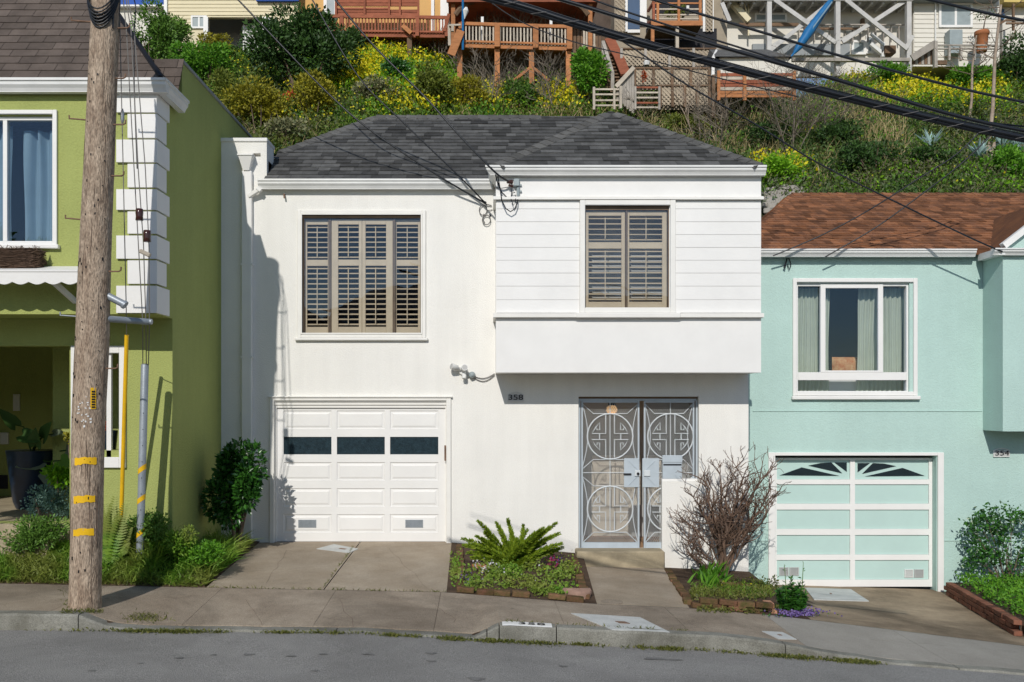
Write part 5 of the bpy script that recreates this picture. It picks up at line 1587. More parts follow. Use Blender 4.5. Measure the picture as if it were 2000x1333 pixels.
# guy wires
DGY = 10.75
gb = P3(232, 1112, DGY); 
g1 = thing('guy_guard', 'slender yellow guy wire guard tube standing in the weeds by the pole', 'guy guard', P3(232, 1115, DGY))
mb = MB(); mb.tube([P3(234.5, 1088, DGY), P3(247.5, 655, 10.3)], .025, 8); part(g1, 'guard_tube', mb, yellow_paint, True)
mb = MB(); a_, b_ = Vector(P3(238.4, 955, 10.61)), Vector(P3(243.5, 800, 10.45)); mb.tube([a_ + Vector((.004, -.012, 0)), b_ + Vector((.004, -.012, 0))], .008, 5); part(g1, 'rust_streak', mb, rust_steel)
mb = MB(); mb.tube([P3(232, 1120, DGY), P3(233, 1100, DGY), P3(234, 1090, DGY)], [.012, .03, .022], 8); part(g1, 'anchor', mb, galv, True)
mb = MB(); mb.tube([P3(247.5, 656, 10.3), P3(246.5, 595, 9.6), P3(240, 300, 9.35), P3(234, 40, 9.3), P3(229, -55, 9.26)], .0055, 5); part(g1, 'wire', mb, wire_grey)
mb = MB(); q = P3(239, 228, 9.35); mb.tube([(q[0], q[1], q[2] + .08), (q[0], q[1], q[2] + .03), (q[0], q[1], q[2] - .03), (q[0], q[1], q[2] - .08)], [.008, .02, .02, .008], 7); part(g1, 'insulator', mb, galv, True)
g2_ = thing('guy_pole_guard', 'round grey perforated steel guard pipe with yellow tape bands', 'guard pipe', P3(272, 1130, 10.7))
p0, p1 = Vector(P3(272, 1132, 10.7)), Vector(P3(283, 714, 10.5))
mb = MB(); mb.tube([p0, p1, p1 + Vector((0, 0, .015)), p1 + Vector((0, 0, .02))], [.044, .044, .036, .01], 14); part(g2_, 'pipe', mb, galv, True)
dd = (p1 - p0)
for py in (915, 974, 1040):
    t = (1132 - py) / (1132 - 714.); c = p0 + dd * t; mb = MB()
    vs_ = []
    for k in range(15):
        a = 2 * math.pi * k / 14; zz = .035 * math.cos(a)
        for s_ in (-.032, .032):
            ax_ = c + dd * ((zz + s_) / dd.z); vs_.append((ax_.x + .0462 * math.cos(a), ax_.y + .0462 * math.sin(a), c.z + zz + s_))
    mb.add(vs_, [(2 * i, 2 * i + 2, 2 * i + 3, 2 * i + 1) for i in range(14)]); part(g2_, 'band', mb, yellow_paint, True)
mb = MB()
for i in range(11):
    t = .03 + i * .075; c = p0 + dd * t; a = -1.3; mb.tube([(c.x + .040 * math.cos(a), c.y + .040 * math.sin(a), c.z), (c.x + .0455 * math.cos(a), c.y + .0455 * math.sin(a), c.z)], .006, 6)
part(g2_, 'hole', mb, black_paint)
for (x_top, x_mid, x_low, x_end, ins) in ((247, 262, 279, 279, None), (256, 270, 285, 286, (273, 420)), (262, 284, 292, 290, (288, 462))):
    mb = MB(); mb.tube([P3(x_end, 713, 10.5), P3(x_low, 632, 9.75), P3((x_mid + x_low) / 2 + (3 if ins else 0), 480, 9.5), P3(x_mid, 330, 9.4), P3(x_top, 60, 9.3), P3((x_top + 232) / 2, -15, 9.27), P3(228, -60, 9.25)], .0058, 5)
    part(g2_, 'wire', mb, wire_grey)
    if ins:
        q = P3(ins[0], ins[1], 9.47); mb = MB(); mb.tube([(q[0], q[1] - .01, q[2] + .062), (q[0], q[1] - .01, q[2] + .06), (q[0], q[1] - .01, q[2] + .02), (q[0], q[1] - .01, q[2] - .02), (q[0], q[1] - .01, q[2] - .06), (q[0], q[1] - .01, q[2] - .062)], [.02, .036, .04, .036, .04, .022], 10); part(g2_, 'insulator', mb, insulator_brown, True)
mb = MB(); mb.beam(P3(273, 490, 9.47), P3(294, 500, 9.47), .045, .045, ch=.01); part(g2_, 'clamp', mb, wood_pale)

# ================================================================ OVERHEAD CABLES
def d_j(i): return Vector((R.uniform(-.05, .05), 0, 0))
def cable(name, pts, r, label, m=cable_black, cat='cable', sub=10, nn=6, extra=None):
    """pts: (px, py, D)"""
    P = [Vector(P3(*p)) for p in pts]
    out = []
    for i in range(len(P) - 1):
        a, b = P[max(i - 1, 0)], P[i]; c, d = P[i + 1], P[min(i + 2, len(P) - 1)]
        for t in range(sub):
            t /= sub
            out.append(.5 * ((2 * b) + (c - a) * t + (2 * a - 5 * b + 4 * c - d) * t * t + (3 * b - a - 3 * c + d) * t ** 3))
    out.append(P[-1])
    if extra:
        t = thing(name, label, cat, tuple(out[0]))
        for (dy, dz, rr) in extra:
            mb = MB(); mb.tube([p + Vector((0, dy, dz)) for p in out], rr, nn); part(t, 'strand', mb, m, True)
        mb = MB()
        for i in range(4, len(out) - 4, 5):
            p = out[i] + d_j(i); d = (out[i + 1] - out[i]).normalized()
            mb.tube([p + Vector((0, -.026, -.030)), p + d * .05 + Vector((0, -.036, -.012)), p + d * .10 + Vector((0, -.034, .012))], .0018, 4)
        part(t, 'lashing', mb, wire_grey, kind='stuff')
        return t
    mb = MB(); mb.tube(out, r, nn)
    return solo(name, mb, m, label, cat, True, loc=tuple(out[0]))
cable('cable_bundle', [(300, -150, 5.6), (620, -78, 5.6), (960, -2, 5.6), (1130, 49, 5.6), (1300, 98, 5.6), (1500, 152, 5.6), (1700, 203, 5.6), (1850, 239, 5.6), (2010, 273, 5.6), (2300, 330, 5.6)], .03,
      'thickest black bundle of lashed cables crossing in front of the hillside', cat='cable bundle', extra=[(0, .010, .013), (0, -.012, .0145), (-.016, .0, .011), (0, .028, .004)], sub=14, nn=8)
cable('overhead_cable', [(400, -200, 5.65), (780, -90, 5.65), (1090, -2, 5.65), (1270, 52, 5.65), (1500, 118, 5.65), (1660, 164, 5.65), (1850, 222, 5.65), (2010, 258, 5.65), (2300, 310, 5.65)], .0125, 'medium black cable sagging just above the thick lashed bundle')
cable('overhead_cable', [(420, -230, 5.7), (1000, -60, 5.7), (1180, 8, 5.7), (1290, 45, 5.7), (1500, 111, 5.7), (1680, 172, 5.7), (1880, 230, 5.7), (2010, 249, 5.7)], .006, 'thin dark wire twisted alongside the medium overhead cable')
cable('overhead_cable', [(700, -180, 5.55), (1270, -2, 5.55), (1500, 67, 5.55), (1650, 112, 5.55), (1860, 169, 5.55), (2010, 202, 5.55), (2300, 260, 5.55)], .008, 'slim black cable passing over the white stilt frame, above the bundle')
cable('overhead_cable', [(1500, -70, 5.55), (1815, 0, 5.55), (1900, 20, 5.55), (2010, 42, 5.55), (2300, 90, 5.55)], .0088, 'short top corner black cable passing the pale house window')
cable('service_wire', [(1150, 42, 13.3), (1230, 90, 13.3), (1340, 165, 13.3), (1470, 240, 13.35), (1600, 320, 13.4), (1760, 400, 13.4), (1900, 467, 13.42), (1958, 492, 13.42)], .012, 'long drop wire slanting from the bundle down to the mint house bay')
cable('service_wire', [(960, 6, 5.6), (1020, 44, 5.6), (1120, 82, 5.6), (1270, 118, 5.6), (1400, 152, 5.6), (1560, 190, 5.6)], .0035, 'very thin wire hugging the underside of the lashed cable bundle')
cable('service_wire', [(420, -45, 12.8), (465, 0, 12.8), (560, 100, 12.8), (640, 182, 12.8), (720, 252, 12.78), (850, 340, 12.8), (945, 396, 12.93)], .013, 'dark wire from the sky to the cable coil, farthest from the bay')
cable('service_wire', [(590, -35, 12.75), (610, 0, 12.75), (700, 150, 12.75), (790, 242, 12.75), (900, 348, 12.8), (945, 394, 12.93)], .011, 'dark wire meeting the cable coil clamp from between its two neighbours')
cable('service_wire', [(635, -30, 12.2), (655, 0, 12.2), (735, 95, 12.2), (830, 190, 12.15), (900, 268, 12.1), (965, 335, 12.1), (993, 355, 12.25)], .0135, 'dark twisted wire running to the brown insulators on the white bay')
cable('service_wire', [(1930, 240, 13.7), (1870, 300, 13.7), (1790, 352, 13.7), (1690, 415, 13.7), (1600, 462, 13.75), (1510, 500, 13.85)], .011, 'thin wire over the rust roof ending nearest the white house')
cable('service_wire', [(1945, 255, 13.7), (1880, 318, 13.7), (1800, 380, 13.7), (1710, 445, 13.75), (1612, 502, 13.85)], .011, 'thin wire over the rust roof ending above the mint window')
cable('pole_wire', [(228, -50, 9.26), (262, 0, 9.4), (263, 55, 9.4), (262, 158, 9.4), (268, 330, 9.4)], .006, 'dark straight wire beside the pole guys before the white quoins')

# ================================================================ BRICK EDGING
bk = MB(); bk.box(-.1, .1, -.048, .048, -.03, .03, .006)
bme_m = bk.mesh('brick'); bme_r = bk.mesh('brick'); bme_p = bk.mesh('brick')
def brick_row(parent, a, b, me, m, z0=.0, courses=1, step=.208, jit=.012, tilt=.06, skip=.0):
    a, b = Vector(a), Vector(b); d = b - a; L = d.length; d.normalize()
    ang = math.atan2(d.y, d.x); sl = math.asin(d.z)
    Ms = []
    for c in range(courses):
        s = (step / 2 if c % 2 else 0)
        k = max(1, int((L - s) / step + .3))
        for i in range(k):
            if R.random() < skip: continue
            p = a + d * (s + (i + .5) * step) + Vector((R.uniform(-jit, jit), R.uniform(-jit, jit), z0 + c * .066 + R.uniform(-jit, jit) * .5))
            Ms.append(Matrix.Translation(p) @ Matrix.Rotation(ang + R.uniform(-tilt, tilt), 4, 'Z') @ Matrix.Rotation(-sl + R.uniform(-tilt, tilt) * .6, 4, 'Y') @ Matrix.Rotation(R.uniform(-tilt, tilt), 4, 'X'))
    copies(parent, 'brick', me, m, Ms)
def gnd(px, py):
    """bed ground seen at that spot"""
    D = 11
    for _ in range(30):
        x = SX(px, D); t = max(0, min(1, (D - CAMD - Yb) / (0 - Yb))); z = zback(x) * (1 - t) + (-.1 if px < 1200 else -.4) * t
        if px < 900: z = zback(x) * (1 - t)
        D = (ZC - z) * FPX / (py - YH)
    return (x, D - CAMD, z)
e1 = thing('brick_edging', 'low mossy brick edging round the flower bed in front of the foxtail plant', 'brick edging', gnd(1010, 1165))
brick_row(e1, (SX(893, DB) + .02, Yb + .16, zback(-.4)), (SX(897, 13) + .02, -.12, -.02), bme_m, brick_mossy, .005)
brick_row(e1, (SX(893, DB), Yb + .06, zback(-.35) + .0), (SX(1150, DB), Yb + .06, zback(1.1) + .0), bme_m, brick_mossy, .03, skip=.06)
brick_row(e1, (SX(1150, DB) - .02, Yb + .16, zback(1.1)), (SX(1122, 12.6), -.4, -.2), bme_m, brick_mossy, .03)
e2 = thing('brick_edging', 'crumbling two-course brick edging below the bare bush', 'brick edging', gnd(1450, 1200))
brick_row(e2, (SX(1352, DB), Yb + .06, zback(2.35)), (SX(1512, DB), Yb + .06, zback(3.3)), bme_m, brick_mossy, .03, 2, skip=.05)
brick_row(e2, (SX(1516, DB), Yb + .1, zback(3.33)), (SX(1516, DB) + .02, Yb + .55, zback(3.33) - .01), bme_p, brick_pale, .0, 2)
brick_row(e2, (SX(1348, DB) + .03, Yb + .16, zback(2.32)), (SX(1300, 12.6) + .02, -.45, -.36), bme_m, brick_mossy, .02, 1)
brick_row(e2, (SX(1420, 11.6), -1.1, -.40), (SX(1500, 11.6), -1.1, -.46), bme_m, brick_mossy, .03, 1)
e3 = thing('brick_planter', 'red brick planter wall along the lower edge of the mint driveway', 'brick planter', on_tdrive(1985, 1240))
pa, pb = Vector(on_tdrive(1989, 1243)), Vector(on_tdrive(1850, 1160))
brick_row(e3, pa, pb, bme_r, brick_red, .03, 3, jit=.006, tilt=.03)
brick_row(e3, pa + Vector((.06, -.06, 0)), pa + Vector((2.0, -.06, -.1)), bme_r, brick_red, .0, 4, jit=.006, tilt=.03)
mb = MB(); up = Vector((0, 0, .17))
q0, q1 = pa + Vector((.05, .05, .17)), pb + Vector((.05, 0, .17))
mb.add([q0, q0 + Vector((2.2, 0, 0)), q1 + Vector((2.2, .2, 0)), q1], [(0, 1, 2, 3)]); mb.add([q0 - up, q0 + Vector((2.2, 0, 0)) - up, q0 + Vector((2.2, 0, 0)), q0], [(0, 1, 2, 3)])
part(e3, 'planter_soil', mb, soil)
st = thing('flat_stone', 'flat pinkish stone lying at the sidewalk corner of the flower bed', 'stone', gnd(1125, 1163))
c = Vector(gnd(1127, 1166)); mb = MB()
for zz, sc_ in ((0, 1.0), (.07, 1.0), (.095, .85)): pass
rg = []
for (zz, sc_) in ((-.02, .95), (.05, 1.05), (.085, .92), (.09, .0)):
    for k in range(14):
        a = 2 * math.pi * k / 14; rg.append((c.x + sc_ * (.17 + .02 * math.sin(3 * a)) * math.cos(a), c.y + .02 + sc_ * .12 * math.sin(a), c.z + zz + .01 * math.cos(2 * a)))
mb.add(rg, [(j * 14 + k, j * 14 + (k + 1) % 14, (j + 1) * 14 + (k + 1) % 14, (j + 1) * 14 + k) for j in range(3) for k in range(14)]); part(st, 'slab', mb, stone_pink, True)
st = thing('half_buried_pot', 'reddish clay pot rim half buried beside the foxtail plant', 'clay pot', gnd(940, 1108))
c = Vector(gnd(941, 1112)); mb = MB(); mb.tube([(c.x, c.y, c.z - .05), (c.x, c.y, c.z + .06), (c.x, c.y, c.z + .065), (c.x, c.y, c.z + .02)], [.10, .13, .11, .09], 16); part(st, 'rim', mb, terracotta, True)

# ================================================================ FOREGROUND PLANTS
def tuft_stuff(name, pts, L, Wd, m, spread=.6, droop=.4, **kw):
    """grass blades at given points"""
    P = np.array(pts); n = len(P)
    Dr = NR.normal(size=(n, 3)) * np.array([spread, spread, .25]) + np.array([0, 0, 1.0])
    Ln = NR.uniform(.5, 1.15, n) * L
    return leaf_obj(name, blades(P, Dr, Ln, Wd, droop), m, kind='stuff', **kw)
# foxtail plant: every plume a part
fx = thing('foxtail_plant', 'spiky green foxtail plant with upright plumes before the white wall', 'plant', gnd(1000, 1105))
fb = Vector(gnd(1003, 1108))
def plume(tgt, bend):
    b = fb + Vector((R.uniform(-.12, .12), R.uniform(-.1, .1), 0)); tgt = Vector(tgt)
    mid = (b + tgt) / 2 + Vector((0, 0, bend))
    P, Dr = [], []
    N_ = 54
    for i in range(N_):
        t = (i + .5) / N_; p = b * (1 - t) ** 2 + mid * 2 * t * (1 - t) + tgt * t * t
        d = ((mid - b) * (1 - t) + (tgt - mid) * t).normalized()
        rad = .05 * (min(1, t * 5 + .3)) * (1 - t) ** .35
        for k in range(9):
            a = R.uniform(0, 6.28); s1 = d.orthogonal().normalized(); s2 = d.cross(s1)
            o = (s1 * math.cos(a) + s2 * math.sin(a))
            P.append(p); Dr.append(o * .75 + d * .8)
    n = len(P); Ln = np.array([(.062 * (1 - (i // 9 / N_)) ** .3 + .014) for i in range(n)]) * NR.uniform(.7, 1.2, n)
    return leaves(np.array(P), np.array(Dr), Ln, Ln * .3, .1)
tips = [(902, 1052), (905, 1065), (912, 1080), (930, 1048), (933, 1018), (946, 1040), (960, 1062), (968, 1020), (975, 1028), (992, 1014), (1000, 1040), (1010, 1052), (1022, 1026), (1030, 1035), (1045, 1040), (1055, 1036), (1062, 1032), (1075, 1030), (1088, 1022), (1094, 1042), (1098, 1062), (1100, 1070), (1090, 1075), (1080, 1082), (920, 1090), (935, 1080), (950, 1070), (985, 1060), (1020, 1062), (1040, 1066), (1065, 1060), (1078, 1050), (940, 1062), (1050, 1080), (965, 1085), (1008, 1080), (915, 1062), (1030, 1090), (990, 1085)]
for i, (px, py) in enumerate(tips):
    D = fb.y + CAMD + R.uniform(-.4, .25)
    leaf_obj('plume', plume(P3(px, py, D), .10 if abs(px - 1000) > 45 else .02), lf_fern, fx)
# flower-bed ground cover and blossoms
def bed_pts(n, x0, x1, y0, y1, hmax=.1, clump=None):
    out = []
    for i in range(n):
        px = R.uniform(x0, x1); py = R.triangular(y0, y1, (y0 + y1) / 2)
        p = gnd(px, py); out.append((p[0], p[1], p[2] + R.uniform(0, hmax)))
    return np.array(out)
cl_ = []
for i in range(85):
    px, py = R.uniform(905, 1135), R.triangular(1096, 1168, 1128)
    q = gnd(px, py); h = R.uniform(.03, .11); rr = R.uniform(.05, .13)
    for k in range(R.randint(18, 60)): cl_.append((q[0] + R.gauss(0, rr * .6), q[1] + R.gauss(0, rr * .5), q[2] + abs(R.gauss(0, h * .7))))
P = np.array(cl_ + [tuple(p) for p in bed_pts(350, 880, 905, 1080, 1150, .05)] + [tuple(p) for p in bed_pts(350, 1040, 1110, 1150, 1170, .06)])
P = P[P[:, 1] > Yb + .03]
sz = NR.uniform(.02, .05, len(P))
leaf_obj('bed_groundcover', leaves(P, NR.normal(size=P.shape) + [0, -.3, .6], sz, sz * .7), lf_grass, None, kind='stuff')
P = np.concatenate([bed_pts(60, 925, 975, 1108, 1130, .16), bed_pts(15, 940, 1060, 1110, 1150, .15)]); leaf_obj('white_blossom', leaves(P, NR.normal(size=P.shape) + [0, -1, .5], .03, .028), fl_white, None, kind='stuff')
P = np.concatenate([bed_pts(90, 898, 920, 1125, 1150, .08), bed_pts(25, 1080, 1100, 1095, 1110, .12)]); leaf_obj('lilac_blossom', leaves(P, NR.normal(size=P.shape) + [0, -.5, .5], .025, .022), fl_purple, None, kind='stuff')
P = bed_pts(40, 1070, 1092, 1103, 1115, .14); leaf_obj('magenta_blossom', leaves(P, NR.normal(size=P.shape) + [0, -.5, .5], .035, .03), fl_magenta, None, kind='stuff')
P = bed_pts(26, 930, 1120, 1105, 1160, .15); leaf_obj('yellow_blossom', leaves(P, NR.normal(size=P.shape) + [0, -1, .5], .022, .02), fl_yellow, None, kind='stuff')

# bare bush
bb = thing('bare_bush', 'leafless reddish brown bush with dense twisted twigs', 'bush', gnd(1415, 1118))
base = Vector(gnd(1412, 1122)); base.z -= .03
mb = MB(); R.seed(21)
bb_targets = [(1352, 971), (1374, 938), (1401, 929), (1428, 919), (1455, 933), (1482, 938), (1505, 975), (1509, 957), (1343, 1017), (1338, 1045), (1365, 998), (1392, 961), (1446, 971), (1473, 998), (1491, 1008), (1347, 1064), (1419, 952), (1464, 961), (1500, 933)]
tw = MB()
for (px, py) in bb_targets:
    D = base.y + CAMD + R.uniform(-.45, .35)
    tg_ = Vector(P3(px, py, D))
    d0 = tg_ - base
    b = base + Vector((R.uniform(-.05, .05), R.uniform(-.04, .04), 0))
    pts = [b]; r0 = R.uniform(.014, .026)
    K = 7
    side = Vector((R.gauss(0, .05), R.gauss(0, .05), R.gauss(0, .03)))
    for i in range(1, K + 1):
        t = i / K
        # branches leave the stool steeply, then splay
        p = b + Vector((d0.x * t ** 1.25, d0.y * t ** 1.2, d0.z * t ** .85)) + side * math.sin(math.pi * t) + Vector((R.gauss(0, .018), R.gauss(0, .018), R.gauss(0, .014)))
        pts.append(p)
    mb.tube(pts, r0, 6, .008)
    for i in range(2, K + 1):
        for k in range(R.randint(2, 3)):
            nd = ((pts[i] - pts[i - 1]).normalized() + Vector((R.gauss(0, .7), R.gauss(0, .6), R.gauss(0, .4) + .25))).normalized()
            branch_tree(tw, pts[i], nd, R.uniform(.12, .24), .0105 * (1.15 - i / K * .4), 2, .7, .12, 3, (2, 3), .7, 4, .0032)
part(bb, 'trunk', mb, bark_red, True)
part(bb, 'twigs', tw, bark_red, False)
# tulip-like leaves under it
tl_ = thing('bulb_leaves', 'clump of broad upright bulb leaves at the foot of the bare bush', 'plant', gnd(1385, 1130))
P = []; 
for i in range(90):
    p = gnd(R.gauss(1385, 14), R.uniform(1120, 1152)); P.append(p)
P = np.array(P); Dr = NR.normal(size=P.shape) * [.45, .3, .2] + [0, 0, 1]; 
leaf_obj('leaf', blades(P, Dr, NR.uniform(.16, .3, len(P)), .035, .25), lf_bright, tl_)
P = np.concatenate([bed_pts(900, 1345, 1500, 1150, 1180, .06), bed_pts(700, 1400, 1520, 1130, 1160, .06), bed_pts(500, 1360, 1520, 1185, 1202, .05)])
sz = NR.uniform(.02, .045, len(P)); leaf_obj('bed_weeds', leaves(P, NR.normal(size=P.shape) + [0, -.3, .7], sz, sz * .6), lf_moss, None, kind='stuff')
tuft_stuff('bed_grass', bed_pts(900, 1350, 1510, 1140, 1172, .0), .11, .009, lf_grass)
P = bed_pts(9, 1385, 1480, 1135, 1160, .12); leaf_obj('yellow_crocus', leaves(P, NR.normal(size=P.shape) + [0, -1, .5], .022, .02), fl_yellow, None, kind='stuff')
# snapdragons with two tall spikes
sd = thing('snapdragon_plant', 'dark green plant with tall flower spikes at the brick bed corner', 'plant', gnd(1548, 1195))
sb = Vector(gnd(1545, 1192))
mb = MB(); P = []; Dr = []
for (px, py, px0) in ((1532, 1103, 1538), (1569, 1098, 1562), (1545, 1125, 1546), (1520, 1150, 1530), (1560, 1140, 1555), (1535, 1145, 1536), (1572, 1160, 1560), (1552, 1150, 1550)):
    t_ = Vector(P3(px, py, sb.y + CAMD + R.uniform(-.1, .1))); b = Vector(P3(px0, 1196, sb.y + CAMD)); b.z = sb.z
    mb.tube([b, (b + t_) / 2 + Vector((R.uniform(-.02, .02), 0, 0)), t_], .008, 5, .003)
    h = (t_ - b)
    for i in range(60 if py < 1110 else 110):
        t = R.uniform(0, 1) if py < 1110 else R.uniform(0, .95)
        if py < 1110 and t > .5 and R.random() < .55: continue
        P.append(tuple(b + h * t)); Dr.append((R.gauss(0, 1), R.gauss(0, 1) - .3, R.uniform(.1, .8)))
part(sd, 'stem', mb, lf_mid)
P, Dr = np.array(P), np.array(Dr); zr = (P[:, 2] - P[:, 2].min()) / np.ptp(P[:, 2]); sz = NR.uniform(.06, .1, len(P)) * (1.1 - .75 * zr)
leaf_obj('foliage', leaves(P, Dr, sz, sz * .35), lf_camellia, sd)
Q = np.array([[*(lambda p: (p[0], p[1], p[2] + R.uniform(0, .05)))(on_tdrive(R.gauss(1560, 22), R.uniform(1194, 1207)))] for i in range(420)])
leaf_obj('purple_alyssum', leaves(Q, NR.normal(size=Q.shape) + [0, -.3, .6], .028, .024), fl_purple, None, kind='stuff')
Q = np.array([on_tdrive(R.gauss(1550, 25), R.uniform(1190, 1206)) for i in range(300)]); leaf_obj('alyssum_leaves', leaves(Q, NR.normal(size=Q.shape) + [0, -.3, .8], .035, .015), lf_camellia, None, kind='stuff')

# climbing shrub and ivy against the mint wall
cs = thing('wall_shrub', 'glossy leafed shrub trained against the mint wall beside the garage', 'shrub', P3(1965, 1180, 13.7))
tw = MB(); P = []; Dr = []
R.seed(5)
for i in range(80):
    px = R.choice((1900, 1910, 1925, 1945, 1960, 1980, 2000, 2020)) + R.uniform(-14, 14)
    lo, hi = (1000, 1110) if px < 1940 else (990, 1165)
    py = R.uniform(lo, hi)
    c = Vector(P3(px, py, 13.75 + R.uniform(-.12, .2)))
    b = Vector(P3(1970 + R.uniform(-12, 12), 1178, 13.8))
    if i % 3 == 0: tw.tube([b, (b + c) / 2 + Vector((R.uniform(-.1, .1), 0, .1)), c], .009, 4, .003)
    for k in range(26):
        P.append((c.x + R.gauss(0, .07), c.y + R.gauss(0, .06), c.z + R.gauss(0, .06))); Dr.append((R.gauss(0, 1), R.gauss(0, .6) - .4, R.gauss(.1, .8)))
part(cs, 'stem', tw, twig_dark, True)
P, Dr = np.array(P), np.array(Dr); sz = NR.uniform(.045, .085, len(P)); leaf_obj('foliage', leaves(P, Dr, sz, sz * .5), lf_camellia, cs)
Q = np.array([(R.uniform(pa.x + .1, pa.x + 1.4) + (pb.x - pa.x) * t, pa.y + (pb.y - pa.y) * t, pa.z + (pb.z - pa.z) * t + .17 + R.uniform(0, .16)) for t in NR.uniform(0.03, 1, 4600)])
sz = NR.uniform(.03, .06, len(Q)); leaf_obj('planter_groundcover', leaves(Q, NR.normal(size=Q.shape) + [0, -.3, .6], sz, sz * .6), lf_bright, None, kind='stuff')

# camellia by the garage
shrub('camellia_bush', 'dense dark glossy camellia bush between green house and garage', 'bush', P3(462, 1042, 12.15), (.40, .36, .68), 5200, .085, lf_camellia, lift=.56, lobes=16, stems=5, seed=4, hollow=.55)

# weeds in the planting strip
def strip_z(x, D):
    y = D - CAMD
    if x > -3.86:
        t = (y - Yb) / (.1 - Yb); return zback(x) * (1 - t) + .05 * t
    t = min(1, max(0, (y - Yb) / (-2.0 - Yb))); return zback(x) * (1 - t) + .36 * t
def strip_pts(n, x0, x1, d0, d1):
    out = []
    while len(out) < n:
        D = R.uniform(d0, d1); px = R.uniform(x0, x1); x = SX(px, D)
        lim = SX(402, DB) + (SX(505, 13) - SX(402, DB)) * (D - DB) / 2.5 - .04
        if x > lim: continue
        if D > 10.95 and x < -3.84: continue
        out.append((x, D - CAMD, strip_z(x, D) - .01))
    return out
tuft_stuff('strip_grass', strip_pts(7000, -60, 400, DB + .03, 10.9) + strip_pts(3500, 300, 500, 10.6, 12.7), .2, .013, lf_grass, .6, .45)
tuft_stuff('strip_tall_grass', strip_pts(2600, 240, 500, 10.55, 12.4), .40, .015, lf_grass, .55, .5)
tuft_stuff('strip_fringe', strip_pts(2200, -60, 410, DB + .01, DB + .14), .09, .009, lf_moss, .7, .4)
weeds = [('leafy_weed', 'bushy green weed mound beside the porch step, before the pole', (75, 1112), (.5, .24, .26), 3400, lf_mid, 12), ('leafy_weed', 'rounded bright weed mound between pole and yellow guard', (215, 1110), (.22, .18, .22), 1200, lf_grass, 8),
         ('leafy_weed', 'feathery green weed behind the grey guard pipe', (300, 1090), (.3, .2, .34), 2000, lf_mid, 10), ('leafy_weed', 'lush weed mound spilling toward the driveway edge', (392, 1114), (.36, .3, .28), 3000, lf_bright, 12),
         ('leafy_weed', 'tall ragged weed at the green house corner', (360, 1065), (.32, .25, .36), 2200, lf_grass, 10)]
for nm, lb, (px, py), rd, n, m, lo in weeds:
    b = P3(px, py, 10.75); b = (b[0], b[1], strip_z(b[0], 10.75))
    shrub(nm, lb, 'weed', b, rd, n, .045, m, lobes=lo, stems=6, stem_m=lf_mid, ratio=.4, hollow=.25, group='weeds in the planting strip')
# sword leaved plant behind the pole
sw = thing('sword_fern', 'clump of long ribbed fern fronds between the pole and yellow guard', 'fern', P3(215, 1095, 10.8))
b0_ = Vector(P3(216, 1100, 10.55))
for i, (px, py) in enumerate(((205, 985), (200, 1000), (225, 970), (218, 985), (245, 985), (240, 1010), (195, 1030), (255, 1030), (210, 1020), (185, 1045), (230, 1030), (120, 1015), (250, 1060))):
    t_ = Vector(P3(px, py, 10.5 + R.uniform(-.15, .05))); mid = (b0_ + t_) / 2 + Vector((0, 0, .1)); P, Dr = [], []
    for k in range(22):
        t = (k + .5) / 22; p = b0_ * (1 - t) ** 2 + mid * 2 * t * (1 - t) + t_ * t * t; d = (t_ - b0_).normalized(); s1 = d.cross(Vector((.3, -1, 0))).normalized()
        for q in (-1, 1): P.append(p); Dr.append(s1 * q + d * .35)
    Ln = np.repeat([.12 * (1 - abs(2 * (k / 22) - .8) * .6) for k in range(22)], 2)
    leaf_obj('frond', leaves(np.array(P), np.array(Dr), Ln, Ln * .34, .1, np.tile([0, -1, .3], (44, 1)).astype(float)), lf_grass, sw)
# porch pots
pt = thing('porch_planter', 'tall dark pot with big arrow shaped leaves in the shaded green porch', 'potted plant', P3(62, 1000, 12.6))
c = Vector(P3(62, 1000, 12.6)); c.z = zfl
mb = MB(); mb.tube([(c.x, c.y, c.z), (c.x, c.y, c.z + .1), (c.x, c.y, c.z + .75), (c.x, c.y, c.z + .8)], [.2, .24, .32, .33], 16); part(pt, 'pot', mb, pot_blue, True)
def bigleaf(p, d, L, Wd, m, parent):
    d = Vector(d).normalized(); p = Vector(p); s_ = d.cross(Vector((0, -1, .5))).normalized(); u = s_.cross(d)
    mb = MB(); out = [(0, .0), (-.18, .3), (.0, .48), (.3, .5), (.65, .3), (1, 0)]
    vs_ = [p + d * L * a for a in (0, .2, .4, .6, .8, 1)]
    L_ = [p + d * L * a + s_ * Wd * b + u * .06 * b for a, b in out]; R_ = [p + d * L * a - s_ * Wd * b + u * .06 * b for a, b in out]
    mb.add(vs_ + L_ + R_, [(i, i + 1, 6 + i + 1, 6 + i) for i in range(5)] + [(i + 1, i, 12 + i, 12 + i + 1) for i in range(5)])
    part(parent, 'leaf', mb, m, True)
st_mb = MB()
for (px, py, dx, dz, L, W_, m) in ((30, 830, -.3, .5, .3, .16, lf_dark), (45, 850, .9, -.25, .34, .2, lf_dark), (85, 855, .5, .6, .3, .2, lf_dark), (105, 848, .9, .1, .2, .1, lf_shade), (80, 900, -.7, -.2, .3, .26, lf_shade), (100, 915, .2, -.7, .3, .3, lf_shade), (130, 880, .8, .3, .3, .28, lf_shade), (118, 900, .6, -.2, .25, .2, lf_mid), (70, 870, .2, .8, .26, .2, lf_dark)):
    p = P3(px, py, 12.4 + R.uniform(-.3, .15)); bigleaf(p, (dx, -.4, dz), L * 1.1, W_ * 1.1, m, pt); st_mb.tube([(c.x, c.y, c.z + .75), ((c.x + p[0]) / 2, (c.y + p[1]) / 2, p[2] - .03), p], .01, 5)
part(pt, 'stem', st_mb, lf_dark)
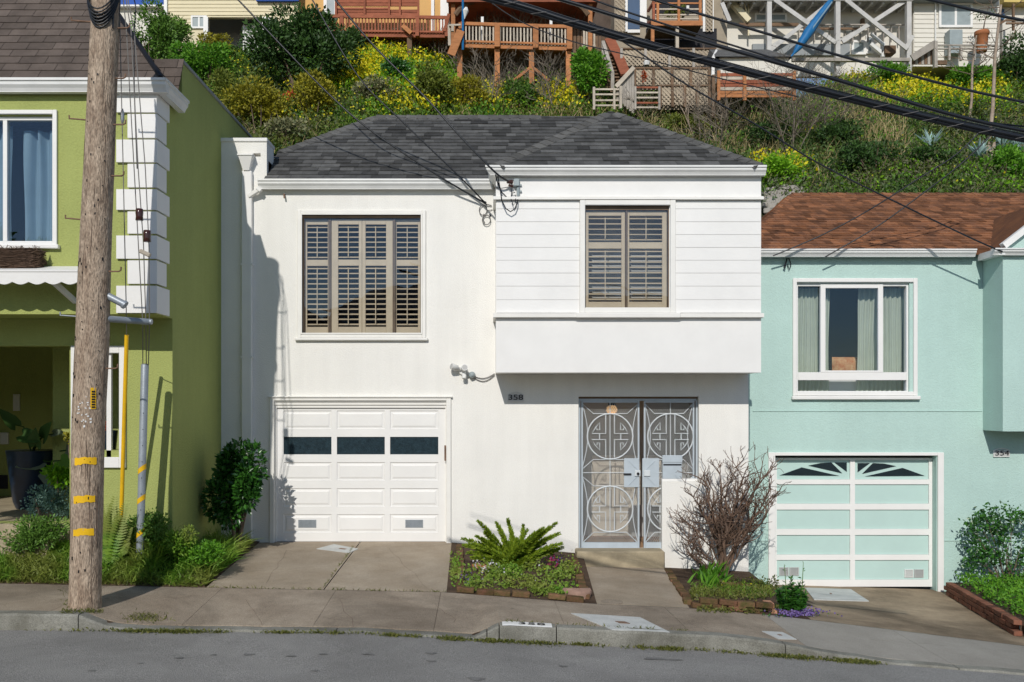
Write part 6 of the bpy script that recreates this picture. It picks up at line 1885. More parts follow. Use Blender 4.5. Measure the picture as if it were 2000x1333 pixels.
shrub('trailing_plant', 'green trailing plant, blue of the shade in its leaves, spilling over the porch floor', 'plant', (P3(98, 1012, 11.3)[0], YG + .3, zfl), (.36, .22, .3), 2600, .035, lf_shade_blue, lift=.18, lobes=12, stems=4, hollow=.2)
shrub('yellow_green_plant', 'yellow green leafy potted plant above the trailing one', 'plant', (P3(112, 950, 11.35)[0], YG + .38, zfl + .3), (.24, .18, .16), 420, .08, lf_lime, lift=.22, lobes=8, stems=4, hollow=.2)
shrub('street_tree', 'small unseen street tree put outside the frame so its crown shades the green porch', 'tree', (-6.75, -5.0, zside(-6.75, -4.0)), (.95, .8, .95), 5200, .14, lf_mid, lift=3.75, lobes=14, stems=6)  # unseen tree, put out of view to keep sun off the porch
shrub('orange_flowers', 'small orange flowers in the green house porch window', 'flowers', P3(208, 868, 11.25), (.1, .08, .13), 160, .05, fl_red, lift=.14, lobes=6, stems=4)
shrub('pale_orange_flowers', 'pale orange flowers on a stem left of the pole at porch level', 'flowers', P3(136, 880, 11.25), (.07, .06, .12), 90, .05, lf_ochre, lift=.15, lobes=5, stems=3)
mb = MB(); q = P3(207, 882, 11.25); mb.tube([(q[0], q[1], q[2]), (q[0], q[1], q[2] + .02), (q[0], q[1], q[2] + .24), (q[0], q[1], q[2] + .26)], [.1, .12, .14, .14], 14); solo('blue_flowerpot', mb, pot_blue, 'deep blue flowerpot standing inside the porch window', 'flowerpot', True, loc=q)
# weeds along kerb and joints
kc = [(R.uniform(60, 1720), R.uniform(4, 26), R.uniform(.008, .035), R.random() ** 2) for i in range(80)] + [(R.gauss(c, 22), R.uniform(8, 22), .04, 1.2) for c in (290, 345, 400, 890, 950, 1040, 1290, 1510, 1560, 1640, 1690) for i in range(2)]
def kerb_pts(n, segs):
    out = []
    while len(out) < n:
        c = R.choices(kc, [q[3] for q in kc])[0]
        px = R.gauss(c[0], c[1]); x = SX(px, DC); out.append((x, YC - .006 - abs(R.gauss(0, c[2])), zroad(x) + .002))
    return out
segs = [(110, 200, .02), (240, 300, .04), (270, 370, .06), (310, 360, .05), (400, 470, .02), (520, 600, .02), (640, 980, .025), (860, 980, .05), (930, 975, .06), (1010, 1080, .04), (1090, 1160, .02), (1180, 1250, .03), (1260, 1380, .025), (1330, 1720, .03), (1480, 1560, .05), (1600, 1720, .05)]
tuft_stuff('kerb_weeds', kerb_pts(2600, segs), .05, .007, lf_moss, .9, .4)
P = np.array(kerb_pts(2000, segs)); P[:, 2] += NR.uniform(0, .025, len(P)); sz = NR.uniform(.012, .03, len(P)); leaf_obj('kerb_moss', leaves(P, NR.normal(size=P.shape) + [0, -.3, .6], sz, sz * .7), lf_moss, None, kind='stuff')
pts = []
for i in range(900):
    k = R.random()
    if k < .3: px = R.gauss(285, 22); py = R.gauss(1208, 5); p = on_side(px, py)
    elif k < .5: px = R.uniform(120, 200); p = on_side(px, R.uniform(1192, 1199))
    elif k < .7: x = R.uniform(SX(402, DB), SX(870, DB)); p = (x, Yb + R.gauss(0, .008), zback(x))
    elif k < .8: t = R.random(); p = on_drive(632 + (705 - 632) * t * .8, 1148 - 80 * t)
    elif k < .9: x = R.uniform(SX(985, 9.3), SX(1330, 9.3)); p = (x, YC + .15 + R.gauss(0, .01), ztop(x))
    else: p = on_side(R.gauss(140, 8), R.uniform(1150, 1190))
    pts.append(p)
tuft_stuff('joint_weeds', pts, .05, .007, lf_moss, .9, .4)

# cracks in the concrete
def crack(parent, fn, a, b, n=9, j=3.0, r=.0022):
    pts = []
    for i in range(n):
        t = i / (n - 1); e = 0 if i in (0, n - 1) else 1
        p = fn(a[0] + (b[0] - a[0]) * t + e * R.gauss(0, j), a[1] + (b[1] - a[1]) * t + e * R.gauss(0, j * .3)); pts.append(Vector(p) + Vector((0, 0, .0025)))
    mb = MB()
    for p, q in zip(pts, pts[1:]):
        d = (q - p); s_ = Vector((-d.y, d.x, 0)).normalized() * r; w = R.uniform(.5, 1.2)
        mb.add([p - s_ * w, p + s_ * w, q + s_ * w, q - s_ * w], [(0, 3, 2, 1)])
    part(parent, 'crack', mb, twig_dark)
for a, b in (((430, 1120), (700, 1105)), ((760, 1072), (835, 1150)), ((560, 1075), (520, 1140))): crack(drive, lambda x, y: on_drive(x, y), a, b)
for a, b in (((480, 1172), (512, 1222)), ((660, 1165), (690, 1225)), ((300, 1170), (470, 1160)), ((800, 1190), (1010, 1196)), ((850, 1180), (905, 1228)), ((1350, 1212), (1490, 1228)), ((1290, 1195), (1400, 1238)), ((1700, 1250), (1850, 1262)), ((620, 1205), (760, 1225))): crack(pave, on_side, a, b)

# ================================================================ HOUSES AND DECKS UP THE HILL
def bxp(mb, px0, px1, py0, py1, D, dep=.1, ch=0):
    x0, x1, z0, z1 = RC(px0, px1, py0, py1, D)
    mb.box(x0, x1, D - CAMD, D - CAMD + dep, z0, z1, ch); return mb
def barp(mb, p, q, w, D, dep=None, D2=None):
    a, b = P3(p[0], p[1], D), P3(q[0], q[1], D2 or D)
    mb.beam(a, b, w, dep or w, (0, -1, 0)); return mb
def hpart(t, name, m, *boxes, **kw):
    mb = MB()
    for b in boxes: bxp(mb, *b)
    return part(t, name, mb, m, **kw)
def siding(t, px0, px1, py0, py1, D, step, m, holes=()):
    """lapped boards, each its own piece, cut round the openings"""
    y = py0
    while y < py1 - 1:
        y2 = min(y + step, py1)
        spans = [(px0, px1)]
        for (a, b, c, d) in holes:
            if y2 > c + .5 and y < d - .5:
                ns = []
                for s0, s1 in spans:
                    if b <= s0 or a >= s1: ns.append((s0, s1)); continue
                    if a > s0: ns.append((s0, a))
                    if b < s1: ns.append((b, s1))
                spans = ns
        for s0, s1 in spans:
            if s1 - s0 < 1: continue
            x0, x1, z0, z1 = RC(s0, s1, y, y2, D); yy = D - CAMD
            mb = MB(); mb.add([(x0, yy - .03, z0), (x1, yy - .03, z0), (x1, yy - .006, z1), (x0, yy - .006, z1), (x0, yy - .003, z0), (x1, yy - .003, z0)], [(0, 1, 2, 3), (4, 5, 1, 0)])
            part(t, 'board', mb, m)
        y = y2
def win_simple(t, px0, px1, py0, py1, D, fw, glass=dark_glass, fm=None, mull=1, name='window'):
    x0, x1, z0, z1 = RC(px0, px1, py0, py1, D); y = D - CAMD
    mb = MB(); mb.frame(x0, x1, z0, z1, fw, y - .08, y - .002)
    for i in range(1, mull + 1): 
        xm = x0 + (x1 - x0) * i / (mull + 1); mb.box(xm - fw / 2, xm + fw / 2, y - .07, y - .003, z0 + fw, z1 - fw)
    w_ = part(t, name, mb, fm or white_paint)
    mb = MB(); mb.box(x0 + fw, x1 - fw, y - .05, y - .045, z0 + fw, z1 - fw); part(w_, 'pane', mb, glass)
    return w_

# blue and white house
t = thing('blue_trim_house', 'white hillside house with a broad cobalt blue band, behind the pole', 'house', P3(280, 80, 38))
hpart(t, 'wall', house_white, (150, 318, -160, 100, 38, 6)); hpart(t, 'blue_band', house_blue, (150, 319.5, -60, 9, 37.85, .14)); hpart(t, 'trim', white_paint, (150, 320, 9.4, 12.5, 37.75, .24))
hpart(t, 'roof', shingle_taupe, (145, 324, -175, -160, 37.4, 7))
# cream house
t = thing('cream_house', 'cream clapboard hillside house with recessed porch and white curtains', 'house', P3(450, 90, 37.5))
D = 37.5; mb = MB(); q = RC(406, 516, 34, 110, D)
mb.wall(SX(322, D), SX(582, D), SZ(150, D), SZ(-160, D), [q], D - CAMD, D - CAMD + .2); mb.box(SX(322, D), SX(582, D), D - CAMD + 3, D - CAMD + 3.2, SZ(150, D), SZ(-160, D)); part(t, 'wall', mb, house_cream)
siding(t, 323, 581, -20, 110, D, 7.2, house_cream, [(374, 532, 31, 110)])
hpart(t, 'porch_back', grey_wall, (400, 520, 25, 110, D + 1.6, .1)); hpart(t, 'eave_band', house_blue, (500, 583, -40, 1.5, D - .2, .15)); hpart(t, 'roof', shingle_taupe, (316, 588, -175, -160, D - .5, 5))
win_simple(t, 374, 405, 32, 57, D, .07, grey_box); win_simple(t, 513, 531, 35, 66, D, .07, grey_box)
hpart(t, 'trim', white_paint, (397, 406, 33, 110, D - .1, .1), (516.5, 522, 33, 110, D - .1, .1), (320, 326, -20, 110, D - .12, .11))
curtain(t, SX(467, D), SX(505, D), SZ(100, D), SZ(40, D), D - CAMD + .5, plastic_white, 7, .05)
# orange house with red timber screen
t = thing('orange_house', 'orange yellow hillside house with white corner boards', 'house', P3(720, 80, 38))
D = 38; hpart(t, 'wall', house_orange, (584, 862, -160, 120, D, 6)); hpart(t, 'trim', white_paint, (842, 848, -60, 110, D - .1, .09), (632, 637, -40, 90, D - .1, .09), (860, 876, -60, 60, D - .05, .3))
win_simple(t, 637, 656, -20, 42, D, .05, grey_box, mull=0)
hpart(t, 'roof', shingle_taupe, (578, 870, -175, -160, D - .5, 7))
t = thing('red_timber_screen', 'red brown timber privacy screen of horizontal boards on the upper deck', 'screen', P3(735, 34, 36.6))
D = 36.6
for i in range(9):
    y0 = -26 + i * 6.4
    if i == 6: hpart(t, 'board', wood_red, (654, 762, y0 + 2.5, y0 + 6, D, .06)); continue
    hpart(t, 'board', wood_red, (654, 818, y0 + .3, y0 + 6, D + R.uniform(0, .03), .06))
for px in (656, 712, 760, 781, 817): hpart(t, 'post', wood_red, (px - 2, px + 2, -40, 34, D - .08, .07))
def deck(name, label, px0, px1, rail, beam, D, m, nb, posts, dep=2.6, slope=0.0, pw=.14, bal=.045, balm=None, lowrail=True, legs=(), leg_m=None):
    t = thing(name, label, 'deck', P3((px0 + px1) / 2, beam[1], D))
    dy = lambda px: slope * (px - px0)
    mb = MB(); barp(mb, (px0, rail + dy(px0)), (px1, rail + dy(px1)), .12, D - .02, .07); part(t, 'top_rail', mb, m)
    if lowrail:
        mb = MB(); barp(mb, (px0, beam[0] - 2 + dy(px0)), (px1, beam[0] - 2 + dy(px1)), .07, D, .08); part(t, 'bottom_rail', mb, m)
    mb = MB(); x0, x1 = SX(px0 - 2, D), SX(px1 + 2, D)
    za, zb = SZ(beam[0] + dy(px0), D), SZ(beam[1] + dy(px0), D); zc, zd = SZ(beam[0] + dy(px1), D), SZ(beam[1] + dy(px1), D); y = D - CAMD
    mb.add([(x0, y + .03, zb), (x1, y + .03, zd), (x1, y + .03, zc), (x0, y + .03, za), (x0, y + .12, zb), (x1, y + .12, zd), (x1, y + .12, zc), (x0, y + .12, za)], [(0, 1, 2, 3), (5, 4, 7, 6), (3, 2, 6, 7), (1, 0, 4, 5), (0, 3, 7, 4), (2, 1, 5, 6)]); part(t, 'rim_beam', mb, m)
    mb = MB(); k = 14
    for i in range(k):
        u = i / k; mb.add([(x0, y + .13 + dep * u, za - .02), (x1, y + .13 + dep * u, zc - .02), (x1, y + .13 + dep * (u + .9 / k), zc - .02), (x0, y + .13 + dep * (u + .9 / k), za - .02),
            (x0, y + .13 + dep * u, za - .06), (x1, y + .13 + dep * u, zc - .06), (x1, y + .13 + dep * (u + .9 / k), zc - .06), (x0, y + .13 + dep * (u + .9 / k), za - .06)], [(0, 1, 2, 3), (7, 6, 5, 4), (0, 4, 5, 1), (2, 6, 7, 3), (1, 5, 6, 2), (3, 7, 4, 0)])
    part(t, 'decking', mb, m)
    for i in range(nb):
        px = px0 + (px1 - px0) * (i + .5) / nb
        if any(abs(px - p) < 3.2 for p in posts): continue
        mb = MB(); barp(mb, (px, rail + 1 + dy(px)), (px, beam[0] + 2 + dy(px)), bal, D + .02); part(t, 'baluster', mb, balm or m)
    for p in posts:
        mb = MB(); barp(mb, (p, rail - .5 + dy(p)), (p, beam[1] - 1 + dy(p)), pw, D - .04); part(t, 'post', mb, m)
    for (p, y0_, y1_) in legs:
        mb = MB(); barp(mb, (p, y0_), (p, y1_), .19, D + .15); part(t, 'support_post', mb, leg_m or m)
    return t
t = deck('upper_deck', 'long red brown deck with slatted railing under the orange house', 598, 874, 31.5, (62, 70), 35.2, wood_red, 44, (600, 668, 815, 872), slope=.012, bal=.05, legs=((640, 70, 118), (800, 72, 125)), leg_m=wood_brown)
mb = MB(); barp(mb, (675, 63), (692, 48), .16, 35.05, .05); barp(mb, (803, 65), (786, 50), .16, 35.05, .05); part(t, 'brace', mb, wood_orange)
mb = MB(); barp(mb, (868, 62), (877, 28), .12, 35.1, .08); part(t, 'brace', mb, wood_red)
t = deck('brown_deck', 'orange brown deck on tall posts with baluster railing', 900, 1114, 46.5, (83, 92), 33.6, wood_orange, 32, (901, 971, 1046, 1112), slope=.030, pw=.2, bal=.055, balm=wood_pale, legs=((898, 96, 168), (971, 98, 190), (1038, 104, 190), (1110, 102, 170)), leg_m=wood_orange)
mb = MB(); barp(mb, (1034, 134), (1004, 158), .1, 33.7); barp(mb, (1042, 134), (1072, 158), .1, 33.7); part(t, 'brace', mb, wood_orange)
mb = MB(); barp(mb, (900, 60), (881, 108), .3, 33.3, .06); part(t, 'stair_stringer', mb, wood_orange)
mb = MB(); barp(mb, (877, 50), (878, 90), .1, 33.4); barp(mb, (884, 48), (884, 62), .1, 33.2); barp(mb, (877, 50), (900, 49), .06, 33.3); part(t, 'hand_rail', mb, wood_pale)
for px in (942, 1076): 
    mb = MB(); barp(mb, (px, 34), (px, 80), .1, 33.9); 
    solo('fence_stake', mb, plastic_white, 'white stake behind the brown deck railing, %s' % ('toward the parasol pole' if px < 1000 else 'under the cable bundle'), 'stake')
t = thing('parasol_pole', 'thin closed blue garden parasol pole standing on the brown deck corner', 'parasol', P3(904, 95, 33.4))
mb = MB(); mb.tube([P3(904, 98, 33.4), P3(904, -30, 33.4)], .045, 6); part(t, 'pole', mb, tarp_blue)
mb = MB(); mb.tube([P3(907, 38, 33.42), P3(909, 22, 33.42), P3(911, 15, 33.42)], [.01, .12, .05], 8); part(t, 'hanging_cloth', mb, plastic_white)
t = thing('timber_pavilion', 'dark timber pavilion with a red fascia roof behind the brown deck', 'pavilion', P3(1010, 90, 36))
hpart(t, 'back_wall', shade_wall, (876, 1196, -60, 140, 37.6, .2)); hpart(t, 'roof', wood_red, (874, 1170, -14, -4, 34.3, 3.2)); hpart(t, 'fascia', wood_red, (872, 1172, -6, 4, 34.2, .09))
for px in (885, 1153): hpart(t, 'post', wood_orange, (px - 4, px + 4, -4, 100, 34.4, .16))
mb = MB(); 
for sgn, px in ((1, 889), (-1, 1149)):
    pts = [P3(px + sgn * 34 * math.sin(a), 36 - 34 * math.cos(a) * 1.0 - 0, 34.45) for a in (0.2, .5, .8, 1.1, 1.4)]; mb.tube([P3(px, 30, 34.45), P3(px + sgn * 10, 17, 34.45), P3(px + sgn * 24, 7, 34.45), P3(px + sgn * 38, 3, 34.45)], .1, 6)
part(t, 'brace', mb, wood_brown)
hpart(t, 'fence_panel', wood_brown, *[(1120 + 7 * i, 1125.5 + 7 * i, 60 + R.uniform(-3, 3), 128, 35.4, .05) for i in range(11)])
hpart(t, 'gate_leaf', wood_pale, *[(1139 + 5 * i, 1142.5 + 5 * i, 60, 92, 34.7, .05) for i in range(5)], (1137, 1163, 88, 92, 34.68, .05))
# vines hanging in the dark under decks
def twig_mass(label, x0, x1, y0, y1, D, n, m=twig_grey, L=1.1, name='dry_vines', rr=.014):
    mb = MB(); t = thing(name, label, 'vines', P3((x0 + x1) / 2, y1, D))
    for i in range(n):
        px = R.uniform(x0, x1); py = R.uniform(y0 + (y1 - y0) * .35, y1); p = Vector(P3(px, py, D + R.uniform(-.4, .5))); d = Vector((R.gauss(0, .35), R.gauss(0, .2), 1)); pts = [p]
        for k in range(4): d += Vector((R.gauss(0, .35), R.gauss(0, .2), R.gauss(0, .2))); pts.append(pts[-1] + d.normalized() * L / 4 * R.uniform(.5, 1.3))
        mb.tube(pts, rr * R.uniform(.6, 1.3), 3, rr * .4)
    part(t, 'stems', mb, m); return t
twig_mass('tangle of dry grey vines inside the dark pavilion above the brown deck', 930, 1130, 22, 82, 35.6, 260)
twig_mass('dry grey stalks hanging in the dark beneath the brown deck', 890, 1130, 95, 190, 34.6, 420)
twig_mass('thin dry stems in the shadow under the red upper deck', 660, 880, 72, 118, 35.9, 200)
mb = MB(); bxp(mb, 600, 880, 70, 140, 37.2, .1); solo('deck_shade_sheet', mb, shade_wall, 'dark sheet standing in for the shade under the long red deck', 'wall')  # dark sheet in place of the shade below the deck
mb = MB(); bxp(mb, 890, 1200, 100, 200, 36.4, .1); solo('deck_shade_sheet', mb, shade_wall, 'dark sheet standing in for the shade under the orange brown deck', 'wall')  # shade below this deck, also put in as a dark sheet
# lattice house
t = thing('lattice_house', 'beige hillside house with a dark blue door and white trellis side panels', 'house', P3(1300, 90, 36.5))
D = 36.5; hpart(t, 'wall', house_beige, (1200, 1420, -120, 140, D, 5)); hpart(t, 'trim', white_paint, (1221, 1226, -20, 62, D - .1, .09), (1250, 1263, -20, 48, D - .12, .11), (1226, 1250, 58, 64, D - .1, .09)); hpart(t, 'door', door_blue, (1226.5, 1249.5, -20, 57, D - .06, .05)); hpart(t, 'roof', shingle_taupe, (1192, 1428, -140, -120, D - .4, 5.6))
hpart(t, 'trim', white_paint, (1373, 1378, -20, 62, D - .1, .09), (1392, 1394, -20, 62, D - .1, .09))
hpart(t, 'shade_panel', dark_room, (1275, 1372, -20, 26, D - .05, .04), (1262, 1400, 56, 100, D - .06, .05))  # dark panels painted for the shade behind and below the balcony
def lattice(mb, px0, px1, py0, py1, D, step=.16, w=.05):
    x0, x1, z0, z1 = RC(px0, px1, py0, py1, D); y = D - CAMD; W_, H_ = x1 - x0, z1 - z0
    for sgn in (1, -1):
        k = -H_
        while k < W_:
            a0, b0 = (k, 0) if k >= 0 else (0, -k)
            a1, b1 = (k + H_, H_) if k + H_ <= W_ else (W_, W_ - k)
            if b1 > b0 and a1 > a0:
                xa, xb = (a0, a1) if sgn > 0 else (W_ - a0, W_ - a1)
                mb.beam((x0 + xa, y + (.012 if sgn > 0 else -.012), z0 + b0), (x0 + xb, y + (.012 if sgn > 0 else -.012), z0 + b1), w, .015, (0, -1, 0))
            k += step
    return mb
part(t, 'trellis', lattice(MB(), 1203, 1221, -20, 62, D - .15, .16, .05), lattice_mat, kind='stuff'); part(t, 'trellis', lattice(MB(), 1378, 1392, -20, 62, D - .15, .16, .05), lattice_mat, kind='stuff')
t = thing('small_balcony', 'small red timber balcony with open horizontal rails and planting', 'balcony', P3(1322, 50, 34.8))
D = 34.8
for px in (1277, 1285, 1326, 1368): hpart(t, 'post', wood_orange if px != 1277 else wood_red, (px - 2.4, px + 2.4, 0, 50, D, .12))
for py in (6.5, 18, 29, 37): hpart(t, 'rail', wood_orange if py < 10 else wood_pale, (1275, 1371, py - 1.3, py + 1.3, D + .05, .06))
hpart(t, 'rim_beam', wood_orange, (1272, 1373, 40.5, 50, D - .05, .1)); hpart(t, 'decking', wood_brown, (1272, 1373, 43, 46, D + .06, 1.5))
mb = MB(); barp(mb, (1276, 6), (1266, 22), .1, D, .1, 36.3); barp(mb, (1276, 40), (1266, 46), .12, D, .1, 36.3); part(t, 'side_rail', mb, wood_red)
for px in (1275, 1323): hpart(t, 'support_post', wood_orange if px < 1300 else wood_pale, (px - 3, px + 3, 50, 96, D, .16))
shrub('balcony_plants', 'yellow green foliage behind the rails of the small balcony', 'plants', P3(1322, 40, 35.2), (.75, .2, .35), 700, .09, lf_olive, lift=.3)
hpart(t, 'wall_lamp', plastic_white, (1341, 1346, 11, 17, 34.6, .08))
# stair, platform and lattice fence
t = thing('garden_stair', 'steep timber garden stair with a red stringer and weathered railing', 'stair', P3(1215, 200, 32))
mb = MB(); barp(mb, (1190, 76), (1206, 108), .36, 34.3, .08, 33.6); barp(mb, (1206, 106), (1222, 146), .36, 33.6, .08, 32.6); part(t, 'stringer', mb, wood_red)
for i in range(12): hpart(t, 'tread', wood_brown, (1182 + 2.6 * i, 1204 + 2.2 * i, 104 + 6.5 * i, 107 + 6.5 * i, 34.0 - .14 * i, .26))
def rails(t, p, q, D, D2, h, m, n):
    for k in range(2):
        mb = MB(); barp(mb, (p[0], p[1] - h * (1 - .55 * k)), (q[0], q[1] - h * (1 - .55 * k)), .12, D, .05, D2); part(t, 'hand_rail', mb, m)
    for i in range(n + 1):
        u = i / n; px, py, Dd = p[0] + (q[0] - p[0]) * u, p[1] + (q[1] - p[1]) * u, D + (D2 - D) * u
        mb = MB(); barp(mb, (px, py - h - 1), (px, py + 4), .12, Dd); part(t, 'baluster_post', mb, m)
rails(t, (1178, 112), (1196, 172), 33.6, 32.4, 30, wood_grey, 3)
hpart(t, 'side_board', wood_brown, *[(1166 + 5.2 * i, 1170.6 + 5.2 * i, 92 + 12 * i, 150 + 6 * i, 33.4 - .2 * i, .05) for i in range(6)])
mb = MB()
for i in range(7):
    u = i / 6; xx = 1206 + u * 30
    barp(mb, (xx, 172 - u * 40), (xx, 196 + u * 26), .082, 31.6, .05)
part(t, 'side_panel', mb, wood_grey)
mb = MB(); barp(mb, (1203, 170), (1238, 132), .14, 31.5, .08); part(t, 'hand_rail', mb, wood_pale)
hpart(t, 'newel_post', wood_pale, (1210, 1215, 168, 212, 31.3, .14), (1234, 1239, 132, 205, 31.7, .14))
hpart(t, 'landing_rail', wood_pale, *[(1160, 1212, y, y + 3.2, 31.5, .05) for y in (173, 183, 194.5, 204.5)], (1158, 1162.5, 170, 214, 31.45, .12), (1198, 1202, 172, 214, 31.45, .1))
t = thing('lattice_fence', 'two tier timber lattice fence panels terraced beside the garden stair', 'fence', P3(1310, 200, 32.5))
for (a, b, c, d, D) in ((1214, 1402, 96, 129, 33.4), (1240, 1386, 134, 166, 32.4), (1290, 1386, 168, 205, 32.0)):
    part(t, 'lattice_panel', lattice(MB(), a, b, c, d, D, .15, .055), lattice_mat, kind='stuff'); hpart(t, 'cap_rail', wood_brown, (a - 2, b + 2, c - 2.5, c + .5, D - .06, .12)); hpart(t, 'backing', house_beige, (a, b, c, d + 10, D + .35, .05))
    k = 5
    for i in range(k): hpart(t, 'post', wood_brown if c > 100 else wood_grey, (a + (b - a) * i / (k - 1) - 2.5, a + (b - a) * i / (k - 1) + 2.5, c - 2, d + 4, D - .1, .09))
t = thing('low_rail_fence', 'low red brown three rail fence at the foot of the lattice terraces', 'fence', P3(1265, 205, 31.6))
for i, y in enumerate((171, 181, 191, 201, 210)): hpart(t, 'rail', wood_red if i in (0, 3) else wood_pale, (1239, 1288, y - 1.6, y + 1.6, 31.3, .05))
for px in (1241, 1288): hpart(t, 'post', wood_grey, (px - 2, px + 2, 169, 214, 31.25, .1))
shrub('orange_potted_flower', 'small orange flowering plant before the lattice fence', 'plant', P3(1256, 167, 31.8), (.14, .12, .3), 160, .08, fl_red, lift=.25, lobes=4, stems=3)
mb = MB(); q = P3(1263, 128, 33.2); mb.tube([(q[0], q[1], q[2]), (q[0], q[1], q[2] + .12), (q[0], q[1], q[2] + .2)], [.1, .13, .02], 8); solo('garden_lantern', mb, plastic_white, 'tiny white garden lantern on the middle lattice fence rail', 'lantern', loc=q)
# shed and red fence
t = thing('garden_shed', 'pale garden shed with dark grey gabled roof half hidden by cables', 'shed', P3(1470, 145, 31.5))
D = 31.5; hpart(t, 'wall', house_white, (1406, 1540, 112, 152, D, 2.4))
x0, x1 = SX(1402, D), SX(1545, D); y = D - CAMD
mb = MB(); mb.add([(x0 - .1, y - .15, SZ(114, D)), (x1, y - .15, SZ(114, D)), (x1 - .45, y + 1.2, SZ(97, D + 1.2)), (x0 + .0, y + 1.2, SZ(97, D + 1.2)), (x0 - .1, y + 2.5, SZ(114, D)), (x1, y + 2.5, SZ(114, D))], [(0, 1, 2, 3), (3, 2, 5, 4), (1, 5, 2), (0, 3, 4)]); part(t, 'roof', mb, shingle_grey)
mb = MB(); barp(mb, (1392, 150), (1393, 112), .1, 31.4, .08); barp(mb, (1392, 113), (1399, 99), .07, 31.4, .06, 32.5); part(t, 'barge_board', mb, white_paint)
t = thing('red_slat_fence', 'red brown slat fence panel below the shed with pale boards behind', 'fence', P3(1475, 190, 30.5))
D = 30.5
for i in range(7):
    m = (wood_red, wood_pale, wood_red, wood_red, wood_pale, wood_orange, wood_orange)[i]; hpart(t, 'slat', m, (1404, 1552, 143 + 6.9 * i, 149 + 6.9 * i, D + .02 * (i % 2), .04))
for px in (1404, 1455, 1552): hpart(t, 'post', wood_orange, (px - 3, px + 3, 138, 196, D - .08, .08))
hpart(t, 'post', wood_brown, (1391, 1397, 146, 230, D - .1, .14))
# stilt frame building
t = thing('stilt_frame_house', 'pale house raised on a tall white timber frame with cross braces', 'house', P3(1640, 120, 36))
D = 36
hpart(t, 'back_wall', house_white, (1415, 1782, -100, 150, 37.0, .2)); hpart(t, 'upper_floor', stilt_grey, (1415, 1784, -60, -6, D - .1, 4)); hpart(t, 'roof', shingle_taupe, (1405, 1792, -120, -100, 35.4, 5))
for px, yb in ((1503, 122), (1637, 148), (1776, 140)): hpart(t, 'stilt', stilt_grey, (px - 4.5, px + 4.5, -6, yb, D, .2))
for i in range(16): hpart(t, 'joist', stilt_grey, (1425 + 23 * i, 1429 + 23 * i, -6, 8, D + .1, .85))
hpart(t, 'ledger', stilt_grey, (1415, 1784, 12, 17, 36.85, .12), (1415, 1784, -4, 1, D - .04, .1))
def br(p, q, DD=35.95, m=stilt_grey, w=.16, nm='brace'):
    mb = MB(); barp(mb, p, q, w, DD, .07); part(t, nm, mb, m)
br((1513, 0), (1632, 84)); br((1628, 0), (1505, 98), 36.1); br((1652, 0), (1772, 96)); br((1768, 2), (1645, 82), 36.1); br((1410, 6), (1425, 42), 35.9); br((1632, 84), (1772, 6), 36.7, stilt_grey, .1); br((1508, 90), (1540, 70), 36.6, stilt_grey, .12); br((1768, 98), (1782, 70), 36)
hpart(t, 'walkway_beam', wood_grey, (1548, 1778, 113, 119.5, 35.8, .15)); hpart(t, 'mid_rail', wood_brown, (1444, 1560, 45, 51, 36.5, .08), (1570, 1684, 54, 58, 36.6, .06))
for i in range(15): hpart(t, 'rail_post', wood_grey, (1560 + 15 * i, 1562 + 15 * i, 48, 82, 36.75, .06))
hpart(t, 'upper_rail', wood_grey, (1555, 1776, 47, 49.5, 36.72, .06))
hpart(t, 'lower_wall', grey_wall, (1470, 1660, 86, 108, 36.85, .14)); win_simple(t, 1473, 1536, 27, 44, 36.98, .08, grey_box); win_simple(t, 1690, 1705, 70, 106, 36.97, .1, grey_box, mull=0); win_simple(t, 1662, 1690, 80, 108, 36.95, .1, grey_box, mull=0)
hpart(t, 'dark_crate', wood_brown, (1729, 1750, 89, 104, 36.4, .4)); hpart(t, 'door', wood_brown, (1683, 1689, 36, 50, 36.8, .15))
mb = MB(); barp(mb, (1700, 66), (1726, 88), .1, 36.5); barp(mb, (1700, 86), (1722, 104), .14, 36.6); barp(mb, (1724, 84), (1724, 112), .14, 36.6); part(t, 'stair_rail', mb, plastic_white)
mb = MB(); barp(mb, (1424, 0), (1462, 42), .22, 36.5); barp(mb, (1462, 42), (1452, 0), .05, 36.5); barp(mb, (1462, 6), (1462, 70), .06, 36.6); part(t, 'porch_brace', mb, house_cream)
t = thing('blue_parasol', 'long closed blue parasol leaning diagonally against the white stilt frame', 'parasol', P3(1545, 112, 35))
mb = MB(); mb.tube([P3(1636, -18, 35.3), P3(1610, 20, 35.3), P3(1580, 62, 35.2), P3(1560, 92, 35.1), P3(1551, 104, 35.1)], [.03, .15, .2, .14, .06], 10); part(t, 'folded_canopy', mb, tarp_blue, True)
mb = MB(); mb.tube([P3(1553, 101, 35.1), P3(1543, 114, 35)], .04, 6); part(t, 'shaft', mb, tarp_blue)
mb = MB(); barp(mb, (1625, 4), (1566, 84), .05, 35.05); part(t, 'tie', mb, curtain_blue)
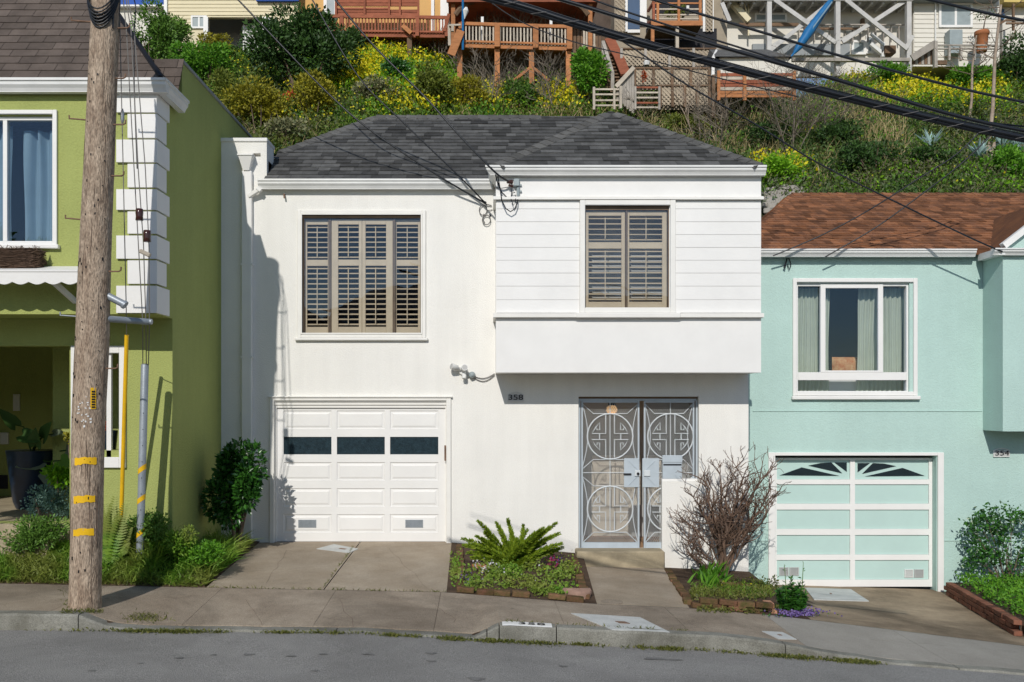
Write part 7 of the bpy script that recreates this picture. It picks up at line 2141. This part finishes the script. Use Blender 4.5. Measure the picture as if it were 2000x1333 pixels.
# pale house with the window
t = thing('pale_board_house', 'pale clapboard hillside house with a white slider window and grey cabinet', 'house', P3(1870, 110, 36.5))
D = 36.5; hpart(t, 'wall', house_white, (1784, 1952, -60, 130, D, 5)); siding(t, 1785, 1951, 2, 112, D, 9.0, house_white, [(1832, 1899, 6, 56)])
hpart(t, 'eave', grey_wall, (1776, 1958, -14, -4, D - .55, .6)); hpart(t, 'roof', shingle_taupe, (1770, 1960, -40, -14, D - .5, 6)); hpart(t, 'downpipe', plastic_white, (1826.5, 1828.5, -6, 112, D - .12, .08))
win_simple(t, 1832.5, 1898, 7, 55, D, .09, grey_box)
mb = MB(); bxp(mb, 1866, 1892, 24, 50, D - .045, .02); part(t, 'blind', mb, curtain_blue)
hpart(t, 'utility_cabinet', grey_box, (1855, 1880, 58, 104, D - .5, .4))
t2 = thing('terracotta_planter', 'large terracotta planter with a thin sapling against pale boards', 'planter', P3(1917, 100, 35.6))
mb = MB(); q = P3(1917.5, 100, 35.6); mb.tube([(q[0], q[1], SZ(102, 35.6)), (q[0], q[1], SZ(70, 35.6)), (q[0], q[1], SZ(69, 35.6)), (q[0], q[1], SZ(62, 35.6))], [.19, .24, .28, .27], 14); part(t2, 'pot', mb, terracotta, True)
mb = MB(); mb.tube([P3(1920, 63, 35.6), P3(1923, 45, 35.6), P3(1928, 22, 35.6)], .03, 5, .012); 
for s in ((1913, 24), (1912, 35), (1935, 30), (1940, 28), (1931, 12)): mb.tube([P3(1925, 34, 35.6), P3(*s, 35.6)], .012, 4, .006)
part(t2, 'sapling', mb, twig_dark)
P = np.array([P3(R.choice((1912, 1914, 1936, 1942, 1930)) + R.gauss(0, 4), R.choice((25, 36, 30)) + R.gauss(0, 3), 35.6) for i in range(70)]); leaf_obj('foliage', leaves(P, NR.normal(size=P.shape), .12, .06), lf_dark, t2)
t = thing('hill_fence', 'weathered grey wooden fence stepping along the pale board house garden', 'fence', P3(1830, 110, 35))
mb = MB(); barp(mb, (1781, 114), (1829, 84), .26, 34.6, .06); part(t, 'sloping_cap', mb, wood_grey)
for i in range(8): hpart(t, 'board', wood_grey if i % 2 else wood_brown, (1782 + 6 * i, 1787 + 6 * i, 116 - 3.6 * i, 126, 34.8, .05))
for bb_ in ((1825.5, 1831.5, 80, 132, 34.5, .16), (1853, 1857, 90, 118, 34.9, .1), (1876, 1880, 90, 118, 34.9, .1), (1902, 1906, 90, 118, 34.9, .1)): hpart(t, 'post', wood_grey, bb_)
hpart(t, 'rail', wood_grey, (1831, 1950, 87, 89.5, 34.95, .06), (1831, 1950, 94, 96.5, 34.95, .06)); hpart(t, 'ground_board', wood_brown, (1831, 1850, 118, 126, 34.7, .1))
t = thing('yellow_eave_house', 'house corner with yellow eave and white wall above the dark shrub', 'house', P3(1985, 80, 38))
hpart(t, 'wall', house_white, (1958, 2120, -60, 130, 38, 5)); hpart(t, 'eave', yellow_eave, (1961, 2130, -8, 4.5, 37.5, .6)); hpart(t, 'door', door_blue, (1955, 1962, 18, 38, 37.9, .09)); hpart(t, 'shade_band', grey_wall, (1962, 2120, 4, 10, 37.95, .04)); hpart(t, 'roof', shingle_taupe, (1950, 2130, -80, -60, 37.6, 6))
mb = MB(); barp(mb, (1979, 8), (1979, 60), .08, 37); barp(mb, (1950, 48), (1965, 40), .08, 36.5); barp(mb, (1965, 40), (2010, 40), .08, 36.5); barp(mb, (1965, 46), (2010, 46), .07, 36.5); part(t, 'hand_rail', mb, wood_brown)

# ================================================================ HILLSIDE PLANTING
def hill_cover(name, regions, n, per, size, m, rad=.28, stand=.1, ratio=.5):
    """regions: (px0, px1, py0, py1, weight)"""
    w = [r[4] * (r[1] - r[0]) * (r[3] - r[2]) for r in regions]
    C = []
    for i in range(n):
        r = R.choices(regions, w)[0]
        C.append(hillpt(R.uniform(r[0], r[1]), R.uniform(r[2], r[3])))
    C = np.array(C); k = len(C)
    P = np.repeat(C, per, 0) + NR.normal(size=(k * per, 3)) * np.array([rad, rad, rad * .55]) + np.array([0, 0, stand])
    Dr = NR.normal(size=P.shape) + np.array([0, -.3, .6]); sz = NR.uniform(.6, 1.3, len(P)) * size
    return leaf_obj(name, leaves(P, Dr, sz, sz * ratio), m, None, kind='stuff')
def hill_blades(name, regions, n, L, wd, m, spread=.35, droop=.35):
    w = [r[4] * (r[1] - r[0]) * (r[3] - r[2]) for r in regions]
    P = np.array([hillpt(R.uniform((r := R.choices(regions, w)[0])[0], r[1]), R.uniform(r[2], r[3])) for i in range(n)])
    Dr = NR.normal(size=P.shape) * np.array([spread, spread, .2]) + np.array([0, 0, 1.]); 
    return leaf_obj(name, blades(P, Dr, NR.uniform(.4, 1.2, n) * L, wd, droop), m, None, kind='stuff')
ALL = [(230, 900, 75, 330, 1), (880, 1240, 110, 260, 1), (1200, 1520, 190, 400, 1), (1500, 2080, 110, 420, 1)]
hill_cover('hill_groundcover', [(230, 960, 75, 300, 1), (900, 1260, 140, 250, .8), (1600, 2080, 105, 230, 1.2), (1230, 2080, 220, 400, .45)], 4400, 26, .12, lf_cover, .3)
hill_cover('hill_scrub', [(1230, 2080, 200, 420, 1), (240, 700, 170, 320, .3)], 2200, 26, .12, lf_cover_dull, .32)
hill_cover('lime_groundcover', [(590, 900, 95, 185, 1.2), (720, 1010, 160, 228, .5), (1640, 1960, 118, 220, 1.2), (1480, 1560, 320, 385, .6), (1950, 2050, 300, 390, .6), (1560, 1700, 190, 260, .25), (1500, 1900, 320, 385, .12)], 1600, 26, .13, lf_lime, .25, .12)
hill_cover('yellow_oxalis', [(640, 740, 140, 182, 3), (700, 860, 105, 140, 1.5), (560, 660, 165, 200, .5), (740, 1000, 185, 228, .7), (1020, 1130, 185, 225, 1.0), (1650, 1760, 130, 165, 2.0), (1720, 1850, 165, 215, 1.6), (1780, 1960, 120, 175, 1.5), (1480, 1560, 330, 360, 1.2), (1800, 1960, 175, 215, .8)], 1400, 14, .1, fl_yellow, .22, .36, .8)
hill_cover('yellow_bloom_scatter', [(400, 960, 90, 260, 1), (1600, 2050, 120, 250, 1.2), (1480, 2050, 250, 380, .1)], 800, 4, .08, fl_yellow, .3, .34, .8)
hill_blades('dry_hill_grass', [(880, 1250, 150, 250, 1), (1260, 1700, 200, 330, .8), (1680, 2080, 230, 400, .25), (240, 640, 200, 310, .3)], 4200, .7, .02, lf_grass_dry)
hill_blades('tall_dry_stalks', [(1640, 1770, 205, 300, 1), (1400, 1520, 200, 330, .5), (1700, 1760, 290, 340, .5), (890, 1000, 130, 225, .7), (1500, 1640, 330, 385, .3), (1250, 1400, 210, 300, .5)], 1800, 1.15, .022, lf_grass_dry, .28, .35)
hill_blades('green_hill_grass', ALL, 15000, .5, .022, lf_bright)
for (nm, lab, px, py, rad, n, lf, m) in (
    ('hill_shrub', 'broad dark evergreen shrub below the cream house', 588, 186, (2.1, 1.5, 1.75), 9000, .17, lf_dark),
    ('hill_shrub', 'spreading dark shrub limb reaching under the red deck', 668, 128, (1.0, .9, .8), 2600, .16, lf_dark),
    ('hill_shrub', 'green rounded shrub beside the green house mansard roof', 296, 150, (1.1, .9, 1.5), 4200, .14, lf_mid),
    ('hill_shrub', 'reddish tipped shrub in front of the cream house windows', 340, 105, (.9, .8, .8), 2400, .13, lf_mid),
    ('hill_shrub', 'bright green bush below the cream house porch', 400, 172, (1.2, 1.0, .95), 3600, .14, lf_bright),
    ('hill_shrub', 'yellowing bush top under the cream house curtains', 420, 118, (.9, .7, .55), 1800, .12, lf_ochre),
    ('hill_shrub', 'dark low bush against the cream house porch', 460, 98, (.6, .5, .35), 1000, .12, lf_dark),
    ('hill_shrub', 'ochre flowering bush behind the white parapet', 505, 268, (1.3, 1.0, 1.0), 4200, .12, lf_ochre),
    ('hill_shrub', 'olive bush between ochre bush and green house', 455, 232, (.9, .8, .9), 2600, .12, lf_olive),
    ('hill_shrub', 'golden green bush above the roof hip of the white house', 610, 240, (1.0, .8, .9), 2800, .12, lf_ochre),
    ('hill_shrub', 'grey green shrub above the middle of the grey roof', 735, 205, (1.0, .7, .5), 2000, .12, lf_grey),
    ('hill_shrub', 'mid green bush left of the brown deck stair', 850, 215, (1.0, .8, .85), 2800, .13, lf_olive),
    ('hill_shrub', 'yellow green bush above the roof ridge near the deck posts', 915, 222, (.9, .8, .7), 2200, .12, lf_ochre),
    ('hill_shrub', 'leafy green bush between the deck post and the garden stair', 1140, 212, (.75, .7, 1.25), 3600, .15, lf_bright),
    ('hill_shrub', 'green undergrowth bush between brown deck posts', 1020, 216, (.9, .7, .6), 2200, .13, lf_mid),
    ('hill_shrub', 'bright green bush beneath the porch brace of the stilt frame', 1425, 92, (.9, .7, .62), 2200, .13, lf_bright),
    ('hill_shrub', 'grey leafed bush beside the shed roof and bright bush', 1472, 88, (.6, .5, .6), 1100, .12, lf_grey),
    ('hill_shrub', 'large dark blackish shrub at the hillside edge under the yellow eave', 1990, 178, (1.1, 1.1, 1.35), 6000, .13, lf_dark),
    ('hill_shrub', 'leafy green mound below the weathered hill fence rails', 1905, 150, (1.5, .9, .8), 3600, .14, lf_bright),
    ('hill_shrub', 'grassy green mound in the middle of the yellow flower slope', 1745, 178, (1.1, .8, .6), 2600, .13, lf_bright),
    ('hill_shrub', 'dull green bush above the rust roof ridge, centre of the slope', 1700, 350, (1.3, .9, .8), 3000, .12, lf_dark),
    ('hill_shrub', 'dark green thicket below the bare trees', 1640, 300, (1.1, .8, .7), 2600, .12, lf_dark),
    ('hill_shrub', 'fresh green bush by the rust roof at the picture edge', 1975, 365, (1.2, .9, .7), 2600, .13, lf_bright),
    ('hill_shrub', 'yellow green bush beside the bay gutter corner', 1520, 372, (.8, .6, .6), 1900, .11, lf_lime),
    ('hill_shrub', 'olive bush on the slope above the right roof hip', 1340, 275, (1.1, .8, .6), 2600, .11, lf_olive),
    ('hill_shrub', 'small dark thicket on the slope between stump and dull green bush', 1830, 345, (1.0, .8, .6), 2400, .10, lf_dark),
    ('hill_shrub', 'dark green bush beneath the slat fence bare trees', 1480, 300, (.9, .7, .6), 2200, .11, lf_dark),
    ('hill_shrub', 'deep green bush among the yellow flowers under the red deck', 775, 165, (.7, .6, .5), 1800, .13, lf_camellia),
    ('hill_shrub', 'grey green bush over the white parapet pier', 560, 285, (.8, .6, .5), 1800, .11, lf_grey),
    ('hill_shrub', 'low olive bush below the lattice terraces', 1285, 232, (.9, .7, .5), 1800, .11, lf_olive)):
    b = hillpt(px, py); shrub(nm, lab, 'shrub', b, rad, n, lf, m, group='shrubs on the hillside', lobes=12, stems=6, hollow=.35)
P = np.array([P3(R.choice((552, 568, 570)) + R.gauss(0, 4), 185 + R.gauss(0, 4), 29.0) for i in range(26)]); leaf_obj('red_blossom', leaves(P, NR.normal(size=P.shape), .12, .1), fl_red, None, kind='stuff')
# bare trees on the slope
def bare(label, px, py, hpx, D=None, spread=.35, depth=3, n=3, m=twig_grey, lean=0, r=.05):
    b = Vector(hillpt(px, py)); Dd = b.y + CAMD; L = hpx * Dd / FPX
    t = thing('bare_tree', label, 'tree', tuple(b), 'leafless trees on the hillside'); mb = MB(); tw = MB()
    for k in range(n):
        d = Vector((R.gauss(lean, .28), R.gauss(0, .2), 1)).normalized(); pts = [b - Vector((0, 0, .2))]
        for i in range(5): d = (d + Vector((R.gauss(0, .08), R.gauss(0, .08), .05))).normalized(); pts.append(pts[-1] + d * L / 5 * R.uniform(.8, 1.05))
        mb.tube(pts, r * R.uniform(.45, .8), 5, .01)
        for i in range(2, 6):
            for q in range(2): branch_tree(tw, pts[i], Vector((R.gauss(0, .8), R.gauss(0, .5), R.uniform(.2, .9))), L * .28, .012, depth - 1, .5, .1, 2, (2, 4), .72, 3, .005)
    part(t, 'trunk', mb, m, True); part(t, 'branches', tw, m); return t
R.seed(11)
bare('many stemmed pale bare tree below the red slat fence', 1545, 318, 170, n=7, m=twig_grey, r=.04)
bare('slim pale leafless tree in front of the lattice fence', 1368, 285, 130, n=2, m=bark_pale, r=.045)
bare('grey leafless tree behind the right slope of the bay roof', 1395, 312, 130, n=4)
bare('dark leafless sapling cluster left of the slat fence post', 1420, 265, 110, n=4)
bare('tangled grey bare tree right of the slat fence', 1608, 285, 130, n=4)
bare('dry leafless tree under the brown deck braces', 1085, 222, 100, n=4)
bare('dry twiggy tree under the stair side of the brown deck', 960, 224, 110, n=4)
bare('leafless shrub above the bay roof apex', 1262, 250, 70, n=4)
for (lab, p, q, r, top) in (('tall slender leaning bare trunk in front of the hill fence', (1890, 250), (1907, 70), .055, 1), ('taller straight pale trunk beside the dark shrub', (1928, 300), (1955, 10), .075, 0)):
    b = Vector(hillpt(*p)); Dd = b.y + CAMD; e = Vector(P3(q[0], q[1], Dd))
    t = thing('slender_trunk', lab, 'tree', tuple(b), 'slender trunks on the slope'); mb = MB()
    mb.tube([b - Vector((0, 0, .2)), b * .7 + e * .3 + Vector((.05, 0, 0)), b * .35 + e * .65 + Vector((-.04, 0, 0)), e], r, 7, r * .55); part(t, 'trunk', mb, bark_pale, True)
    tw = MB()
    for k in range(7): 
        u = R.uniform(.55, 1); branch_tree(tw, b + (e - b) * u, Vector((R.gauss(0, .9), R.gauss(0, .5), .4)), .7, .02, 2, .5, .1, 2, (2, 3), .7, 3, .006)
    part(t, 'branches', tw, twig_dark)
b = Vector(hillpt(1928, 322)); t = thing('tree_stump', 'reddish split stump at the foot of the taller pale trunk', 'stump', tuple(b)); mb = MB()
mb.tube([b - Vector((0, 0, .2)), b + Vector((.02, 0, .35)), b + Vector((.0, 0, .6))], [.3, .2, .08], 9); mb.tube([b, b + Vector((.2, 0, .45)), b + Vector((.24, 0, .75))], [.12, .1, .03], 7); part(t, 'wood', mb, bark_pale, True)
# agaves
for (px, py, lab) in ((1812, 306, 'single small blue grey agave apart on the slope'), (1905, 328, 'blue grey agave below the taller pale trunk'), (1950, 308, 'upright blue grey agave right of the stump'), (1985, 318, 'blue grey agave at the edge of the picture')):
    b = Vector(hillpt(px, py)); t = thing('agave', lab, 'agave', tuple(b), 'agaves on the slope'); b = b + Vector((0, -.2, .25))
    for k in range(18):
        a = R.uniform(0, 6.28); d = Vector((math.cos(a) * R.uniform(.3, 1), math.sin(a) * R.uniform(.3, 1), R.uniform(.4, 1.2))).normalized(); L = R.uniform(.45, .75); s_ = d.cross(Vector((0, 0, 1))).normalized() * .05; u = s_.cross(d).normalized()
        mb = MB(); m1 = b + d * L * .5 + u * .03; mb.add([b - s_ * .7, b + s_ * .7, m1 + s_, m1 - s_, b + d * L, m1 - u * .04], [(0, 1, 2, 5), (0, 5, 3), (5, 2, 4), (3, 5, 4)]); part(t, 'leaf', mb, lf_agave)

# pale limestone rubble beside the rust roof
mb = MB()
for i in range(260):
    p = hillpt(R.uniform(1490, 1560), R.uniform(378, 440)); e = R.uniform(.04, .12); mb.obox((p[0], p[1] - .3, p[2] + R.uniform(0, .15)), (e, R.uniform(-.03, .03), .01), (R.uniform(-.03, .03), e, .02), (.01, .02, e * .7), e * .3)
o = link('rubble', mb.mesh('rubble'), concrete_new, None, kind='stuff')

# ================================================================ ACROSS THE STREET (seen mirrored in the panes)
for (x0, x1, y0, h, m, nm, lab) in ((-14, -6.3, -20.5, 6.3, pinkish, 'pink_house', 'pink stucco house across the street, mirrored in the panes'), (-6, 1.5, -20.8, 6.6, grey_wall, 'grey_house', 'grey house across the street, mirrored in the shuttered windows'), (1.8, 9.5, -20.5, 6.1, house_beige, 'beige_house', 'beige house across the street, mirrored in the mint window')):
    t = thing(nm, lab, 'house', ((x0 + x1) / 2, y0, -.5))
    mb = MB(); mb.box(x0, x1, y0 - 8, y0, -1, h - 1.2); part(t, 'wall', mb, m)
    mb = MB(); xm = (x0 + x1) / 2; mb.add([(x0 - .2, y0 + .25, h - 1.2), (x1 + .2, y0 + .25, h - 1.2), (x1 - 2, y0 - 2.2, h), (x0 + 2, y0 - 2.2, h), (x0 - .2, y0 - 8, h - 1.2), (x1 + .2, y0 - 8, h - 1.2)], [(1, 0, 3, 2), (2, 3, 4, 5), (0, 4, 3), (1, 2, 5)]); part(t, 'roof', mb, shingle_taupe)
    for k in (.25, .7):
        mb = MB(); xx = x0 + (x1 - x0) * k; mb.box(xx - .9, xx + .9, y0 + .001, y0 + .06, 2.2, 3.6); w_ = part(t, 'window', mb, white_paint); mb = MB(); mb.box(xx - .8, xx + .8, y0 + .061, y0 + .07, 2.3, 3.5); part(w_, 'pane', mb, dark_glass)
    mb = MB(); mb.box(x0 + .8, x0 + 3.3, y0 + .001, y0 + .05, -.4, 1.8); part(t, 'garage_door', mb, white_paint)
shrub('street_tree', 'leafy tree across the street, mirrored low in the shuttered window', 'tree', (-3.2, -18.6, -.3), (1.6, 1.2, 1.5), 3500, .16, lf_mid, lift=2.6, lobes=12)
